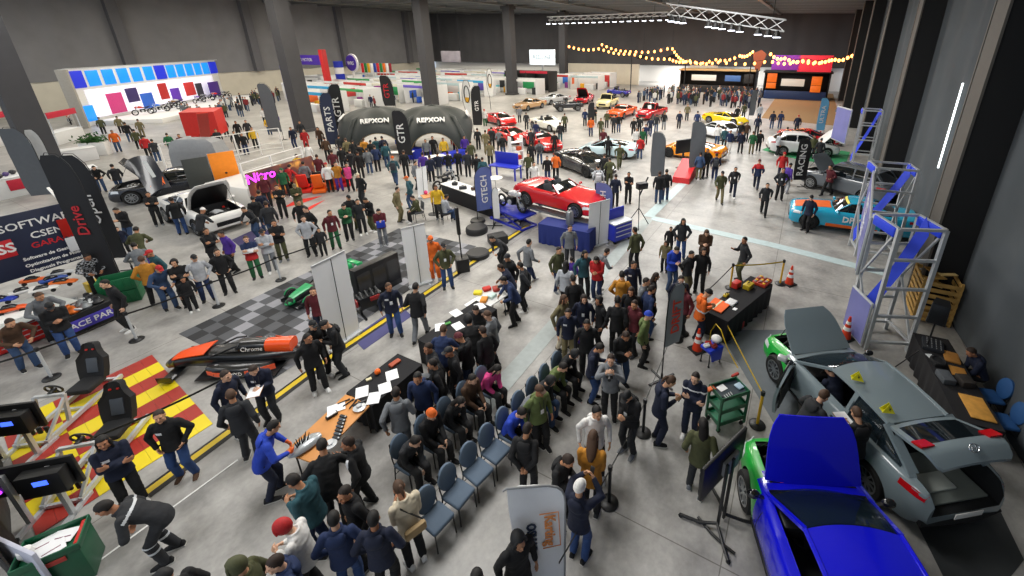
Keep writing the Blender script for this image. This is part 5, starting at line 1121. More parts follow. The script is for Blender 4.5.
q = MB(); q.m(bl_).rbox((0, 0, .5), (1.0, .55, .75), .02); q.build('body', t); q = MB(); q.m(alu).rbox((0, 0, .9), (1.04, .58, .06), .01); q.build('worktop', t)
for k in range(3): q = MB(); q.m(alu).bar((-.42, -.29, .35+.2*k), (.42, -.29, .35+.2*k), .03); q.build('drawer_handle', t)
q = MB(); q.m(bl_).rbox((0, .26, 1.15), (1.0, .04, .5), .01); q.build('back_board', t)
for sx in (-1, 1):
    for sy in (-1, 1): q = MB(); q.m(rubber).cyl((sx*.42-.03, sy*.2, .06), (sx*.42+.03, sy*.2, .06), .06, n=12); q.build('caster', t)
t = thing('camera_stand', 'black tripod stand with arms between blue cabinet and floor tape', 'stand', at(638, 226), .4)
for k in range(3): a = k*2.1; q = MB(); q.m(black).tube([(0, 0, .9), (.55*math.cos(a), .55*math.sin(a), .02)], .02, 6); q.build('leg', t)
q = MB(); q.m(black).cyl((0, 0, .6), (0, 0, 1.9), .025); q.build('column', t); q = MB(); q.m(black).rbox((.1, 0, 1.95), (.5, .3, .3), .04); q.bar((0, 0, 1.5), (.6, .3, 2.2), .05); q.build('head', t)
# ---- white rounded banner in front (seen upside up from the camera's side)
bp = at(541, 588); t = thing('feather_banner', 'big white rounded banner in the foreground with orange and blue lettering', 'banner', bp, yaw_at(541, 588, 10))
hh = 2.35; wv = .78; rows = []
for z in (.18, .4, .8, 1.2, 1.6, 1.85): rows.append([V((-wv*(.36+.14*z/1.85)+(wv*(.82+.18*z/1.85))*k/6, .02*math.sin(k+z*2), z)) for k in range(7)])
for z, x1 in ((2.0, .485), (2.12, .44), (2.2, .36), (2.26, .2)): rows.append([V((-wv*.5+(wv*.5+wv*x1)*k/6, .02*math.sin(k+z*2), z+(.04 if k < 3 else 0))) for k in range(7)])
q = MB(); q.m(mat('banner_white', 'e8eaec', .6, var=.04)).slab(rows, (0, .012, 0)); fb_ = q.build('flag', t)
ob, nb_ = mat('logo_orange', 'd98a4a', .6), mat('logo_navy', '26344a', .6)
text('OSHAB', .19, frame((-.1, -.03, 1.25), (0, 0, -1), (1, 0, 0)), nb_, fb_, depth=.003, bold=.008); text('Karting', .22, frame((.17, -.03, 1.35), (0, 0, -1), (1, 0, 0)), ob, fb_, depth=.003, bold=.006)
q = MB(); q.m(ob).tube([(.03, -.03, 1.72), (.3, -.03, 1.72), (.32, -.03, 1.0), (.06, -.03, .98)], .008, 6); q.build('logo_line', fb_)
q = MB(); q.m(grey).tube([r[-1]+V((.015, 0, 0)) for r in rows]+[rows[-1][0]+V((0, 0, .02)), rows[-1][0]+V((-.05, 0, -.02))], .016, 8); q.build('pole', t); q = MB(); q.m(black).bar((-.4, 0, .02), (.4, 0, .02), .05, .03); q.bar((0, -.4, .02), (0, .4, .02), .05, .03); q.cyl((.1, 0, .02), (.1, 0, .2), .03); q.build('stand', t)
# ---------------------------------------------------------------- cars through the hall
def ats(u, v, s):
    d = ray(u, v); t = s/d.dot(HA); return CAM+d*t
def carpx(kind, col, rear, front, label, **k):
    a, b = at(*rear, .4), at(*front, .4); c = (a+b)/2; return car(kind, col, label, c, yaw2(a, b), **k)
DEC = mat('decal_orange', 'e2641e', .5); BLKP = mat('decal_black', '141518', .5)
carpx('muscle', 'e6e6e4', (176, 203), (236, 226), 'white muscle coupe with raised bonnet and black roof stripe on the left aisle', hood=58, stripes=(BLKP, ((.47, .63, -.25, .25),)), scale=1.06)
carpx('muscle', '191c24', (206, 183), (143, 192), 'black muscle coupe with raised bonnet bearing an orange splash', hood=62, scale=1.06)
hp_ = at(150, 190, 1.3)
rcar, rf = carpx('muscle', '1fa0c4', (893, 226), (808, 214), 'turquoise and orange race coupe by the middle truss frame', scale=1.02, rim=mat('black_rim', '1b1c1e', .4), two=None, stripes=(DEC, ((.04, .33, -.55, .55), (.5, .62, -.5, .5))), spokes=7)
for sg in (-1, 1):
    q = MB(); q.m(DEC).slab([[rf['sidez'](t_, z_, sg, .008) for z_ in (.3, .36, .44)] for t_ in [.30+.03*i for i in range(14)]], (0, -sg*.01, 0)); sk = q.build('side_skirt', rcar)
    text('DPM 7', .34, frame(rf['sidez'](.52, .68, sg, .02), (-sg, 0, 0), (0, 0, 1)), white, sk, depth=.008, bold=.01)
q = MB(); q.m(mat('decal_yellow', 'e0d24a', .5)).slab([[rf['A0'](f).lerp(rf['A1'](f), .94)+V((0, 0, .03)), rf['A0'](f).lerp(rf['A1'](f), .8)+V((0, 0, .035))] for f in (-.9, -.45, 0, .45, .9)], (0, 0, -.008)); q.build('sun_strip', rcar)
carpx('suv', '5b6168', (882, 196), (815, 178), 'dark grey hatchback with its bonnet up near the right wall', hood=55, scale=1.05)
carpx('liftback', 'e4e6e6', (772, 147), (832, 150), 'white saloon with its bonnet up on green flooring', hood=60, scale=1.08)
carpx('supercar', 'b01622', (778, 137), (838, 140), 'dark red sports car behind the white saloon with raised bonnet')
carpx('supercar', 'ef9410', (724, 156), (662, 148), 'orange supercar in the middle of the hall', scale=1.05, rim=mat('black_rim', '1b1c1e', .4))
carpx('liftback', 'e2e5e8', (740, 138), (696, 128), 'white saloon behind the orange supercar')
carpx('supercar', 'e8cc12', (706, 117), (746, 122), 'yellow sports coupe behind the white saloon')
carpx('supercar', 'c3dbe2', (632, 152), (585, 148), 'pale blue white supercar behind the dark sports car', scale=1.02)
carpx('supercar', '26282c', (560, 156), (612, 174), 'black patterned sports car behind the red convertible', scale=1.08, rim=mat('black_rim', '1b1c1e', .4))
carpx('pickup', 'bb1a24', (667, 110), (634, 120), 'red pickup utility in the row of classics'); carpx('classic', 'e85a1c', (637, 108), (605, 119), 'orange two door classic in the row of classics')
carpx('pickup', 'e3d9a2', (619, 99), (594, 110), 'cream vintage pickup in the row of classics'); carpx('classic', 'c01a26', (592, 96), (576, 104), 'red classic with raised bonnet behind the black buggy', hood=55)
carpx('jeep', '2a2c30', (580, 107), (556, 108), 'black open buggy in the row of classics'); carpx('classic', 'a9adaf', (572, 98), (536, 103), 'silver classic saloon near the far column')
carpx('classic', 'b79268', (545, 103), (514, 109), 'tan classic car beside the far column'); carpx('roadster', 'e2e2d8', (530, 121), (567, 129), 'white sports car with dark cockpit left of the hall centre')
carpx('supercar', 'c8161c', (486, 116), (516, 124), 'red sports car nearest the white oval flag'); carpx('supercar', 'cf1d1c', (497, 133), (524, 139), 'red sports car with visitors around it, in front of the other reds'); carpx('roadster', 'bf1a1e', (531, 139), (553, 147), 'red sports car parked next to the white dark cockpit one')
carpx('muscle', '1c1e22', (34, 108), (62, 106), 'black car by the cream left wall')
carpx('jeep', '2b2f9a', (634, 95), (604, 93), 'blue open off roader beneath the string lights')
# orange splash and pale writing on the raised bonnet of the black coupe: separate open panel leaning forward
t = thing('detached_bonnet', 'big black bonnet panel with orange splash propped in front of the black coupe', 'bonnet', at(152, 200), 0)
p = [at(127, 160, 2.15)-at(152, 200), at(152, 156, 2.3)-at(152, 200), at(171, 187, .9)-at(152, 200), at(150, 196, .75)-at(152, 200)]
def quad(p, n=6):
    return [[p[0].lerp(p[3], j/n).lerp(p[1].lerp(p[2], j/n), i/n)+V((0, 0, .12*math.sin(PI*i/n)*1)) for i in range(n+1)] for j in range(n+1)]
g = quad(p); nv = (p[1]-p[0]).cross(p[3]-p[0]).normalized(); nv = nv if nv.dot(CAM-at(152, 200)) > 0 else -nv
q = MB(); q.m(mat('bonnet_black', '1b2230', .3, coat=.4)).slab(g, -nv*.03); b_ = q.build('panel', t)
sq = lambda j, i: g[j][i]+nv*.012
q = MB(); q.m(DEC)
for k in range(6): a = sq(5, 1).lerp(sq(5, 5), (k+.5)/6); q.prism([a, a+(sq(5, 5)-sq(5, 1))*.2+(sq(4, 3)-sq(5, 3))*(.9 if k % 2 else .5), a+(sq(5, 5)-sq(5, 1))*.1-(sq(4, 3)-sq(5, 3))*.45], nv*.006)
q.build('splash_mark', b_); q = MB(); q.m(mat('decal_grey', 'aeb4b8', .5)).prism([sq(1, 3), sq(1, 4), sq(4, 4), sq(4, 3)], nv*.005); q.build('pale_stripe', b_)
q = MB(); q.m(dark).bar((0, 0, 0), (p[2]+p[3])/2, .04); q.build('prop', t)
# ---------------------------------------------------------------- left stands
navy = mat('panel_navy', '1f2740', .5, var=.05)
def boardpx(bl, br, z0, z1, label, m, lines, thick=.05, cat='sign', posts=True, name='sign_board', border=None):
    a, b = at(*bl, z0), at(*br, z0); L = (b-a).length; t = thing(name, label, cat, (a.x, a.y, 0), yaw2(a, b))
    q = MB(); q.m(m).rbox((L/2, 0, (z0+z1)/2), (L, thick, z1-z0), .01); f_ = q.build('panel', t)
    for tx, sz, x, z, mm in lines: text(tx, sz, frame((L*x, -thick/2-.004, z0+(z1-z0)*z), (1, 0, 0), (0, 0, 1)), mm, f_, depth=.004, bold=.004)
    if posts and z0 > .1:
        for x in (.02, L-.02): q = MB(); q.m(alu).bar((x, .05, 0), (x, .05, z1), .06); q.build('post', t)
    return t, L
rdl = mat('logo_red', 'c3202a', .5)
t, L = boardpx((-60, 302), (98, 254), 1.15, 3.15, 'navy stand panel reading SOFTWARE above the left model table', navy, (('SOFTWARE', .33, .72, .8, white), ('CSEN', .3, .74, .6, white), ('GARAGE', .26, .76, .44, rdl), ('Software de Gestion', .14, .7, .26, white), ('Optimizacion de Motor', .14, .72, .15, white), ('Diagnosis Programada', .14, .72, .05, white)))
q = MB(); q.m(rdl).rbox((L*.42, -.035, 1.15+2*.5), (.6, .02, .55), .02); q.build('logo_block', t); text('SS', .42, frame((L*.46, -.05, 2.15), (1, 0, 0), (0, 0, 1)), white, t, depth=.004, bold=.01)
q = MB(); q.m(red).rbox((L*.93, -.04, 2.35), (.7, .03, .6), .01); q.m(paper).rbox((L*.93, -.045, 1.75), (.7, .03, .5), .01); q.build('poster', t)
q = MB(); q.m(mat('gutter_grey', 'b3b5b8', .5)); a, b = at(-60, 300, 1.1), at(104, 239, 1.1); q.bar(a, b, .2, .14); tag(q.build('canopy_beam'), 'pale grey canopy beam in front of the SOFTWARE panel', 'beam')
for u0, v0, u1, v1, lb in ((48, 188, 105, 248, 'white sloping stand rail left of the tall black feather banners'),):
    q = MB(); q.m(white).bar(at(u0, v0, 2.9), at(u1, v1, 1.2), .08, .06); tag(q.build('stand_rail'), lb, 'rail')
def tablepx(bl, br, W, H, label, **k):
    a, b = at(*bl, H), at(*br, H); y = yaw2(a, b); n = V((-math.sin(y), math.cos(y), 0)); return table((a+b)/2+n*W/2, y, (b-a).length, W, label, H=H, **k)
tablepx((-30, 345), (78, 300), 1.6, .85, 'wide pale table of model cars under the SOFTWARE panel', top=mat('table_pale', 'b9bdbb', .5))
def model_car(p, rz, c, label, group=None):
    t = thing('model_car', label, 'model car', p, rz, group); cm = mat('toy_'+c, c, .4)
    q = MB(); q.m(cm).loft([ell(.3, 0, .09, .2, .05), ell(.2, 0, .11, .26, .09), ell(.05, 0, .12, .27, .1), ell(-.25, 0, .12, .26, .12), ell(-.3, 0, .13, .22, .1)]); q.m(glass).loft([ell(.1, 0, .17, .18, .04), ell(0, 0, .2, .18, .1), ell(-.14, 0, .2, .18, .1), ell(-.2, 0, .17, .18, .04)]); q.build('body', t)
    for x in (.19, -.19):
        for sy in (-1, 1): q = MB(); q.m(rubber).cyl((x, sy*.1, .055), (x, sy*.15, .055), .055, n=12); q.build('wheel', t)
for k, (u, v, c, lb) in enumerate(((3, 303, '1c3aa8', 'blue model car at the left of the pale table'), (14, 312, 'e0561c', 'orange model car at the front of the pale table'), (26, 294, 'd8d8d6', 'white model car at the back of the pale table'), (36, 283, 'e2621e', 'orange and white model car in the middle of the pale table'), (46, 292, 'e6e4e0', 'cream model car in front of the orange one'), (55, 282, '2d4e9c', 'blue striped model car on the pale table'), (65, 285, 'dd6a22', 'orange model car at the right end of the pale table'), (62, 276, 'b8bcc0', 'grey model car behind the orange one'))):
    model_car(at(u, v, .87), .4+.3*(k % 3), c, lb)
t = thing('tool_chest', 'red drawer tool chest at the left stand', 'tool chest', at(32, 345), yaw_at(32, 345, 22))
q = MB(); q.m(mat('chest_red', 'b81f24', .4)).rbox((0, .3, .45), (1.3, .55, .8), .02); q.build('body', t); q = MB(); q.m(white).rbox((0, .3, .88), (1.36, .6, .06), .01); q.build('worktop', t)
for k in range(5): q = MB(); q.m(red).rbox((0, .015, .16+.15*k), (1.2, .03, .12), .01); d_ = q.build('drawer', t); q = MB(); q.m(alu).bar((-.5, -.01, .2+.15*k), (.5, -.01, .2+.15*k), .02); q.build('handle', d_)
a, b = at(72, 338), at(122, 316); y = yaw2(a, b); L = (b-a).length; t = thing('parts_counter', 'low black counter of orange and grey engine parts with a violet lettered front', 'counter', a, y)
q = MB(); q.m(black).rbox((L/2, .45, .32), (L, .9, .64), .02); q.build('body', t); q = MB(); q.m(mat('sign_violet', '4a3fae', .5)).rbox((L/2, -.02, .3), (L, .03, .34), .01); f_ = q.build('front_panel', t); text('RACE PARTS', .24, frame((L/2, -.04, .3), (1, 0, 0), (0, 0, 1)), white, f_, bold=.004)
for k in range(9):
    q = MB(); q.m(mat('ep_%d' % (k % 3), ('d86a1e', '7f8487', '2a2b2e')[k % 3], .4, .3)).lathe([(0, 0), (.13, 0), (.15, .05), (.08, .12), (.06, .2), (0, .2)], 16); q.m(alu).caps((.1, 0, .1), (.2, .05, .08), .04, .03, 8)
    item('engine_part', ('orange ', 'grey ', 'dark ')[k % 3]+'round engine part on the violet fronted counter, '+('front row', 'middle row', 'back row')[k//3], 'engine part', q, a+MX.Rotation(y, 3, 'Z') @ V((.3+(L-.6)*(k % 3)/2, .18+.27*(k//3), .645)), k)
q = MB(); q.m(yellow).rbox((0, 0, .2), (.5, .35, .4), .02); q.m(black).rbox((0, -.18, .2), (.3, .01, .2), .004); item('storage_box', 'yellow and black box on the left stand beside the parts counter', 'box', q, at(86, 305, .0)+V((-.5, .9, .0)), y)
for k, (u, v, z) in enumerate(((126, 300, 0), (124, 298, .46))):
    q = MB(); q.m(mat('crate_green', '17663f', .5)); q.rbox((0, 0, .03), (.9, .6, .05), .01)
    for sy in (-1, 1): q.rbox((0, sy*.29, .24), (.9, .03, .4), .01)
    for sx in (-1, 1): q.rbox((sx*.44, 0, .24), (.03, .6, .4), .01)
    for i in range(5): q.rbox((-.36+.18*i, -.31, .24), (.03, .02, .38), .006)
    item('plastic_crate', ('lower green plastic crate by the left crowd', 'upper green plastic crate stacked by the left crowd')[k], 'crate', q, at(126, 300)+V((0, 0, z)), .6)
feather(at(128, 292), yaw_at(128, 292, 185), 5.0, 'tall black feather banner with red lettering at the SOFTWARE stand', flk, 'Drive', rdl, w=.8, low=.12, tsize=.45); feather(at(133, 270), yaw_at(133, 270, 185), 4.6, 'tall black feather banner with white lettering behind the red lettered one', flk, 'Open', white, w=.8, low=.12, tsize=.5)
feather(at(62, 210), yaw_at(62, 210, 185), 4.4, 'dark grey feather banner with pale stand behind it at the left stands', flg, None, white, w=1.0, low=.2, tsize=.5); feather(at(72, 206), yaw_at(72, 206, 185), 4.2, 'slim pale feather banner beside the dark grey one', flw, w=.55, low=.15)
# barrier posts along the left
LP = [(52, 378), (137, 340), (219, 306), (281, 280), (345, 254)]
for k, p in enumerate(LP[:4]): stanchion(at(*p), ('silver barrier post behind the far racing seat', 'silver barrier post beside the chequered carpet corner', 'silver barrier post near the red shoed spectators', 'silver barrier post in front of the green trousered man')[k], alu, black)
for k, (a, b) in enumerate((((-20, 400), LP[0]), (LP[0], LP[1]), (LP[1], LP[2]), (LP[2], LP[3]), (LP[3], LP[4]))): belt(at(*a), at(*b), ('black belt leaving the frame at the left barrier', 'black belt between the racing seat post and the carpet corner post', 'black belt along the left spectators', 'black belt before the green trousered man', 'black belt at the far end of the left barrier')[k])
belt(at(112, 470), at(236, 408), 'black belt over the red and yellow mat', black)
# ---- racing simulators
def simrig(p, yaw, label):
    t = thing('racing_simulator', label, 'simulator', p, yaw)
    q = MB(); q.m(alu)
    for sy in (-1, 1): q.bar((-1.0, sy*.28, .1), (1.0, sy*.28, .1), .07, .09)
    for x in (-.95, 0, .95): q.bar((x, -.3, .06), (x, .3, .06), .06)
    q.build('base_frame', t)
    q = MB(); q.m(alu)
    for sy in (-1, 1): q.bar((.45, sy*.28, .1), (.3, sy*.28, .75), .06); q.bar((.3, sy*.28, .7), (.95, sy*.28, .14), .05)
    q.bar((.3, -.28, .74), (.3, .28, .74), .06); q.build('wheel_mount', t)
    q = MB(); q.m(black); T = MX.Translation((.16, 0, .8)) @ MX.Rotation(-1.2, 4, 'Y'); q.T = T; q.tube([(.15*math.cos(a), .15*math.sin(a), 0) for a in [2*PI*i/20 for i in range(20)]], .02, 8, True); q.bar((-.14, 0, 0), (.14, 0, 0), .05, .03); q.cyl((0, 0, -.12), (0, 0, .02), .05); q.build('steering_wheel', t)
    sm = mat('sim_seat', '1b1c1f', .8); q = MB(); q.m(sm).rbox((-.45, 0, .33), (.52, .5, .14), .05); T = MX.Translation((-.72, 0, .34)) @ MX.Rotation(-.3, 4, 'Y'); q.T = T
    q.loft([[V((x, w*f, z)) for x, f in ((-.06, -1), (.1, -1), (.05, -.75), (.03, 0), (.05, .75), (.1, 1), (-.06, 1))] for z, w in ((0, .25), (.2, .28), (.5, .29), (.62, .2), (.72, .16), (.84, .14), (.88, .1))]); st = q.build('seat', t)
    q = MB(); q.T = T; q.m(mat('seat_insert', '49505a', .8)).rbox((.045, 0, .32), (.03, .24, .36), .012); q.build('seat_insert', st)
    q = MB(); q.m(red)
    for sy in (-1, 1): q.T = T; q.rbox((.06, sy*.07, .72), (.03, .05, .04), .01)
    q.build('belt_slot', st)
    scr = mat('sim_screen', '1a1426', .2, var=0)
    q = MB(); q.m(black).rbox((1.15, .0, 1.0), (.06, 1.3, .62), .01); d_ = q.build('screen', t)
    q = MB(); q.m(alu)
    for sy in (-1, 1): q.bar((1.22, sy*.3, 0), (1.22, sy*.3, 1.2), .07); q.bar((.8, sy*.3, .04), (1.5, sy*.3, .04), .07)
    q.build('screen_stand', t)
    pc = mat('pc_glow', 'b03bf0', .3, emit=2.5, var=0); q = MB(); q.m(black).rbox((1.3, .28, .98), (.2, .6, .46), .015); c_ = q.build('computer', t)
    for k in range(3): q = MB(); q.m(pc).tube([(1.735, -.38+.0*k, .86+.12*k) for _ in (0,)]+[(1.735, -.38, .861+.12*k)], .01, 6) if 0 else q.m(pc).lathe([(.03, 0), (.05, .0), (.05, .01), (.03, .01)], 16, (0, 0, 0), cap=False); q.v = [MX.Rotation(PI/2, 4, 'Y') @ v for v in q.v]; q.v = [v+V((1.19, -.48, .84+.15*k)) for v in q.v]; q.build('fan_light', c_)
    q = MB(); q.m(mat('pc_blue', '3f62f5', .3, emit=2., var=0)).rbox((1.405, .3, 1.05), (.01, .2, .1), .004); q.build('strip_light', c_)
    q = MB(); q.m(dark)
    for k in range(3): q.rbox((.75, -.14+.14*k, .22), (.05, .07, .16), .01)
    q.build('pedals', t); return t
def rigat(seat, screen, label):
    a, b = at(*seat, .45), at(*screen, 1.0); y = yaw2(a, b); p = a+V((math.cos(y), math.sin(y), 0))*.5; p.z = 0; return simrig(p, y, label)
rigat((112, 424), (46, 462), 'racing simulator with black seat on the mat, nearer the arms folded woman'); rigat((86, 380), (8, 414), 'racing simulator with black seat at the far edge of the mat')
# ---- green tool chest in the corner with papers
t = thing('tool_chest', 'open dark green tool chest full of papers in the near left corner', 'tool chest', at(66, 590), yaw_at(66, 590, 25)); t.scale = (.86, .86, .86)
q = MB(); q.m(green); q.rbox((0, .3, .4), (.8, .6, .8), .02)
for sy in (0, .6): q.rbox((0, sy, .85), (.84, .03, .14), .01)
for sx in (-1, 1): q.rbox((sx*.41, .3, .85), (.03, .62, .14), .01)
q.build('body', t); q = MB(); q.m(mat('chest_mark', 'b33a30', .5)).rbox((.05, -.02, .72), (.34, .012, .1), .004); q.build('red_badge', t)
q = MB(); q.m(red).rbox((.36, .3, .8), (.06, .5, .2), .02); q.build('red_pocket', t)
for k, (x, y_, a) in enumerate(((-.15, .42, .2), (.12, .4, -.3), (.02, .18, .35))): q = MB(); q.m(paper).box((0, 0, .003), (.3, .24, .006)); q.m(mat('ink', '7a4a60', .7)).box((.0, -.02, .0066), (.2, .02, .0006)); item('paper_sheet', ('white paper at the back of the open green chest', 'white paper on the right of the open green chest', 'white printed paper at the front of the open green chest')[k], 'paper', q, t.location+MX.Rotation(t.rotation_euler.z, 3, 'Z') @ V((x*.86, y_*.86, .705+.012*k)), t.rotation_euler.z+a)
q = MB(); q.m(white).lathe([(0, 0), (.07, 0), (.09, .06), (.08, .14), (.05, .16), (0, .16)], 18); item('paper_cup', 'white rounded tub at the left of the green chest', 'tub', q, t.location+MX.Rotation(t.rotation_euler.z, 3, 'Z') @ V((-.26, .26, .705)))
a, b = at(18, 545), at(46, 600); boardpx((18, 572), (60, 592), .1, 1.0, 'blue edged white board leaning in the near left corner', mat('board_pale', 'b9bccc', .5), (), name='leaning_board', cat='board')
q = MB(); q.m(mat('sheet_black', '1c1c1f', .7, bump=.6)); r = [[at(0+3.4*i, 462+17*i, 0)+V((-.05*j, 0, 2.0*j/4)) for i in range(9)] for j in range(5)]
q.slab([[p+V((.05*math.sin(i*1.7), .05*math.cos(i*2.3), 0)) for i, p in enumerate(w)] for w in r], (-.02, 0, 0)); tag(q.build('draped_sheet'), 'black pleated sheet hanging in the near left corner', 'sheet')
# ---- counters and stands on the far left
ws = mat('stand_white', 'd9dbdc', .5, var=.06); rs = mat('stand_red', 'c41f3a', .5)
for k, (bl, br, H, lb) in enumerate((((-20, 150), (20, 140), 1.0, 'white stand counter with red fascia left of the near left column'), ((50, 146), (78, 138), 1.0, 'white stand counter with red fascia right of the near left column'), ((-30, 205), (40, 190), 1.1, 'pale grey stand desk with a red panel at the left edge'), ((52, 165), (98, 158), .9, 'low white display counter behind the black feather banners'), ((60, 185), (100, 178), .8, 'white side counter beside the tall feather banners'))):
    t = counter(at(*bl), at(*br), 1.2, H, lb, ws, ws)
    q = MB(); q.m(rs); L = (at(*br)-at(*bl)).length
    if k < 2: q.rbox((0, -.6, H+1.5), (L, .06, .5), .01); q.build('fascia', t); [MB().m(alu).bar((sx*L*.48, -.55, H), (sx*L*.48, -.55, H+1.7), .06).build('post', t) for sx in (-1, 1)]
    if k == 2: HC = t; q.rbox((L*.25, -.62, .7), (1.2, .04, .6), .01); q.build('red_panel', t)
for k, (u, v, c) in enumerate(((6, 188, '3aa0d8'), (12, 192, 'e0561c'), (18, 196, 'e0c81c'), (25, 188, '2b2c30'), (30, 184, '54407a'), (27, 176, '33343a'), (8, 196, 'd84a2a'))): q = MB(); q.m(mat('helm_'+c, c, .4)).ball((0, 0, .13), (.13, .15, .13), 14); q.m(black).slab([[V((-.1+.05*i, -.13-.02*(1-abs(i-2)/2), .09+.06*j)) for i in range(5)] for j in (0, 1)], (0, -.006, 0)); item('helmet', ('sky blue', 'orange', 'yellow', 'black', 'purple', 'dark grey', 'red orange')[k]+' helmet on the pale grey stand desk', 'helmet', q, HC.location+MX.Rotation(HC.rotation_euler.z, 3, 'Z') @ V((.36*k-1.1, -.35+.3*(k % 3), 1.14)), k)
def moto_small(u, v, a, col, label, z0=0.): motorcycle(at(u, v, z0), yaw_at(u, v, a, z0), label, z0, col)
moto_small(71, 124, -50, 'd8641c', 'small orange and black motorcycle near the black car')
t = thing('planter', 'green bush in a white box planter at the stage corner', 'planter', at(98, 155), .3)
q = MB(); q.m(white).rbox((0, 0, .5), (1.6, .6, 1.0), .02); q.build('box', t)
lf = mat('leaf_green', '2f5a24', .8, var=.4, scale=3); q = MB(); q.m(lf); rr = random.Random(8)
for k in range(340):
    p = V((rr.gauss(0, .38), rr.gauss(0, .16), 1.0+abs(rr.gauss(0, .28)))); a = V((rr.uniform(-1, 1), rr.uniform(-1, 1), rr.uniform(0, 1))).normalized()*.13; b = a.orthogonal().normalized()*.05; q.add([p-a, p+b, p+a, p-b], [(0, 1, 2, 3)])
stuff(q.build('foliage', t))
# ---- blue and white stage booth with motorcycles
a, b = at(84, 128), at(226, 98); y = yaw2(a, b); L = (b-a).length; t = thing('stage_booth', 'long white and blue lit exhibition booth along the left wall', 'booth', a, y)
cy = mat('lightbox_cyan', '0f86e6', .4, emit=.75, var=0); db = mat('panel_royal', '1a2fd0', .5, emit=.35, var=0); lw = mat('lit_white', 'ece8f6', .5, emit=.55, var=0)
q = MB(); q.m(white).rbox((L/2, .3, 2.9), (L, .3, 5.8), .02); q.build('back_wall', t); q = MB(); q.m(mat('stage_side', 'a5a198', .6)).rbox((-.2, -.2, 2.9), (.25, 1.0, 5.8), .02); q.build('side_wall', t)
q = MB(); q.m(lw).rbox((L*.5, .12, 2.2), (L*.86, .06, 2.9), .02); q.build('lit_wall', t)
for x0, x1 in ((.0, .09), (.49, .56), (.93, 1.0)): q = MB(); q.m(db).rbox((L*(x0+x1)/2, .1, 4.75), (L*(x1-x0), .08, 1.7), .01); q.build('blue_panel', t)
for k in range(10): x = (.10+.078*k if k < 5 else .567+.073*(k-5)); q = MB(); q.m(cy).rbox((L*(x+.034), .1, 4.75), (L*.058, .07, 1.6), .01); q.build('light_box', t)
q = MB(); q.m(cy).rbox((L*.045, .1, 1.3), (L*.07, .08, 1.6), .01); q.build('light_box', t); q = MB(); q.m(mat('booth_violet', '4a2a86', .5)).rbox((L*.87, -.6, 1.4), (2.6, .1, 2.8), .01); q.build('violet_panel', t)
q = MB(); q.m(alu); [q.bar((L*k/8, -.2, 5.85), (L*(k+1)/8, -.2, 5.85), .1) for k in range(8)]; q.build('top_rail', t)
q = MB(); q.m(white).rbox((L*.5, -3.4, .25), (L*.9, 6, .5), .02); q.build('stage_floor', t)
sd = V((math.cos(y), math.sin(y), 0)); nd = V((math.sin(y), -math.cos(y), 0)); S0, ST_L = a.copy(), L
for k, (x, z, w_, h_, c) in enumerate(((.2, 1.9, 2.2, 2.2, 'd8408a'), (.3, 2.5, 1.8, 1.6, '3a2a6a'), (.38, 1.6, 2.0, 1.8, '2c6ad8'), (.5, 2.4, 1.6, 2.0, 'c02a2a'), (.58, 1.7, 1.8, 1.8, '6a3ac0'), (.7, 2.2, 2.2, 1.8, 'd83a3a'), (.78, 1.8, 1.5, 2.0, '3a3a44'))): q = MB(); q.m(mat('stage_'+c, c, .5)).rbox((L*x, .06, z), (w_, .06, h_), .01); q.build('poster', t)
for k, (f_, dd, c, lb) in enumerate(((.2, 2.2, 'c43a22', 'red'), (.27, 2.8, '2a7ae8', 'bright blue'), (.33, 3.2, '33363c', 'dark grey'), (.4, 2.4, '7c5a2a', 'bronze'), (.46, 1.8, 'c9c9c9', 'silver'), (.6, 2.2, '8a6fc0', 'lilac'), (.68, 2.0, '6a6e74', 'grey'), (.76, 2.2, 'd02a24', 'scarlet'), (.82, 2.6, '24262a', 'black'))):
    p = a+sd*L*f_+nd*dd; motorcycle(p, y+PI/2+.9+.2*(k % 3), lb+' motorcycle displayed on the lit stage booth', .505, c)
q = MB(); q.m(mat('tent_red', 'c9261c', .5)); p = at(190, 148); q.prism([p+V(x) for x in ((0, 0, 1.0), (0, 0, 2.9), (-.8, 2.0, 3.0), (-.8, 2.0, 1.0))], (2.5, .4, 0)); q.prism([p+V(x) for x in ((.4, 0, 0), (.4, 0, 1.0), (-.2, 1.6, 1.0), (-.2, 1.6, 0))], (.5, .1, 0)); tag(q.build('display_block'), 'big red display block at the end of the stage booth', 'display block')
q = MB(); q.m(mat('flag_scarlet', 'd2301f', .6)).bar(at(209, 160), at(202, 113, 4.4), .5, .08); tag(q.build('banner'), 'slim red upright blade by the white railing', 'banner')
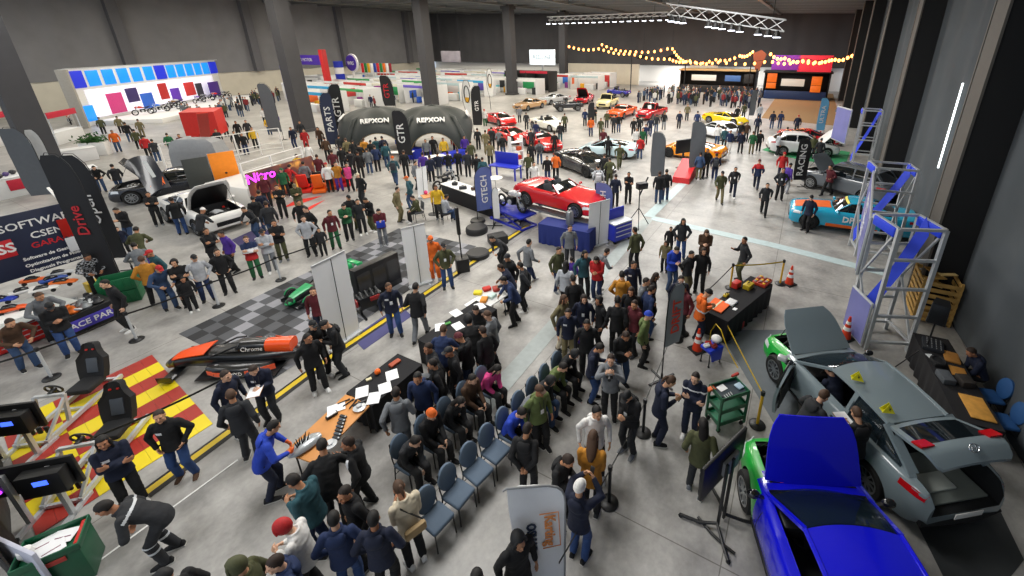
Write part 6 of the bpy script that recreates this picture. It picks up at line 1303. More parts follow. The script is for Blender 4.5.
# ---- white platform with railing, led wall, draped block
pa_, pb_ = at(252, 207), at(318, 184); t = thing('platform', 'white raised platform with railing and a glowing violet and orange screen front', 'platform', pa_, yaw2(pa_, pb_)); L = (pb_-pa_).length
q = MB(); q.m(white).rbox((L/2, 1.6, .5), (L, 3.2, 1.0), .02); q.build('deck', t)
def ledmat():
    m = bpy.data.materials.new('led_image'); m.use_nodes = True; nt = m.node_tree; b_ = nt.nodes['Principled BSDF']; tc = nt.nodes.new('ShaderNodeTexCoord'); n = nt.nodes.new('ShaderNodeTexNoise'); n.inputs['Scale'].default_value = 1.1; n.inputs['Detail'].default_value = 3
    r = nt.nodes.new('ShaderNodeValToRGB'); e = r.color_ramp.elements; e[0].position = .35; e[0].color = (*lin('1c1626'), 1); e[1].position = .72; e[1].color = (*lin('ffb347'), 1); x = e.new(.55); x.color = (*lin('6a2f1e'), 1)
    nt.links.new(tc.outputs['Object'], n.inputs['Vector']); nt.links.new(n.outputs['Fac'], r.inputs['Fac']); nt.links.new(r.outputs[0], b_.inputs['Emission Color']); b_.inputs['Emission Strength'].default_value = 1.2; b_.inputs['Base Color'].default_value = (.02, .02, .02, 1); return m
q = MB(); q.m(ledmat()).rbox((L/2, -.06, .95), (L*.96, .08, 1.7), .01); f_ = q.build('led_screen', t); text('Nitro', .7, frame((L*.2, -.11, 1.45), (1, 0, 0), (0, 0, 1)), mat('neon_magenta', 'e23af0', .4, emit=3, var=0), f_, bold=.01)
def railing(pts, label, z=0., h=1.1):
    t = thing('railing', label, 'railing', pts[0]); o = pts[0]
    for k, p in enumerate(pts): q = MB(); q.m(white).bar(p-o+V((0, 0, z)), p-o+V((0, 0, z+h)), .07); q.build('post', t)
    for a, b in zip(pts, pts[1:]):
        for zz in (.4, .75, h): q = MB(); q.m(white).bar(a-o+V((0, 0, z+zz)), b-o+V((0, 0, z+zz)), .05); q.build('rail', t)
railing([at(*p) for p in ((168, 172), (190, 168), (215, 164), (240, 160), (262, 155), (284, 152))], 'white railing in front of the stage visitors', h=1.9); railing([at(*p, 1.0) for p in ((246, 186), (275, 176), (305, 166))], 'white railing on the raised platform', h=1.2)
q = MB(); q.m(mat('drape_grey', '9a9da0', .7, bump=.4)); p0 = at(186, 181); q.loft([[p0+V((x*k+1.4, yy*k, z)) for x, yy in ((-1.5, -.5), (-.8, -.62), (0, -.5), (.8, -.65), (1.5, -.5), (1.5, .6), (0, .7), (-1.5, .6))] for z, k in ((0, 1.05), (.8, 1.0), (1.9, .95), (2.5, .85), (2.7, .6))]); tag(q.build('covered_display'), 'tall display covered by a grey sheet behind the black coupe', 'covered display')
t, L = boardpx((218, 190), (243, 185), .2, 2.3, 'orange and black display board behind the white muscle coupe', mat('board_orange', 'f08a1a', .5), (), name='display_board', cat='board'); q = MB(); q.m(mat('board_dark', '3a3e3c', .5)).rbox((-.6, 0, 1.2), (1.1, .06, 2.0), .01); q.build('dark_panel', t); q = MB(); q.m(black).ball((L*.5, -.04, 1.1), (.06, .02, .06), 8); q.build('keyhole', t)
# red mats, orange simulators
for pts, lb in ((((283, 208), (303, 203), (322, 196), (296, 200)), 'red mat at the feet of the simulator crowd'), (((295, 215), (313, 205), (325, 200), (305, 213)), 'red carpet strip beside the orange simulators')):
    q = MB(); q.m(mat('mat_red', 'cf2f22', .8)).prism([at(u, v, .003) for u, v in pts], (0, 0, .01)); tag(q.build('floor_mat'), lb, 'floor mat')
q = MB(); q.m(mat('mat_purple', '3e3762', .8)).prism([at(u, v, .003) for u, v in ((232, 240), (262, 226), (276, 236), (246, 252))], (0, 0, .01)); tag(q.build('floor_mat'), 'purple mat behind the spectators by the white coupe', 'floor mat')
def arcade(p, rz, col, label):
    t = thing('driving_seat', label, 'driving seat', p, rz); cm = mat('arc_'+col, col, .4)
    q = MB(); q.m(cm).rbox((0, 0, .12), (1.5, .7, .2), .04); q.build('base', t); T = MX.Translation((-.5, 0, .3)) @ MX.Rotation(-.3, 4, 'Y'); q = MB(); q.m(cm).rbox((-.25, 0, .38), (.55, .55, .14), .05); q.T = T; q.rbox((0, 0, .45), (.14, .52, .85), .05); q.build('seat', t)
    q = MB(); q.m(black).rbox((.6, 0, .7), (.1, .8, .5), .02); q.bar((.6, 0, .2), (.6, 0, .5), .1); q.build('screen', t); return t
for u, v, a, c, lb in ((307, 190, 60, 'd8281c', 'red driving simulator seat in the simulator crowd'), (321, 190, 70, 'ee6a18', 'orange driving simulator seat at the front of the simulator crowd'), (333, 187, 75, 'e8641a', 'orange driving simulator seat behind the front one'), (345, 184, 80, 'cc2430', 'crimson driving simulator seat beside the pink vest')): arcade(at(u, v), yaw_at(u, v, a), c, lb)
# ---------------------------------------------------------------- inflatable tent and flags
tm_ = mat('tent_black', '2a2f2e', .6, var=.12, scale=.6); tin = mat('tent_lining', 'a89470', .8)
def tent(p, r, h, rz, label, txt):
    t = thing('inflatable_tent', label, 'tent', p, rz); n = 56
    q = MB(); q.m(tm_); rows = []
    for j in range(9):
        e = j/8; rr_ = []
        for i in range(n+1):
            a = 2*PI*i/n; dd = abs((a+PI/4) % (PI/2)-PI/4); leg = min(1, dd/.785)          # four legs on the diagonals, arches between
            z0 = h*.56*math.sqrt(max(0, 1-(dd/.6)**2)); R_ = r*(1+.08*leg)
            th = e*PI/2; z = z0+(h-z0)*math.sin(th); rad = R_*math.cos(th)**.8 if e < 1 else .02
            rr_.append(V((rad*math.cos(a), rad*math.sin(a), z)))
        rows.append(rr_)
    q.grid(rows); q.build('canopy', t)
    q = MB(); q.m(tin); q.grid([[V((v.x*.97, v.y*.97, v.z-.07)) for v in r_] for r_ in rows[:7]]); q.build('lining', t)
    for k in range(4):
        a = PI/4+k*PI/2; q = MB(); q.m(tm_).tube([(r*1.08*math.cos(a), r*1.08*math.sin(a), .0), (r*1.05*math.cos(a), r*1.05*math.sin(a), h*.35), (r*.75*math.cos(a), r*.75*math.sin(a), h*.78), (0, 0, h*1.0)], [.24, .22, .18, .12], 10); q.build('air_leg', t)
    for k in range(4):
        a = k*PI/2; T = frame((r*.9*math.cos(a), r*.9*math.sin(a), h*.8), (-math.sin(a), math.cos(a), 0), (-.62*math.cos(a), -.62*math.sin(a), .75)); text(txt, .5, T, white, t, depth=.06, bold=.01)
    return t
tent(at(383, 150), 2.85, 3.4, math.radians(19), 'black inflatable arch tent on the left with white lettering', 'REPXON'); tent(at(437, 150), 2.95, 3.5, math.radians(14), 'black inflatable arch tent on the right beside the white oval flags', 'REPXON')
feather(at(329, 150), yaw_at(329, 150, 0), 4.6, 'navy feather banner left of the black tents', fln, 'PARTS', white, w=1.0, low=.1, tsize=.7); feather(at(338, 148), yaw_at(338, 148, 0), 5.2, 'black feather banner with white lettering left of the tents', flk, 'GTR', white, w=1.1, low=.3, tsize=.8)
feather(at(414, 166), yaw_at(414, 166, 180), 3.9, 'black feather banner standing between the two tents', flk, 'GTR', white, w=1.0, low=.2, tsize=.7); feather(at(398, 122), yaw_at(398, 122, 180), 5, 'black feather banner behind the tents', flk, 'GTR', rdl, w=1.3, low=.35, tsize=.8)
yb = mat('flag_gold', 'd9a21c', .6)
def ovalflag(p, yaw, h, label):
    t = thing('oval_flag', label, 'flag', p, yaw); q = MB(); q.m(flw); rows = []
    for k in range(11): e = k/10; w = .75*math.sin(PI*(.14+.72*e)); rows.append([V((-w+2*w*j/6, .02*math.sin(j), h*(.34+.66*e))) for j in range(7)])
    q.slab(rows, (0, .02, 0)); f_ = q.build('flag', t); q = MB(); q.m(black).tube([(-.5*math.sin(PI*(.14)), 0, 0)]+[r_[0]-V((.02, 0, 0)) for r_ in rows]+[r_[-1] for r_ in rows[::-1][:3]], .03, 6); q.build('pole', t)
    q = MB(); q.m(black).tube([(.42*math.cos(a), -.03, h*.72+.8*math.sin(a)) for a in [2*PI*i/20 for i in range(20)]], .05, 6, True); q.build('ring_mark', f_); q = MB(); q.m(yb).rbox((0, -.03, h*.6), (.6, .02, .5), .05); q.build('gold_mark', f_)
ovalflag(at(470, 128), yaw_at(470, 128, -10), 4.6, 'white oval flag with gold mark beside the right tent'); ovalflag(at(492, 110), yaw_at(492, 110, -10), 5., 'white oval flag with gold mark near the far column')
for u, v, h, m_, w_, lb, tx, a in ((474, 132, 4.4, flk, .9, 'black feather banner behind the right tent', 'GTR', 0), (663, 184, 3.2, flg, .8, 'dark grey feather banner in front of the orange supercar', None, 180), (702, 178, 3.6, flg, .9, 'grey feather banner with red base by the orange supercar', None, 180), (804, 187, 2.9, flk, .75, 'black feather banner with white lettering in the open right aisle', 'RACING', 180), (588, 130, 2.7, flk, .6, 'small black feather banner behind the pale blue supercar', None, 0), (823, 136, 3.4, mat('flag_sky', '6cb4e2', .6), .75, 'sky blue feather banner behind the white saloon', 'ULTRA', 180), (748, 120, 3.2, flg, .6, 'grey feather banner near the yellow coupe', None, 0), (284, 140, 5.0, flg, 1.2, 'grey feather banner beside the blue wrapped column', None, 180)):
    feather(at(u, v), yaw_at(u, v, a), h, lb, m_, tx, white, w=w_, low=.15, tsize=.5)
t = thing('ramp_podium', 'red wedge podium beneath the grey feather banners', 'podium', at(685, 178), yaw_at(685, 178, 50)); q = MB(); q.m(mat('podium_red', 'c8242a', .5)).prism([(-1.2, -.5, 0), (1.2, -.5, 0), (1.2, -.5, .95), (-1.2, -.5, .35)], (0, 1.0, 0)); q.build('body', t)
t = thing('display_screen', 'small black monitor on a post behind the red podium', 'screen', at(682, 168), yaw_at(682, 168, 10)); q = MB(); q.m(black).rbox((0, 0, 1.5), (1.3, .12, .9), .02); q.build('panel', t); q = MB(); q.m(dark).bar((0, 0, 0), (0, 0, 1.1), .1); q.box((0, 0, .02), (.7, .5, .04)); q.build('post', t)
q = MB(); q.m(mat('mat_lawn', '2c8a58', .8)).prism([at(u, v, .003) for u, v in ((762, 150), (778, 142), (850, 152), (845, 166), (800, 160))], (0, 0, .01)); tag(q.build('floor_mat'), 'green mat under the white saloon with raised bonnet', 'floor mat')
q = MB(); q.m(mat('mat_fawn', '8f6f49', .9)).prism([hall(-4, 52, .003), hall(3.6, 50, .003), hall(3.8, 82, .003), hall(-4, 82, .003)], (0, 0, .008)); tag(q.build('floor_mat'), 'brown carpet in front of the food truck', 'floor mat')
# ---------------------------------------------------------------- the field of white stands
rb = random.Random(21); fas = ['d9dcdc', 'e4e4e0', '35a5d8', '3fa05a', 'c33a34', 'd8d4c4', '6a5ac0', 'e0e2e4', 'b8cfd4', 'e6e6e6']
k = 0; used_lb = {}
for s_ in (33, 38.5, 44, 49.5, 55, 60.5, 66, 71.5, 77):
    for w_ in (-80, -73.5, -67, -60.5, -54, -47.5, -41.5, -35.5):
        if (s_ < 46 and w_ < -70) or (s_ == 33 and w_ < -60) or (w_ > -46 and s_ < 58) or (w_ > -38 and s_ < 68) or (s_ == 33 and w_ > -52) or (s_ == 38.5 and w_ > -48) or (s_ == 66 and -48 < w_ < -40) or any((hall(w_, s_)-V((g_.x, g_.y, 0))).length < 4.2 for g_ in (ats(351, 63, 52), ats(339, 69, 50), ats(312, 70, 45))): continue
        c = fas[rb.randrange(len(fas))]; t = thing('exhibition_stand', 'x', 'stand', hall(w_, s_), -math.radians(28.2)+rb.uniform(-.05, .05), 'white exhibition stands'); hh = rb.uniform(2.4, 2.7); fm_ = mat('fascia_'+c, c, .5)
        q = MB(); q.m(ws).rbox((0, 2.6, hh/2), (5.4, .08, hh), .01); q.build('back_wall', t)
        for sx in (-1, 1): q = MB(); q.m(ws).rbox((sx*2.7, 1.1, hh/2), (.08, 3.0, hh), .01); q.build('side_wall', t)
        q = MB(); q.m(fm_).rbox((0, -.4, hh-.18), (5.4, .08, .36), .01); q.build('fascia', t)
        q = MB(); q.m(ws).rbox((rb.uniform(-1.4, 1.4), .1, .5), (1.8, .6, 1.0), .03); q.build('desk', t)
        pc = ['c43c3c', '3a74c8', '2e9a5c', 'e0b23a', '5a4aa8', '2c2e32', 'd8d8d8', '48b4c8'][rb.randrange(8)]; q = MB(); q.m(mat('poster_'+pc, pc, .5)).rbox((rb.uniform(-1.2, 1.2), 2.52, 1.4), (2.2, .05, 1.4), .01); q.build('poster', t)
        for k in range(4):
            pc2 = ('c43c3c', '2a5ac0', '1f7a4a', 'd8a01c', '2c2e32', '48b4c8', '8a3a8a', 'e0662a', '24262a')[rb.randrange(9)]; sx = (-1, 1)[k % 2]; q = MB(); q.m(mat('poster_'+pc2, pc2, .5))
            if k < 2: q.rbox((sx*2.64, rb.uniform(.2, 1.8), rb.uniform(1.2, 1.7)), (.05, rb.uniform(.7, 1.6), rb.uniform(.8, 1.5)), .01)
            else: q.rbox((sx*rb.uniform(.6, 2.0), rb.uniform(.6, 1.9), .5), (rb.uniform(.5, 1.1), .5, rb.uniform(.8, 1.3)), .03)
            q.build('poster' if k < 2 else 'display_unit', t)
        cn = {'d9dcdc': 'pale grey', 'e4e4e0': 'off white', '35a5d8': 'sky blue', '3fa05a': 'green', 'c33a34': 'red', 'd8d4c4': 'ivory', '6a5ac0': 'violet', 'e0e2e4': 'white', 'b8cfd4': 'ice blue', 'e6e6e6': 'plain white'}[c]
        pn = {'c43c3c': 'red', '3a74c8': 'blue', '2e9a5c': 'green', 'e0b23a': 'yellow', '5a4aa8': 'purple', '2c2e32': 'black', 'd8d8d8': 'pale', '48b4c8': 'turquoise'}[pc]
        t['label'] = 'white walled stand with %s fascia and %s poster, %s row, %s' % (cn, pn, ('first', 'second', 'third', 'fourth', 'fifth', 'sixth', 'seventh', 'eighth', 'last')[int((s_-33)//5.5)], {-80: 'against the left wall', -73.5: 'second from the wall', -67: 'third from the wall', -60.5: 'fourth from the wall', -54: 'fifth from the wall', -47.5: 'beside the column line', -41.5: 'past the column line', -35.5: 'nearest the cars'}[w_])
sgp = mat('sign_purple', '4a2aa0', .5, var=.04)
a, b = ats(294, 84, 45), ats(330, 82, 45); a.z = b.z = 0; y = yaw2(a, b); L = (b-a).length; PZ = ats(312, 60, 45).z; t = thing('entrance_portal', 'purple portal sign with a red pillar above the white stands', 'portal', a, y)
q = MB(); q.m(sgp).rbox((L*.45, 0, PZ), (L*.95, .3, 1.5), .02); f_ = q.build('banner', t); text('EXPO MOTOR', .7, frame((L*.45, -.17, PZ), (1, 0, 0), (0, 0, 1)), white, f_)
q = MB(); q.m(mat('pillar_red', 'd02a2a', .5)).rbox((L*.95, 0, PZ/2+.8), (.8, .8, PZ+1.6), .03); q.build('pillar', t); q = MB(); q.m(white).rbox((L*.02, 0, PZ/2+.4), (.4, .5, PZ+.8), .03); q.build('post', t)
p = ats(351, 63, 52); zc = p.z; rd = 7.5*(p-CAM).dot(FW)/F_PX; p.z = 0; t = thing('round_sign', 'round purple sign on a white disc above the white stands', 'sign', p, y); q = MB(); q.m(white).cyl((.2, .25, zc), (.2, .05, zc), rd*1.15, n=36); q.build('disc', t); q = MB(); q.m(sgp).cyl((0, .04, zc), (0, -.08, zc), rd, n=36); f_ = q.build('face', t); text('WRS', rd*.62, frame((0, -.1, zc-.05), (1, 0, 0), (0, 0, 1)), white, f_, bold=.02); q = MB(); q.m(white).bar((0, .15, 0), (0, .15, zc-rd), .3); q.build('post', t)
p = ats(339, 69, 50); zt = ats(339, 61, 50).z; p.z = 0; t = thing('sign_tower', 'blue tower sign with white bands beside the round purple sign', 'sign', p, y)
for k, m_ in enumerate((blue, white, blue, white, blue)): q = MB(); q.m(m_).cyl((0, 0, zt*k/5), (0, 0, zt*(k+.97)/5), .75, n=20); q.build('drum', t)
fc = [('c8202a', 'red'), ('1f7a3c', 'green'), ('d8a01c', 'yellow'), ('e4e4e4', 'white'), ('24409a', 'blue'), ('c8202a', 'red'), ('1f7a3c', 'green'), ('e06a1c', 'orange'), ('e4e4e4', 'white'), ('8a1c2a', 'maroon')]
for k in range(10):
    p = ats(360+3.1*k, 63, 55+.5*k); fz = p.z; p.z = 0; c, nm = fc[k]; t = thing('flag', '%s flag on a pole, %s in the row right of the round sign' % (nm, ('first', 'second', 'third', 'fourth', 'fifth', 'sixth', 'seventh', 'eighth', 'ninth', 'last')[k]), 'flag', p, y+.5, 'row of flags on poles')
    q = MB(); q.m(alu).cyl((0, 0, 0), (0, 0, fz), .06, n=8); q.build('pole', t); q = MB(); q.m(mat('fl_'+c, c, .7)).slab([[V((.06+.1*i, .06*math.sin(i+j), fz-1.7+.55*j)) for i in range(6)] for j in range(4)], (0, .02, 0)); q.build('flag_cloth', t)
a, b = ats(442, 62, 60), ats(461, 62, 60); zt = ats(450, 51, 60).z; t = thing('hanging_screen', 'grey picture screen hanging over the white stands', 'screen', a, yaw2(a, b)); L = (b-a).length; q = MB(); q.m(mat('screen_grey', '8d8890', .4, var=.5, scale=.8)).rbox((L/2, 0, (zt-a.z)/2), (L, .1, zt-a.z), .02); q.build('panel', t)
for x in (.1, L-.1): q = MB(); q.m(dark).bar((x, 0, zt-a.z), (x, 0, 13.2-a.z), .05); q.build('cable', t)
a = ats(530, 64, 70); b = ats(555, 63, 70); t = thing('light_sign', 'bright white lit sign on the far drape', 'sign', a, yaw2(a, b)); L = (b-a).length; q = MB(); q.m(mat('sign_lit', 'dfe9ee', .5, emit=1.2, var=0)).rbox((L/2, 0, 1.2), (L, .2, 2.6), .02); q.build('lit_face', t); q = MB(); q.m(alu).bar((L/2, .1, -a.z), (L/2, .1, 0), .3); q.build('post', t); text('REDLINE', 1.0, frame((L/2, -.11, 1.2), (1, 0, 0), (0, 0, 1)), mat('sign_text', '6a7a84', .6), t)
t = thing('exhibition_stand', 'black walled stand with red top before the far columns', 'stand', hall(-43.5, 66), -.49); q = MB(); q.m(black); q.rbox((0, 1.5, 1.7), (9, .1, 3.4), .01); q.build('back_wall', t); q = MB(); q.m(rs).rbox((1.5, -1.4, 3.3), (5.5, .15, .4), .01); q.build('fascia', t)
for x in (-4.5, 0, 4.5): q = MB(); q.m(black).rbox((x, 0, 1.7), (.1, 3, 3.4), .01); q.build('side_wall', t)
# ---------------------------------------------------------------- food corner
def stall(w, s_, L, D, H, label, body, roofm_, yaw=0., name='food_stall', signs=(), counterm=black):
    t = thing(name, label, 'stall', hall(w, s_), -math.radians(28.2)+yaw)
    q = MB(); q.m(body).rbox((0, D/2, H/2), (L, .15, H), .02); q.build('back_wall', t)
    for sx in (-1, 1): q = MB(); q.m(body).rbox((sx*L/2, 0, H/2), (.15, D, H), .02); q.build('side_wall', t)
    q = MB(); q.m(roofm_).rbox((0, -.2, H+.1), (L+.5, D+.8, .22), .03); q.build('roof', t); q = MB(); q.m(counterm).rbox((0, -D/2, .6), (L*.96, .5, 1.2), .03); q.build('counter', t)
    for x, z, w_, h_, m_, tx in signs:
        q = MB(); q.m(m_).rbox((x, -D/2-.4, z), (w_, .1, h_), .02); f_ = q.build('sign', t)
        if tx: text(tx, h_*.5, frame((x, -D/2-.46, z), (1, 0, 0), (0, 0, 1)), white, f_, bold=.01)
    return t
og = mat('sign_orange', 'e8731c', .5, emit=.25, var=0); litw = mat('lit_window', 'c9cac2', .4, emit=.35, var=0)
stall(-1.6, 73, 8.4, 3, 3.7, 'black food truck stall with orange round signs under a pink and purple roof sign', black, black, signs=((-3.2, 3.0, 1.3, 1.2, og, None), (-3.2, 1.9, 1.3, .8, og, None), (2.6, 2.7, 1.3, 1.2, og, None), (2.6, 1.6, 1.3, .9, og, None), (-.4, 2.4, 3.0, 1.0, litw, None), (-1.7, 5.1, 3.6, 2.0, mat('sign_violet2', '8a3ab4', .5, emit=.3), None), (2.0, 5.0, 4.2, 2.2, mat('sign_pink', 'e2344a', .5, emit=.4), None)), counterm=mat('stall_blue', '1f3a6a', .5))
stall(-13.5, 77.5, 12, 3, 3.5, 'wooden roofed bar with lit shelves in the food corner', mat('bar_black', '22201e', .6), mat('bar_wood', 'b8996a', .6), signs=((-2.0, 2.4, 4.0, .9, litw, None), (2.6, 2.4, 2.4, .9, mat('bar_blue', '3a5a8a', .4, emit=.5), None), (5, 2.4, 1.4, 1.4, mat('menu_black', '202020', .6), None)))
t = thing('wheel_arch_sign', 'tall rust coloured arrow shaped sign by the food bar', 'sign', hall(-7.0, 71.5), -.49); q = MB(); q.m(dark).bar((0, 0, 0), (0, 0, 4.2), .25); q.build('post', t); q = MB(); q.m(mat('rust_sign', 'a5583a', .6)).prism([(-.3, -.1, 4.0), (.3, -.1, 4.0), (1.0, -.1, 6.2), (.2, -.1, 6.8), (-.9, -.1, 6.3)], (0, .15, 0)); q.build('face', t)
for k, (w_, s_) in enumerate(((-27, 78), (-21.8, 78))):
    t = thing('lantern', ('glass lantern hanging left in front of the lit back opening', 'glass lantern hanging right in front of the lit back opening')[k], 'lantern', hall(w_, s_, 5.2), 0); q = MB(); q.m(dark); q.cyl((0, 0, 0), (0, 0, .7), 1.3, .2, 6); q.build('hood', t); q = MB(); q.m(dark).cyl((0, 0, .6), (0, 0, 8), .03, n=6); q.build('cable', t)
q = MB(); q.m(cream); hbox(q, -46, -30, 84.4, 84.8, 0, 3.9); hbox(q, -20, -15, 84.4, 84.8, 0, 3.9); struct(q.build('trim_40'))
lamp(-25, 89, 3.6, 900, 3.); lamp(-10, 89, 3.6, 500, 3.); lamp(-36, 89, 3.6, 500, 3.)
# ---- strings of warm bulbs
wb = mat('warm_bulb', 'ff9a4a', .4, emit=9., var=0)
def bulbs(pts, s_, n, label):
    P_ = [ats(u, v, s_) for u, v in pts]; o = P_[0].copy(); t = thing('string_light', label, 'string lights', o); path = []
    for a, b in zip(P_, P_[1:]):
        m_ = 8
        for i in range(m_): e = i/m_; path.append(a.lerp(b, e)-V((0, 0, .35*math.sin(PI*e)))-o)
    path.append(P_[-1]-o); q = MB(); q.m(black).tube(path, .035, 5); q.build('cable', t)
    bm_ = MB(); bm_.m(wb).ball((0, 0, 0), (.17, .17, .22), 10); me = bm_.mesh('bulb'); N_ = len(path)-1
    for i in range(n): e = i/(n-1)*N_; j = min(N_-1, int(e)); link('bulb', me, t, loc=path[j].lerp(path[j+1], e-j)-V((0, 0, .28)))
bulbs(((569, 45), (600, 47), (632, 52), (669, 57), (690, 59)), 70, 26, 'lower left string of warm bulbs before the far drape'); bulbs(((602, 43), (632, 50), (672, 46), (685, 60)), 74, 20, 'upper left string of warm bulbs before the far drape')
bulbs(((685, 60), (716, 58), (740, 54), (753, 50)), 72, 16, 'middle string of warm bulbs above the wooden bar'); bulbs(((690, 59), (720, 60), (770, 59), (802, 59), (832, 58)), 68, 22, 'long low string of warm bulbs over the food corner'); bulbs(((771, 52), (786, 56), (805, 58), (834, 57), (852, 53), (866, 56)), 66, 22, 'right string of warm bulbs above the food truck')
for k, (u, v, s_) in enumerate(((632, 51, 72), (686, 60, 72), (753, 50, 72))):
    p = ats(u, v, s_); h = p.z; q = MB(); q.m(black).cyl((p.x, p.y, 0), (p.x, p.y, h+.1), .09, n=8); tag(q.build('light_pole'), ('black pole holding the bulbs left of the lanterns', 'black pole holding the bulbs at the wooden bar', 'black pole holding the bulbs between bar and truck')[k], 'pole')
# ---- lighting trusses
ll = mat('stage_lamp', 'eef2ff', .3, emit=6., var=0)
def truss(u0, v0, u1, v1, s_, lamps, label, r=.3, s1=None):
    a, b = ats(u0, v0, s_), ats(u1, v1, s1 or s_); L = (b-a).length; t = thing('lighting_truss', label, 'truss', a, 0); d = (b-a).normalized(); n = d.cross(V((0, 0, 1))).normalized(); N_ = max(4, int(L/1.2))
    offs = (n*r, -n*r, V((0, 0, -r*1.6)))
    for o in offs: q = MB(); q.m(alu).tube([o, b-a+o], .06, 6); q.build('chord', t)
    q = MB(); q.m(alu)
    for k in range(N_):
        e0, e1 = d*(L*k/N_), d*(L*(k+1)/N_)
        for i in range(3): q.bar(e0+offs[i], e1+offs[(i+1) % 3], .05)
    q.build('lacing', t)
    for e in lamps:
        c = d*(L*e)+V((0, 0, -r*1.6-.5)); q = MB(); q.m(black).cyl(c+V((0, 0, .5)), c, .12, .32, 12); lh = q.build('lamp_housing', t); q = MB(); q.m(ll).cyl(c+V((0, 0, -.01)), c+V((0, 0, -.06)), .3, n=12); q.build('lens', lh)
    for e in (.1, .9): q = MB(); q.m(dark).bar(d*(L*e), d*(L*e)+V((0, 0, max(.3, 12.7-a.z-d.z*L*e))), .05); q.build('hanger', t)
truss(548, 17, 668, 12, 62, [i/17 for i in range(18)], 'long lighting truss of white lamps beside the far column'); truss(668, 4, 786, 20, 42, [.04, .1, .15, .38, .44, .5, .58, .65, .8, .88, .95], 'near lighting truss of white lamps on the right', .55)
# ---- a few more things along the hall
motorcycle(at(447, 188), 1.0, 'dark motorcycle frame beside the long white topped counter', 0, '2a2c30')
t = thing('shelf_rack', 'narrow rack of red goods left of the red convertible', 'rack', at(517, 170), .6)
for z in (.1, .7, 1.3, 1.9): q = MB(); q.m(white).rbox((0, 0, z), (.9, .45, .05), .01); q.build('shelf', t)
for sx in (-1, 1): q = MB(); q.m(white).bar((sx*.43, 0, 0), (sx*.43, 0, 2.3), .05, .4); q.build('post', t)
for k in range(6): q = MB(); q.m(mat('goods_%d' % (k % 3), ('b8241c', 'd8d8d4', 'c8502a')[k % 3], .6)).rbox((0, 0, .13), (.3, .28, .26), .04); item('goods_box', '%s box on the rack by the red convertible, %s shelf, %s' % (('red', 'white', 'rust')[k % 3], ('lowest', 'second', 'third')[k//2], ('left', 'right')[k % 2]), 'box', q, at(517, 170)+MX.Rotation(.6, 3, 'Z') @ V((-.2+.4*(k % 2), 0, .127+.6*(k//2))), .6)
for k, (u, v, c, lb) in enumerate(((592, 100, 'd8d8d8', 'white round gaming seat'),)): pass
tb2 = [(402, 162), (420, 158), (438, 166), (455, 162)]
for k, (u, v) in enumerate(tb2): table(at(u, v), .3*k, 1.8, .7, ('white table under the left tent edge', 'blue draped table between the tents', 'white table in front of the right tent', 'blue draped table at the right tent edge')[k], top=white, cloth=blue if k % 2 else None)
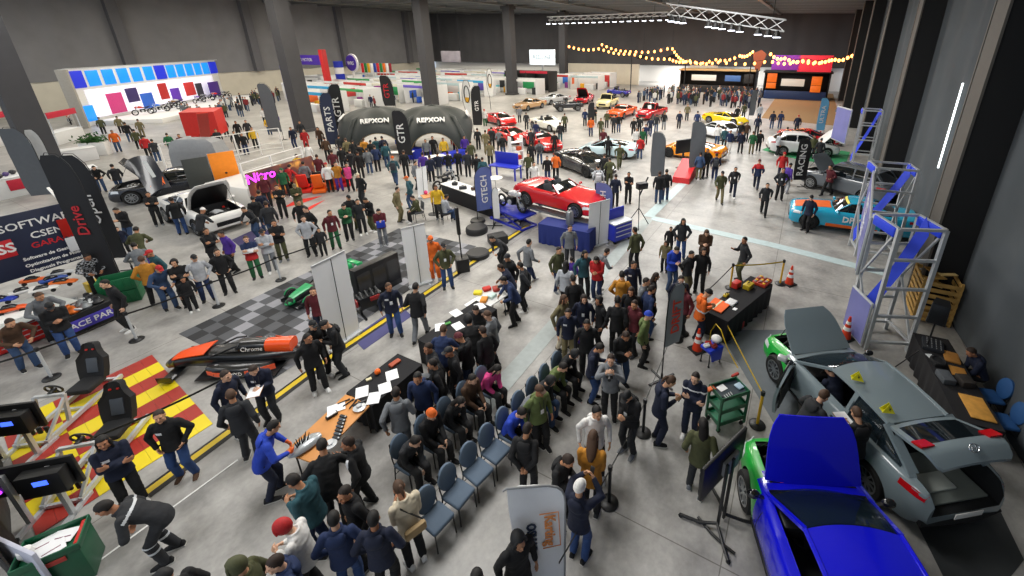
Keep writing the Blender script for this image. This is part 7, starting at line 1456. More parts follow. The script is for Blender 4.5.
# ---------------------------------------------------------------- everyone in the hall: head-top pixel, picture facing, pose, jacket, trousers, hair
R_ = 'relaxed'; S_ = 'stand'; F_ = 'folded'; W_ = 'walk'; P_ = 'phone'; K_ = 'pockets'; C_ = 'chat'; B_ = 'behind'
near = [
 (102,503,200,'bend','K','K','short','',''), (161,571,180,S_,'k','k','cap','k',''), (236,560,200,S_,'v','k','hood','v',''), (278,531,190,P_,'w','k','hood','r',''), (273,553,215,S_,'d','k','short','',''),
 (296,470,175,P_,'t','d','short','',''), (320,443,85,'lean','k','k','short','',''), (346,438,180,C_,'k','k','short','',''), (343,488,215,R_,'k','k','short','',''), (332,513,80,K_,'d','b','short','',''), (372,513,75,K_,'n','k','short','',''),
 (398,483,120,P_,'c','k','pony','z',''), (518,535,300,S_,'k','k','hood','k',''), (476,572,90,S_,'k','k','short','',''), (580,481,60,'photo','n','b','beanie','w',''), (527,424,70,B_,'k','k','short','',''),
 (568,456,330,P_,'k','k','short','',''), (593,433,80,P_,'O','k','long','z',''), (597,407,275,R_,'w','k','short','',''), (627,392,225,P_,'k','K','cap','k',''), (671,377,0,P_,'n','n','pony','z',''), (696,373,255,F_,'n','n','short','',''),
 (704,419,70,R_,'v','K','long','',''), (825,391,10,'lean','K','k','short','z',''), (858,409,130,P_,'k','B','short','z',''), (157,411,240,K_,'k','b','short','','boots'), (100,437,290,F_,'n','k','long','',''),
 (229,390,60,R_,'K','K','short','z',''), (224,371,350,S_,'n','n','short','',''), (252,366,245,P_,'n','K','short','',''), (272,422,20,'lean','b','n','short','',''), (395,388,80,W_,'g','g','short','',''),
 (430,377,250,S_,'d','k','short','',''), (539,385,300,R_,'l','k','cap','z',''), (646,308,350,S_,'l','k','beanie','b',''), (611,355,265,'photo','g','k','short','',''), (600,344,350,P_,'n','b','short','',''), (626,332,310,P_,'k','B','short','',''),
 (564,295,330,R_,'h','c','long','z',''), (568,309,270,S_,'n','h','short','',''), (585,295,250,R_,'n','p','long','',''), (600,297,190,R_,'k','k','hood','k',''), (617,296,85,S_,'k','k','short','',''), (587,320,270,S_,'k','k','short','',''), (636,302,200,R_,'m','k','short','',''),
 (701,286,0,P_,'o','n','beanie','k',''), (686,281,290,S_,'n','n','short','',''), (645,284,10,S_,'d','b','short','',''), (656,273,0,S_,'k','k','long','',''), (648,279,350,S_,'g','d','short','',''), (684,282,200,S_,'m','k','short','',''),
 (622,271,80,K_,'O','d','short','',''), (635,287,250,S_,'k','k','long','',''), (634,261,285,R_,'n','k','short','',''), (677,247,320,P_,'b','B','short','',''), (692,251,340,B_,'K','h','short','',''), (704,248,255,R_,'k','k','long','',''), (707,230,275,P_,'z','k','long','z',''),
 (682,218,275,K_,'K','b','long','',''), (672,227,270,S_,'k','k','short','','child'), (666,241,240,S_,'h','k','long','','child'), (745,237,180,C_,'K','v','short','',''), (635,227,140,R_,'v','k','short','',''),
 (570,225,270,R_,'g','K','short','',''), (560,247,330,S_,'v','d','short','',''), (571,257,90,S_,'p','k','short','','child'), (566,261,60,S_,'G','k','long','',''), (573,275,120,S_,'k','d','short','',''), (588,251,300,R_,'t','k','long','',''), (595,256,240,P_,'r','d','long','',''), (607,249,10,'lean','g','k','short','',''),
 (529,239,20,W_,'g','d','short','',''), (492,236,200,'bend','K','k','short','',''), (507,254,210,S_,'k','K','beanie','K',''), (505,265,180,'lean','n','k','short','',''), (503,277,190,'lean','d','k','short','',''), (517,262,180,B_,'K','k','short','',''),
 (388,283,270,R_,'n','b','short','z',''), (415,283,60,'stride','k','g','short','',''), (473,305,250,'lean','K','k','short','',''), (487,311,170,S_,'g','k','cap','z',''), (470,319,110,'lean','k','k','hood','k',''), (442,327,60,'lean','d','k','short','z',''), (428,343,200,R_,'K','k','short','',''), (439,359,190,S_,'k','k','short','',''), (466,343,170,P_,'k','d','beanie','m',''), (461,358,200,S_,'k','k','cap','K',''), (478,330,150,S_,'k','k','short','',''),
 (443,243,290,K_,'v','b','cap','k',''), (430,236,250,S_,'o','o','beanie','o','suit'), (312,322,330,S_,'k','k','cap','k',''), (323,321,200,P_,'k','K','cap','k',''), (307,333,300,R_,'k','k','short','',''), (312,287,250,S_,'m','n','short','',''),
 (8,319,340,'lean','z','B','short','',''), (48,303,300,P_,'k','b','cap','k',''), (48,289,330,'lean','g','k','short','z',''), (86,254,330,'lean','G','k','short','',''), (103,280,200,S_,'k','k','short','',''), (115,208,200,P_,'k','B','short','',''), (116,227,250,S_,'n','k','short','','child'), (77,200,200,S_,'m','k','short','',''), (93,166,300,'lean','k','B','short','',''), (111,164,95,W_,'K','B','short','',''),
 (135,227,40,'lean','v','p','short','',''), (133,243,100,'lean','g','k','short','',''), (140,256,80,K_,'O','k','short','z',''), (148,250,200,S_,'t','k','cap','r',''), (162,265,330,'lean','B','B','cap','r',''), (175,259,280,F_,'k','k','hood','k',''), (191,255,290,K_,'G','d','cap','k',''), (182,277,300,S_,'k','k','short','','child'),
 (205,228,350,F_,'k','k','short','',''), (220,231,200,S_,'p','k','short','',''), (216,249,285,K_,'k','k','short','',''), (245,236,285,F_,'d','e','short','z',''), (261,229,285,F_,'G','g','cap','k',''), (273,220,285,F_,'k','v','short','',''), (147,192,300,F_,'k','k','short','',''), (170,197,75,R_,'k','b','short','',''), (202,208,20,'lean','K','k','cap','w',''), (243,207,200,'lean','K','B','short','',''),
 (305,207,200,S_,'k','k','short','',''), (303,216,250,K_,'G','k','short','',''), (312,221,320,S_,'k','k','short','','child'), (318,228,270,S_,'K','k','short','','child'), (298,200,250,R_,'k','k','short','',''), (329,210,285,R_,'m','e','short','',''), (343,204,280,P_,'e','k','short','',''), (348,195,330,S_,'k','v','cap','k',''), (365,198,200,P_,'k','v','short','',''), (378,209,280,P_,'m','g','short','',''), (357,199,300,S_,'K','k','short','',''),
]
mid = [
 (276,185,280,F_,'k','k','short','',''), (261,175,300,S_,'m','k','short','',''), (258,190,60,S_,'n','k','short','',''), (265,201,80,S_,'K','B','short','',''), (252,196,80,S_,'k','B','short','',''), (273,165,300,R_,'e','k','cap','e',''), (287,163,20,'lean','r','k','short','',''), (296,154,330,R_,'y','k','short','',''), (309,160,80,S_,'g','k','short','',''), (314,155,70,S_,'m','k','short','',''), (319,163,80,S_,'w','k','cap','r',''), (329,161,260,R_,'O','p','short','',''), (346,163,250,K_,'P','k','short','',''), (357,173,200,S_,'k','K','cap','c',''), (294,184,280,P_,'v','h','cap','h',''),
 (290,127,200,S_,'n','d','short','',''), (299,121,250,S_,'K','k','short','',''), (303,129,230,R_,'r','r','short','',''), (306,143,80,S_,'w','k','short','',''), (317,127,200,S_,'z','k','short','',''),
 (324,137,90,S_,'z','k','short','',''), (338,135,90,S_,'K','B','short','',''), (345,138,120,R_,'h','k','short','z',''), (352,140,60,S_,'k','k','short','',''), (358,143,90,K_,'k','K','short','',''), (363,138,90,S_,'O','k','short','z',''), (370,140,70,S_,'k','d','short','',''), (376,137,90,S_,'t','k','short','',''), (381,136,100,R_,'n','k','short','',''), (340,146,80,S_,'k','K','short','',''), (349,149,90,K_,'K','k','short','',''), (357,151,100,S_,'k','k','short','',''), (366,148,80,S_,'g','B','short','',''), (374,145,90,S_,'d','k','short','',''), (384,142,100,S_,'t','B','short','',''), (331,150,80,S_,'m','k','short','',''),
 (392,156,60,W_,'t','B','beanie','o',''), (403,150,90,S_,'k','k','short','',''), (422,152,90,S_,'p','k','short','',''), (429,155,90,S_,'n','k','short','',''), (437,152,90,S_,'n','g','short','',''), (447,151,90,K_,'k','B','short','',''), (457,149,90,S_,'k','k','short','z',''), (466,150,90,S_,'K','k','short','',''), (476,154,80,S_,'k','k','short','',''), (482,157,90,S_,'t','d','short','',''), (415,161,0,S_,'g','K','short','',''), (406,176,180,R_,'t','B','cap','o',''), (397,187,0,S_,'h','h','short','',''), (440,187,250,S_,'y','k','short','z',''),
 (398,133,270,S_,'b','k','short','',''), (408,132,270,S_,'d','d','short','',''), (432,136,270,S_,'k','k','short','',''), (444,138,260,S_,'y','k','short','',''), (454,133,280,S_,'r','n','short','',''), (462,136,260,S_,'p','k','short','',''), (425,139,270,S_,'g','k','short','',''),
 (477,128,90,S_,'k','k','short','',''), (485,130,80,S_,'h','h','short','',''), (491,127,90,S_,'K','k','short','',''), (498,129,90,R_,'g','k','short','',''), (470,141,90,S_,'v','k','short','',''), (489,141,90,S_,'h','k','short','',''), (502,134,100,S_,'k','B','short','',''), (484,109,280,S_,'w','e','cap','r',''),
 (528,153,290,S_,'v','k','short','',''), (539,140,90,K_,'g','B','short','',''), (531,142,90,S_,'k','k','short','',''), (543,127,90,S_,'K','k','short','',''), (552,131,90,S_,'k','k','short','',''), (560,122,90,S_,'K','t','short','',''), (564,113,90,S_,'v','k','short','',''), (555,152,80,R_,'o','k','short','',''), (547,156,250,S_,'k','d','short','',''), (534,162,280,R_,'w','k','short','',''), (536,121,80,S_,'d','k','short','',''), (526,112,80,S_,'K','k','short','',''), (519,106,80,S_,'g','k','short','',''),
 (585,109,270,S_,'d','k','short','',''), (591,117,290,S_,'o','d','short','',''), (595,107,270,F_,'k','v','short','',''), (601,118,280,S_,'v','v','short','',''), (607,111,270,S_,'v','k','short','',''), (614,115,270,S_,'K','k','short','',''), (619,114,250,S_,'k','B','short','',''), (634,118,270,S_,'k','k','short','',''), (603,129,270,S_,'m','r','short','',''), (613,133,90,S_,'k','k','long','',''), (629,135,80,R_,'r','B','short','',''), (620,144,300,'stride','v','v','short','',''), (610,157,80,K_,'v','v','short','',''), (598,165,80,R_,'G','k','short','',''), (603,153,90,S_,'k','k','short','',''), (616,174,80,S_,'n','k','short','',''), (629,172,280,F_,'k','k','short','',''), (532,180,90,R_,'k','B','short','',''),
 (640,116,90,S_,'k','k','short','',''), (651,117,70,W_,'n','d','short','',''), (657,114,90,S_,'K','B','short','',''), (665,112,270,R_,'k','g','short','',''), (643,128,270,S_,'e','k','short','',''), (637,128,300,R_,'w','k','short','',''), (646,124,280,S_,'d','k','short','',''), (680,111,270,S_,'n','k','short','',''), (688,104,270,S_,'h','k','short','',''), (698,111,90,S_,'d','k','short','',''), (719,124,90,S_,'w','B','short','',''), (726,127,80,S_,'t','k','short','',''), (731,130,270,S_,'d','w','short','',''), (743,131,280,R_,'n','k','short','',''), (754,131,90,S_,'e','h','short','z',''), (761,130,90,S_,'k','k','short','',''), (737,121,280,S_,'k','d','short','',''), (748,122,270,S_,'z','k','short','',''), (759,115,90,S_,'n','k','short','',''), (745,103,90,S_,'v','k','short','',''), (761,104,90,S_,'G','B','short','',''), (733,107,90,S_,'k','k','short','',''),
 (701,152,85,S_,'B','h','short','',''), (708,149,270,S_,'k','k','short','',''), (717,153,90,W_,'n','d','short','',''), (667,169,95,S_,'k','B','short','',''), (660,171,90,S_,'k','B','short','',''), (723,171,300,W_,'v','h','cap','k',''), (736,167,280,W_,'K','n','short','',''), (760,159,80,W_,'r','n','cap','m',''), (784,168,280,K_,'K','k','short','z',''), (768,183,270,W_,'K','k','short','',''),
 (774,111,90,S_,'n','B','short','',''), (782,111,90,S_,'d','B','short','',''), (780,131,0,S_,'G','k','short','',''), (788,127,20,S_,'g','k','short','',''), (796,128,90,S_,'g','K','short','',''), (815,135,200,S_,'v','k','short','',''), (822,138,90,S_,'K','k','short','',''), (799,115,270,S_,'n','k','cap','r',''), (785,152,270,R_,'r','n','cap','r',''), (791,163,10,S_,'p','G','cap','k',''), (840,105,250,W_,'g','k','short','',''), (831,165,190,'stride','m','k','short','',''), (837,123,200,S_,'w','w','short','',''), (812,195,200,R_,'n','k','cap','k',''), (808,138,90,S_,'k','k','short','',''),
 (124,122,90,S_,'k','B','short','',''), (107,131,260,S_,'o','B','short','',''), (133,129,90,S_,'v','k','short','',''), (142,135,90,S_,'r','k','short','',''), (151,139,80,S_,'K','B','short','',''), (166,133,80,S_,'e','k','short','',''), (178,134,200,S_,'m','k','short','',''), (116,116,90,S_,'h','k','short','',''), (137,119,90,S_,'h','h','short','',''), (98,117,90,S_,'v','k','short','',''),
 (215,129,270,S_,'K','k','short','',''), (222,118,270,S_,'m','k','short','',''), (235,121,270,S_,'k','k','short','',''), (245,120,270,S_,'K','k','short','',''), (233,131,280,S_,'k','K','short','',''), (251,127,270,S_,'y','k','short','z',''), (262,108,270,S_,'w','k','short','',''), (266,117,270,S_,'y','B','short','z',''), (241,133,260,S_,'k','d','short','',''), (274,112,270,S_,'p','w','short','',''), (208,121,90,S_,'K','k','short','',''), (191,117,90,S_,'k','k','short','',''),
]
for r in near+mid: person(r[0], r[1], r[2], r[3], r[4], r[5], r[6], r[7], ex=r[8], sc=.72 if r[8] == 'child' else 1., sh='z' if r[8] == 'boots' else 'k')
# seated people on the chairs
for c, ps, j, t, h, hc, a in ((CH[4], 'slump', 'b', 'k', 'short', '', 0), (CH[7], 'slump', 'l', 'k', 'short', '', 0), (CH[6], 'slump', 'K', 'B', 'hood', 'k', 0), (CH2[1], 'sit', 'k', 'k', 'beanie', 'o', 0), (CH2[0], 'slump', 'K', 'k', 'short', '', 0), (CH2[2], 'slump', 'k', 'k', 'long', '', 0), (CH2[3], 'sit', 'z', 'k', 'short', '', 0), (CH2[4], 'slump', 'P', 'k', 'long', '', 0), (CH[5], 'slump', 'g', 'k', 'short', '', 0), (CH[8], 'slump', 'k', 'k', 'hood', 'k', 0)):
    d = V((math.cos(math.radians(-34)), math.sin(math.radians(-34)), 0)); person(0, 0, 0, ps, j, t, h, hc, p0=c-d*.06, yaw=math.radians(-34), ex='seated', sc=.98)
person(443, 192, 200, 'sit', 'G', 'B', 'short', '', p0=at(446, 222)+V((0, 0, 0)), yaw=-.8+PI/2, ex='seated'); person(420, 200, 0, 'sit', 'v', 'k', 'short', '', p0=at(420, 222)+V((-.1, .2, 0)), yaw=2.2+PI/2, ex='seated')
wp = A.matrix_basis.copy(); dv = A.location+MX.Rotation(ga, 3, 'Z') @ V((.1, .38, 0)); person(0, 0, 0, 'slump', 'n', 'k', 'short', '', p0=V((dv.x, dv.y, 0)), yaw=ga, ex='seated', where='inside the grey liftback')
person(963, 346, 200, 'slump', 'n', 'k', 'short', '', p0=at(973, 392), yaw=math.radians(165), ex='seated')
# crowd of the food corner and of the stand aisles
rc_ = random.Random(77); spots = []
def scatter(n, w0, w1, s0, s1, md=.65):
    k = 0; tries = 0
    while k < n and tries < 6000:
        tries += 1; p = hall(rc_.uniform(w0, w1), rc_.uniform(s0, s1))
        if all((p-q).length > md for q in spots): spots.append(p); k += 1; yield p
base_n = len(PEOPLE); far = []
far += list(scatter(46, -20, -5, 57, 70)); far += list(scatter(14, -28, -20, 66, 78, 1.2)); far += list(scatter(10, -5, 1.5, 60, 69, .9)); far += list(scatter(10, -58, -46, 38, 58, 2.))
jw, tw_ = 'kkkKKnndgvzhmwerOt', 'kkkKBBdg'; hw_ = ['short']*7+['cap', 'beanie', 'hood', 'long', 'long']
for p in far[:max(0, 300-base_n)]:
    q_ = p-CAM; z_ = q_.dot(FW); person(int(CX+F_PX*q_.dot(RT)/z_), int(CY+F_PX*q_.dot(DN)/z_), 0, rc_.choice([S_, R_, K_, S_, P_, C_]), rc_.choice(jw), rc_.choice(tw_), rc_.choice(hw_), rc_.choice(['', 'k', 'r', 'g']), p0=p, yaw=rc_.uniform(0, 6.28), ex='far')
q = MB(); cols = [mat('crowd_'+c, c, .85) for c in ('17181b', '26292f', '1b2540', '46492f', '6a6d72', '7a2226', 'c9c9c4', '3a4f6a')]; skm = mat('crowd_skin', 'b98563', .6)
def figure(q, p):
    a = rc_.uniform(0, 6.28); q.T = MX.Translation(p) @ MX.Rotation(a, 4, 'Z') @ MX.Diagonal((1, 1, rc_.uniform(.92, 1.04), 1))
    q.m(cols[rc_.choice([0, 1, 2, 7])]); [q.caps((sx*.1, 0, .08), (sx*.1, 0, .85), .07, .09, 6) for sx in (-1, 1)]
    q.m(rc_.choice(cols)); q.loft([[V((x*math.cos(t), y*math.sin(t), z)) for t in [2*PI*i/8 for i in range(8)]] for z, x, y in ((.78, .18, .13), (1.1, .18, .13), (1.38, .21, .13), (1.5, .08, .08))]); [q.caps((sx*.22, 0, 1.38), (sx*.25, .08, .9), .06, .045, 6) for sx in (-1, 1)]
    q.m(skm).ball((0, .01, 1.62), (.08, .095, .11), 8, m=6); q.m(black).ball((0, -.02, 1.66), (.085, .09, .09), 8, m=6)
for p in list(scatter(110, -21, -5, 58, 70.3, .5)): figure(q, p)
stuff(tag(q.build('crowd'), 'dense crowd of standing visitors in front of the food corner', 'crowd'))
q = MB(); stagep = [sd*L_+nd*D_+S0 for L_, D_ in [(rc_.uniform(1, ST_L), rc_.uniform(7, 13)) for _ in range(44)]]
for p in stagep+list(scatter(46, -78, -47, 36, 58, .7)): figure(q, p)
stuff(tag(q.build('crowd'), 'thin crowd of visitors between the stage booth and the white stands', 'crowd'))
# ---- nobody stands inside a neighbour, a car or a table
kids_ = {}
for o in C.objects:
    if o.parent: kids_.setdefault(o.parent.name, []).append(o)
obst = []
bpy.context.view_layer.update()
for o in list(C.objects):
    if o.parent is None and o.get('category') in ('car', 'table', 'counter', 'platform', 'race car', 'podium', 'engine', 'display wall', 'tool chest', 'tool cart', 'workbench', 'lift table', 'covered display', 'stand', 'stall', 'bonnet', 'planter', 'driving seat', 'tool cabinet', 'weight'):
        iv = o.matrix_world.inverted(); pts = []
        for ch in [o]+kids_.get(o.name, []):
            if ch.type == 'MESH' and (ch.name.split('.')[0] == 'body' if o['category'] == 'car' else ch.name.split('.')[0] not in ('roof', 'sign', 'mirror')): pts += [iv @ ch.matrix_world @ V(c) for c in ch.bound_box]
        if pts: obst.append((o, iv, min(p.x for p in pts), max(p.x for p in pts), min(p.y for p in pts), max(p.y for p in pts), o.scale.x))
mv = [p for p in PEOPLE if p['ex'] not in ('seated',) and not p['where']]
for it in range(14):
    for i, p in enumerate(mv):
        a = p['o'].location
        for q in PEOPLE:
            if q is p: continue
            d = a-q['o'].location; d.z = 0; L = d.length
            m_ = .47 if q['ex'] != 'seated' else .55
            if L < m_: a = a+(d/L if L > 1e-3 else V((1, 0, 0)))*(m_-L)*.5
        for o, iv, x0, x1, y0, y1, sc_ in (obst if (p['u'], p['v']) not in ((825, 391), (858, 409)) else ()):
            l = iv @ V((a.x, a.y, 0)); g_ = .2/sc_
            if x0-g_ < l.x < x1+g_ and y0-g_ < l.y < y1+g_:
                e = min((l.x-x0+g_, V((-1, 0, 0))), (x1+g_-l.x, V((1, 0, 0))), (l.y-y0+g_, V((0, -1, 0))), (y1+g_-l.y, V((0, 1, 0))), key=lambda k: k[0]); l = l+e[1]*(e[0]+.01); w = o.matrix_world @ l; a = V((w.x, w.y, a.z))
        p['o'].location = a
GLV = mat('glove_orange', 'e8661c', .6)
# ---- marks on clothing, things carried
def patch(me, pred, name, parent, m, off=.005):
    mb = MB(); mb.m(m); idx = {}
    for p in me.polygons:
        if pred(p.center, p.normal):
            f = []
            for i in p.vertices:
                if i not in idx: idx[i] = len(mb.v); mb.v.append(me.vertices[i].co+me.vertices[i].normal*off)
                f.append(idx[i])
            mb.f.append(f); mb.mi.append(0)
    if mb.f: link(name, mb.mesh(name, False), parent)
def who(u, v): return min((p for p in PEOPLE), key=lambda p: abs(p['u']-u)+abs(p['v']-v))
for u, v in ((272, 422), (843, 385)):
    p = min(PEOPLE, key=lambda p: abs(p['u']-u)+abs(p['v']-v)) if u == 272 else [p for p in PEOPLE if p['where']][0]; A_ = pose(p['ps'])
    for i in (0, 1): patch(A_['body'], lambda c, n: (c-V(A_['hands'][i])).dot(V(A_['hd'][i])) > -.02 and (c-V(A_['hands'][i])).length < .22, 'glove', p['o'], GLV, .006)
refl = mat('reflective_tape', 'c4c8cc', .4); whp = mat('white_print', 'dcdde0', .7)
p = who(102, 503); A_ = pose('bend'); patch(A_['trousers'], lambda c, n: .36 < c.z < .40 or .5 < c.z < .53, 'reflective_band', p['o'], refl); ih = A_['back'].inverted(); patch(A_['jacket'], lambda c, n: abs((ih @ c).z-.12) < .02 and (ih @ c).y < .1, 'reflective_band', p['o'], refl)
p = who(346, 438); A_ = pose('chat'); patch(A_['jacket'], lambda c, n: c.x < -.2 and abs(c.y-.02) < .022 and c.z > .9, 'sleeve_stripe', p['o'], whp)
p = who(696, 373); patch(pose('folded')['jacket'], lambda c, n: abs(c.z-1.33) < .016 and n.y > .3, 'chest_stripe', p['o'], whp)
for u, v in ((157, 411), (252, 366), (100, 437), (229, 390), (388, 283), (634, 261), (568, 309)):
    p = who(u, v); A_ = pose(p['ps']); patch(A_['jacket'], lambda c, n: abs(c.z-1.27) < .028 and .03 < c.x < .13 and n.y > .4, 'chest_print', p['o'], whp)
p = who(701, 286); patch(pose('phone')['jacket'], lambda c, n: abs(c.z-1.1) < .025, 'reflective_band', p['o'], refl)
p = who(86, 254); A_ = pose('lean'); patch(A_['jacket'], lambda c, n: (math.floor(c.x*16)+math.floor(c.y*16)+math.floor(c.z*16)) % 2 == 0, 'check_pattern', p['o'], mat('check_black', '1a1a1c', .8), .003)
p = who(245, 236); A_ = pose('folded'); patch(A_['jacket'], lambda c, n: 1.12 < c.z < 1.26, 'white_band', p['o'], whp); patch(A_['jacket'], lambda c, n: c.z <= 1.12, 'red_band', p['o'], mat('print_red', 'b01f22', .8))
p = who(760, 159); patch(pose('walk')['jacket'], lambda c, n: c.z < 1.2, 'navy_panel', p['o'], mat('print_navy', '16264a', .8))
p = who(346, 163); patch(pose('pockets')['jacket'], lambda c, n: abs(c.x) > .19, 'dark_sleeve', p['o'], mat('check_black', '1a1a1c', .8))
for u, v in ((539, 385), (627, 392), (388, 283), (443, 243), (329, 210), (343, 204), (365, 198), (784, 168), (736, 167), (585, 295), (252, 366)):
    p = who(u, v); A_ = pose(p['ps']); mb = MB(); mb.m(paper).rbox((0, .045, -.06), (.075, .006, .11), .003); mb.m(black).bar((-.03, .045, 0), (-.05, .02, .2), .012); mb.bar((.03, .045, 0), (.05, .02, .2), .012); link('lanyard_badge', mb.mesh('badge'), p['o'], M_=A_['chest'])
def attach(p, M_, mb, name, label, cat, group=None):
    o = mb.build(name); o.matrix_world = p['o'].matrix_basis @ M_; return tag(o, label, cat, group)
def backpack(u, v, col, label):
    p = who(u, v); A_ = pose(p['ps']); mb = MB(); mb.m(mat('pack_'+col, col, .8)).rbox((0, -.13, -.06), (.3, .16, .44), .06).rbox((0, -.22, -.12), (.24, .06, .24), .03); mb.m(black).tube([(-.1, -.06, .12), (-.11, .02, .22), (-.1, .1, .18)], .018, 6).tube([(.1, -.06, .12), (.11, .02, .22), (.1, .1, .18)], .018, 6)
    attach(p, A_['back'], mb, 'backpack', label, 'backpack')
for u, v, c, lb in ((430, 377, '5a5e64', 'grey backpack on the person with the pink collar'), (682, 218, '1f2024', 'dark backpack on the woman at the pale tape'), (717, 153, '2a2d33', 'dark backpack on the navy walker by the red podium'), (723, 171, '25272b', 'black backpack on the khaki walker'), (392, 156, '2d3036', 'dark backpack on the orange beanie walker'), (598, 165, 'c9cbce', 'pale backpack behind the black patterned car'), (539, 140, '33363c', 'dark grey backpack in the aisle behind the red convertible')): backpack(u, v, c, lb)
def phone(u, v, label, kind='phone'):
    p = who(u, v); A_ = pose(p['ps']); w = (V(A_['hands'][0])+V(A_['hands'][1]))/2; mb = MB()
    if kind == 'phone': mb.m(black).rbox((0, .1, .04), (.075, .012, .15), .004)
    elif kind == 'camera': mb.m(black).rbox((0, .08, .02), (.14, .07, .09), .015).cyl((0, .1, .02), (0, .2, .02), .035, n=14)
    else: mb.m(paper).box((0, .12, .03), (.24, .32, .006)); mb.m(wood).box((0, .12, .024), (.25, .33, .006))
    attach(p, MX.Translation(w) @ MX.Rotation(-.5 if kind == 'phone' else 0, 4, 'X'), mb, {'phone': 'phone', 'camera': 'camera', 'board': 'clipboard'}[kind], label, kind if kind != 'board' else 'clipboard')
for u, v, lb, k in ((611, 355, 'black camera held up by the grey jacketed man', 'camera'), (858, 409, 'white clipboard held by the man at the grey liftback', 'board'), (252, 366, 'white paper board held between the navy jacketed men', 'board'), (626, 332, 'phone in the hands of the man left of the red banner', 'phone'), (677, 247, 'phone held by the man in the blue hoodie', 'phone'), (296, 470, 'phone held by the teal jacketed man', 'phone'), (627, 392, 'phone held by the black capped man at the belt', 'phone'), (671, 377, 'phone held by the ponytailed person in navy', 'phone'), (580, 481, 'phone raised by the white beanie visitor', 'phone'), (398, 483, 'phone held by the beige jacket woman', 'phone'), (593, 433, 'phone held by the mustard sleeved woman', 'phone')): phone(u, v, lb, k)
p = who(378, 209); mb = MB(); mb.m(mat('bag_blue', '1f3fb8', .6)).rbox((0, .2, -.12), (.32, .1, .3), .03); mb.m(black).tube([(-.1, .2, .03), (0, .2, .12), (.1, .2, .03)], .01, 6); attach(p, pose(p['ps'])['chest'], mb, 'shopping_bag', 'bright blue bag held by the maroon jacketed visitor', 'bag')
p = who(398, 483); mb = MB(); mb.m(mat('bag_tan', 'a38a63', .7)).rbox((.02, -.1, -.25), (.34, .1, .16), .04); mb.m(black).bar((.17, -.05, -.2), (-.1, .0, .2), .03, .01); attach(p, pose(p['ps'])['back'], mb, 'shoulder_bag', 'tan shoulder bag on the beige jacket woman', 'bag')
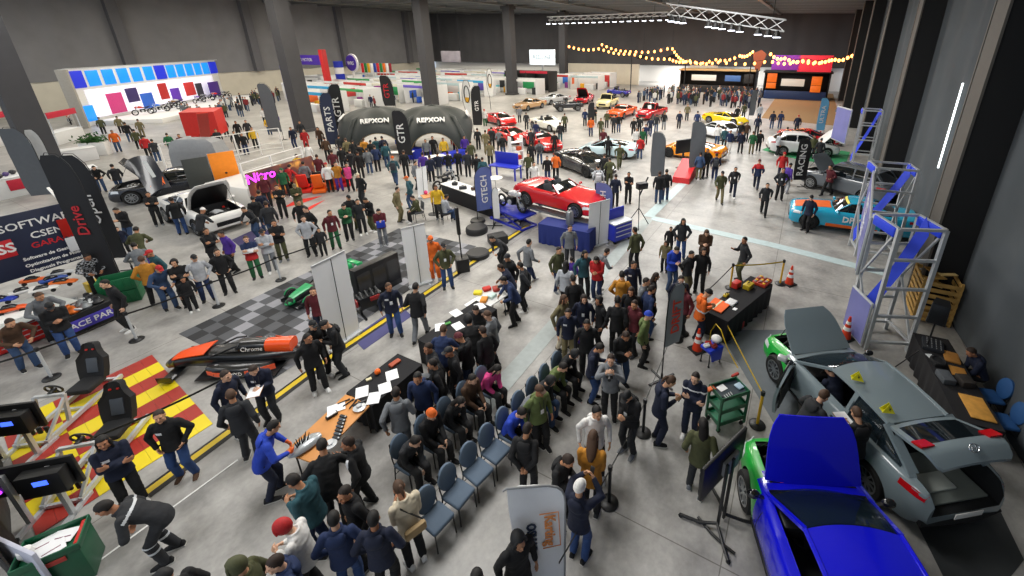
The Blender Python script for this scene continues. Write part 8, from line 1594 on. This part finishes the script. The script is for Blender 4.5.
# ---- labels that single each person out
LM = [('the green chest', 80, 545), ('the wooden table', 318, 440), ('the white foreground banner', 541, 560), ('the near chairs', 440, 530), ('the far chairs', 530, 420), ('the near barrier posts', 610, 490), ('the green cart', 715, 432), ('the grey liftback', 850, 470), ('the simulator mat', 150, 450), ('the orange single-seater', 240, 370), ('the grey pull-up', 345, 350), ('the leaning men', 460, 360), ('the red banner', 655, 380), ('the orange vest', 700, 340), ('the blue stool', 706, 330), ('the pale tape', 680, 265), ('the black worktable', 745, 290),
 ('the blue-draped table', 565, 262), ('the white table', 500, 320), ('the second pull-up', 430, 290), ('the orange suit', 436, 285), ('the green single-seater', 325, 260), ('the model table', 60, 350), ('the green crates', 125, 300), ('the carpet corner', 190, 310), ('the left belt', 260, 280), ('the white muscle coupe', 205, 235), ('the black coupe', 150, 220), ('the black feathers', 110, 220), ('the simulator seats', 315, 195), ('the red mat', 290, 212), ('the platform screen', 265, 205), ('the left tent', 365, 165), ('the right tent', 445, 165), ('the tent gap', 412, 165), ('the café table', 430, 215), ('the white counter', 470, 205), ('the motorcycle', 505, 215), ('the red convertible', 555, 205), ('the patterned black car', 590, 175), ('the pale supercar', 612, 152), ('the red sportscars', 512, 140), ('the white sportscar', 550, 130), ('the orange classic', 622, 122), ('the red pickup', 652, 122), ('the classics row', 570, 110), ('the orange supercar', 695, 160), ('the white saloon', 718, 138), ('the yellow coupe', 728, 122), ('the red podium', 690, 185), ('the open aisle', 745, 205), ('the black feather', 800, 195), ('the race coupe', 845, 228), ('the dark hatchback', 848, 195), ('the open saloon', 800, 150), ('the blue feather', 822, 140), ('the brown carpet', 835, 120), ('the food truck', 795, 105), ('the wooden bar', 735, 95), ('the lit opening', 650, 88), ('the stage booth', 140, 150), ('the red block', 185, 160), ('the railing', 235, 160), ('the blue column', 270, 140), ('the white stands', 400, 95), ('the wall table', 955, 390), ('the oval flags', 485, 135), ('the tool cabinet', 618, 245)]
LMp = [(n, at(u, v)) for n, u, v in LM]
PT = {'stand': 'standing', 'relaxed': 'standing loosely', 'phone': 'hands together', 'folded': 'arms folded', 'pockets': 'hands in pockets', 'walk': 'walking', 'stride': 'striding', 'photo': 'arms raised', 'chat': 'one hand out', 'behind': 'hands behind back', 'bend': 'bending over', 'lean': 'leaning forward', 'sit': 'sitting', 'slump': 'sitting hunched'}
seen = {}
for p in PEOPLE:
    o = p['o']; n_ = min(LMp, key=lambda l: (l[1]-o.location).length)[0]; p['lm'] = n_; hat = p['hair'] in ('cap', 'beanie', 'hood')
    w0 = 'child' if p['ex'] == 'child' else 'person'; hcn = CN[p['hc']][0] if p['hc'] else 'dark'
    up = '%s jacket' % CN[p['j']][0]; lo = ', %s %s' % (hcn, p['hair']) if hat else ', %s trousers' % CN[p['t']][0]
    if p['hair'] in ('long', 'pony') and not hat: lo = ', long hair' if p['hair'] == 'long' else ', ponytail'
    p['lab'] = '%s in %s%s, %s by %s' % (w0, up, lo, PT[p['ps']], p['where'] or n_) if not p['where'] else '%s in %s%s, %s %s' % (w0, up, lo, PT[p['ps']], p['where'])
    seen.setdefault(p['lab'], []).append(p); o['group'] = 'visitors by '+n_
OR = ['leftmost', 'second from left', 'third from left', 'fourth from left', 'fifth from left', 'sixth from left', 'seventh from left', 'eighth from left', 'ninth from left', 'tenth from left']
def sx_(o):
    q_ = o.location-CAM; return q_.dot(RT)/q_.dot(FW)
for lab, ps in seen.items():
    ps.sort(key=lambda p: sx_(p['o']))
    for k, p in enumerate(ps): p['o']['label'] = lab if len(ps) == 1 else lab+', '+OR[min(k, 9)]
print('PEOPLE', len(PEOPLE), max(len(p['o']['label'].split()) for p in PEOPLE), max(len(v) for v in seen.values()))
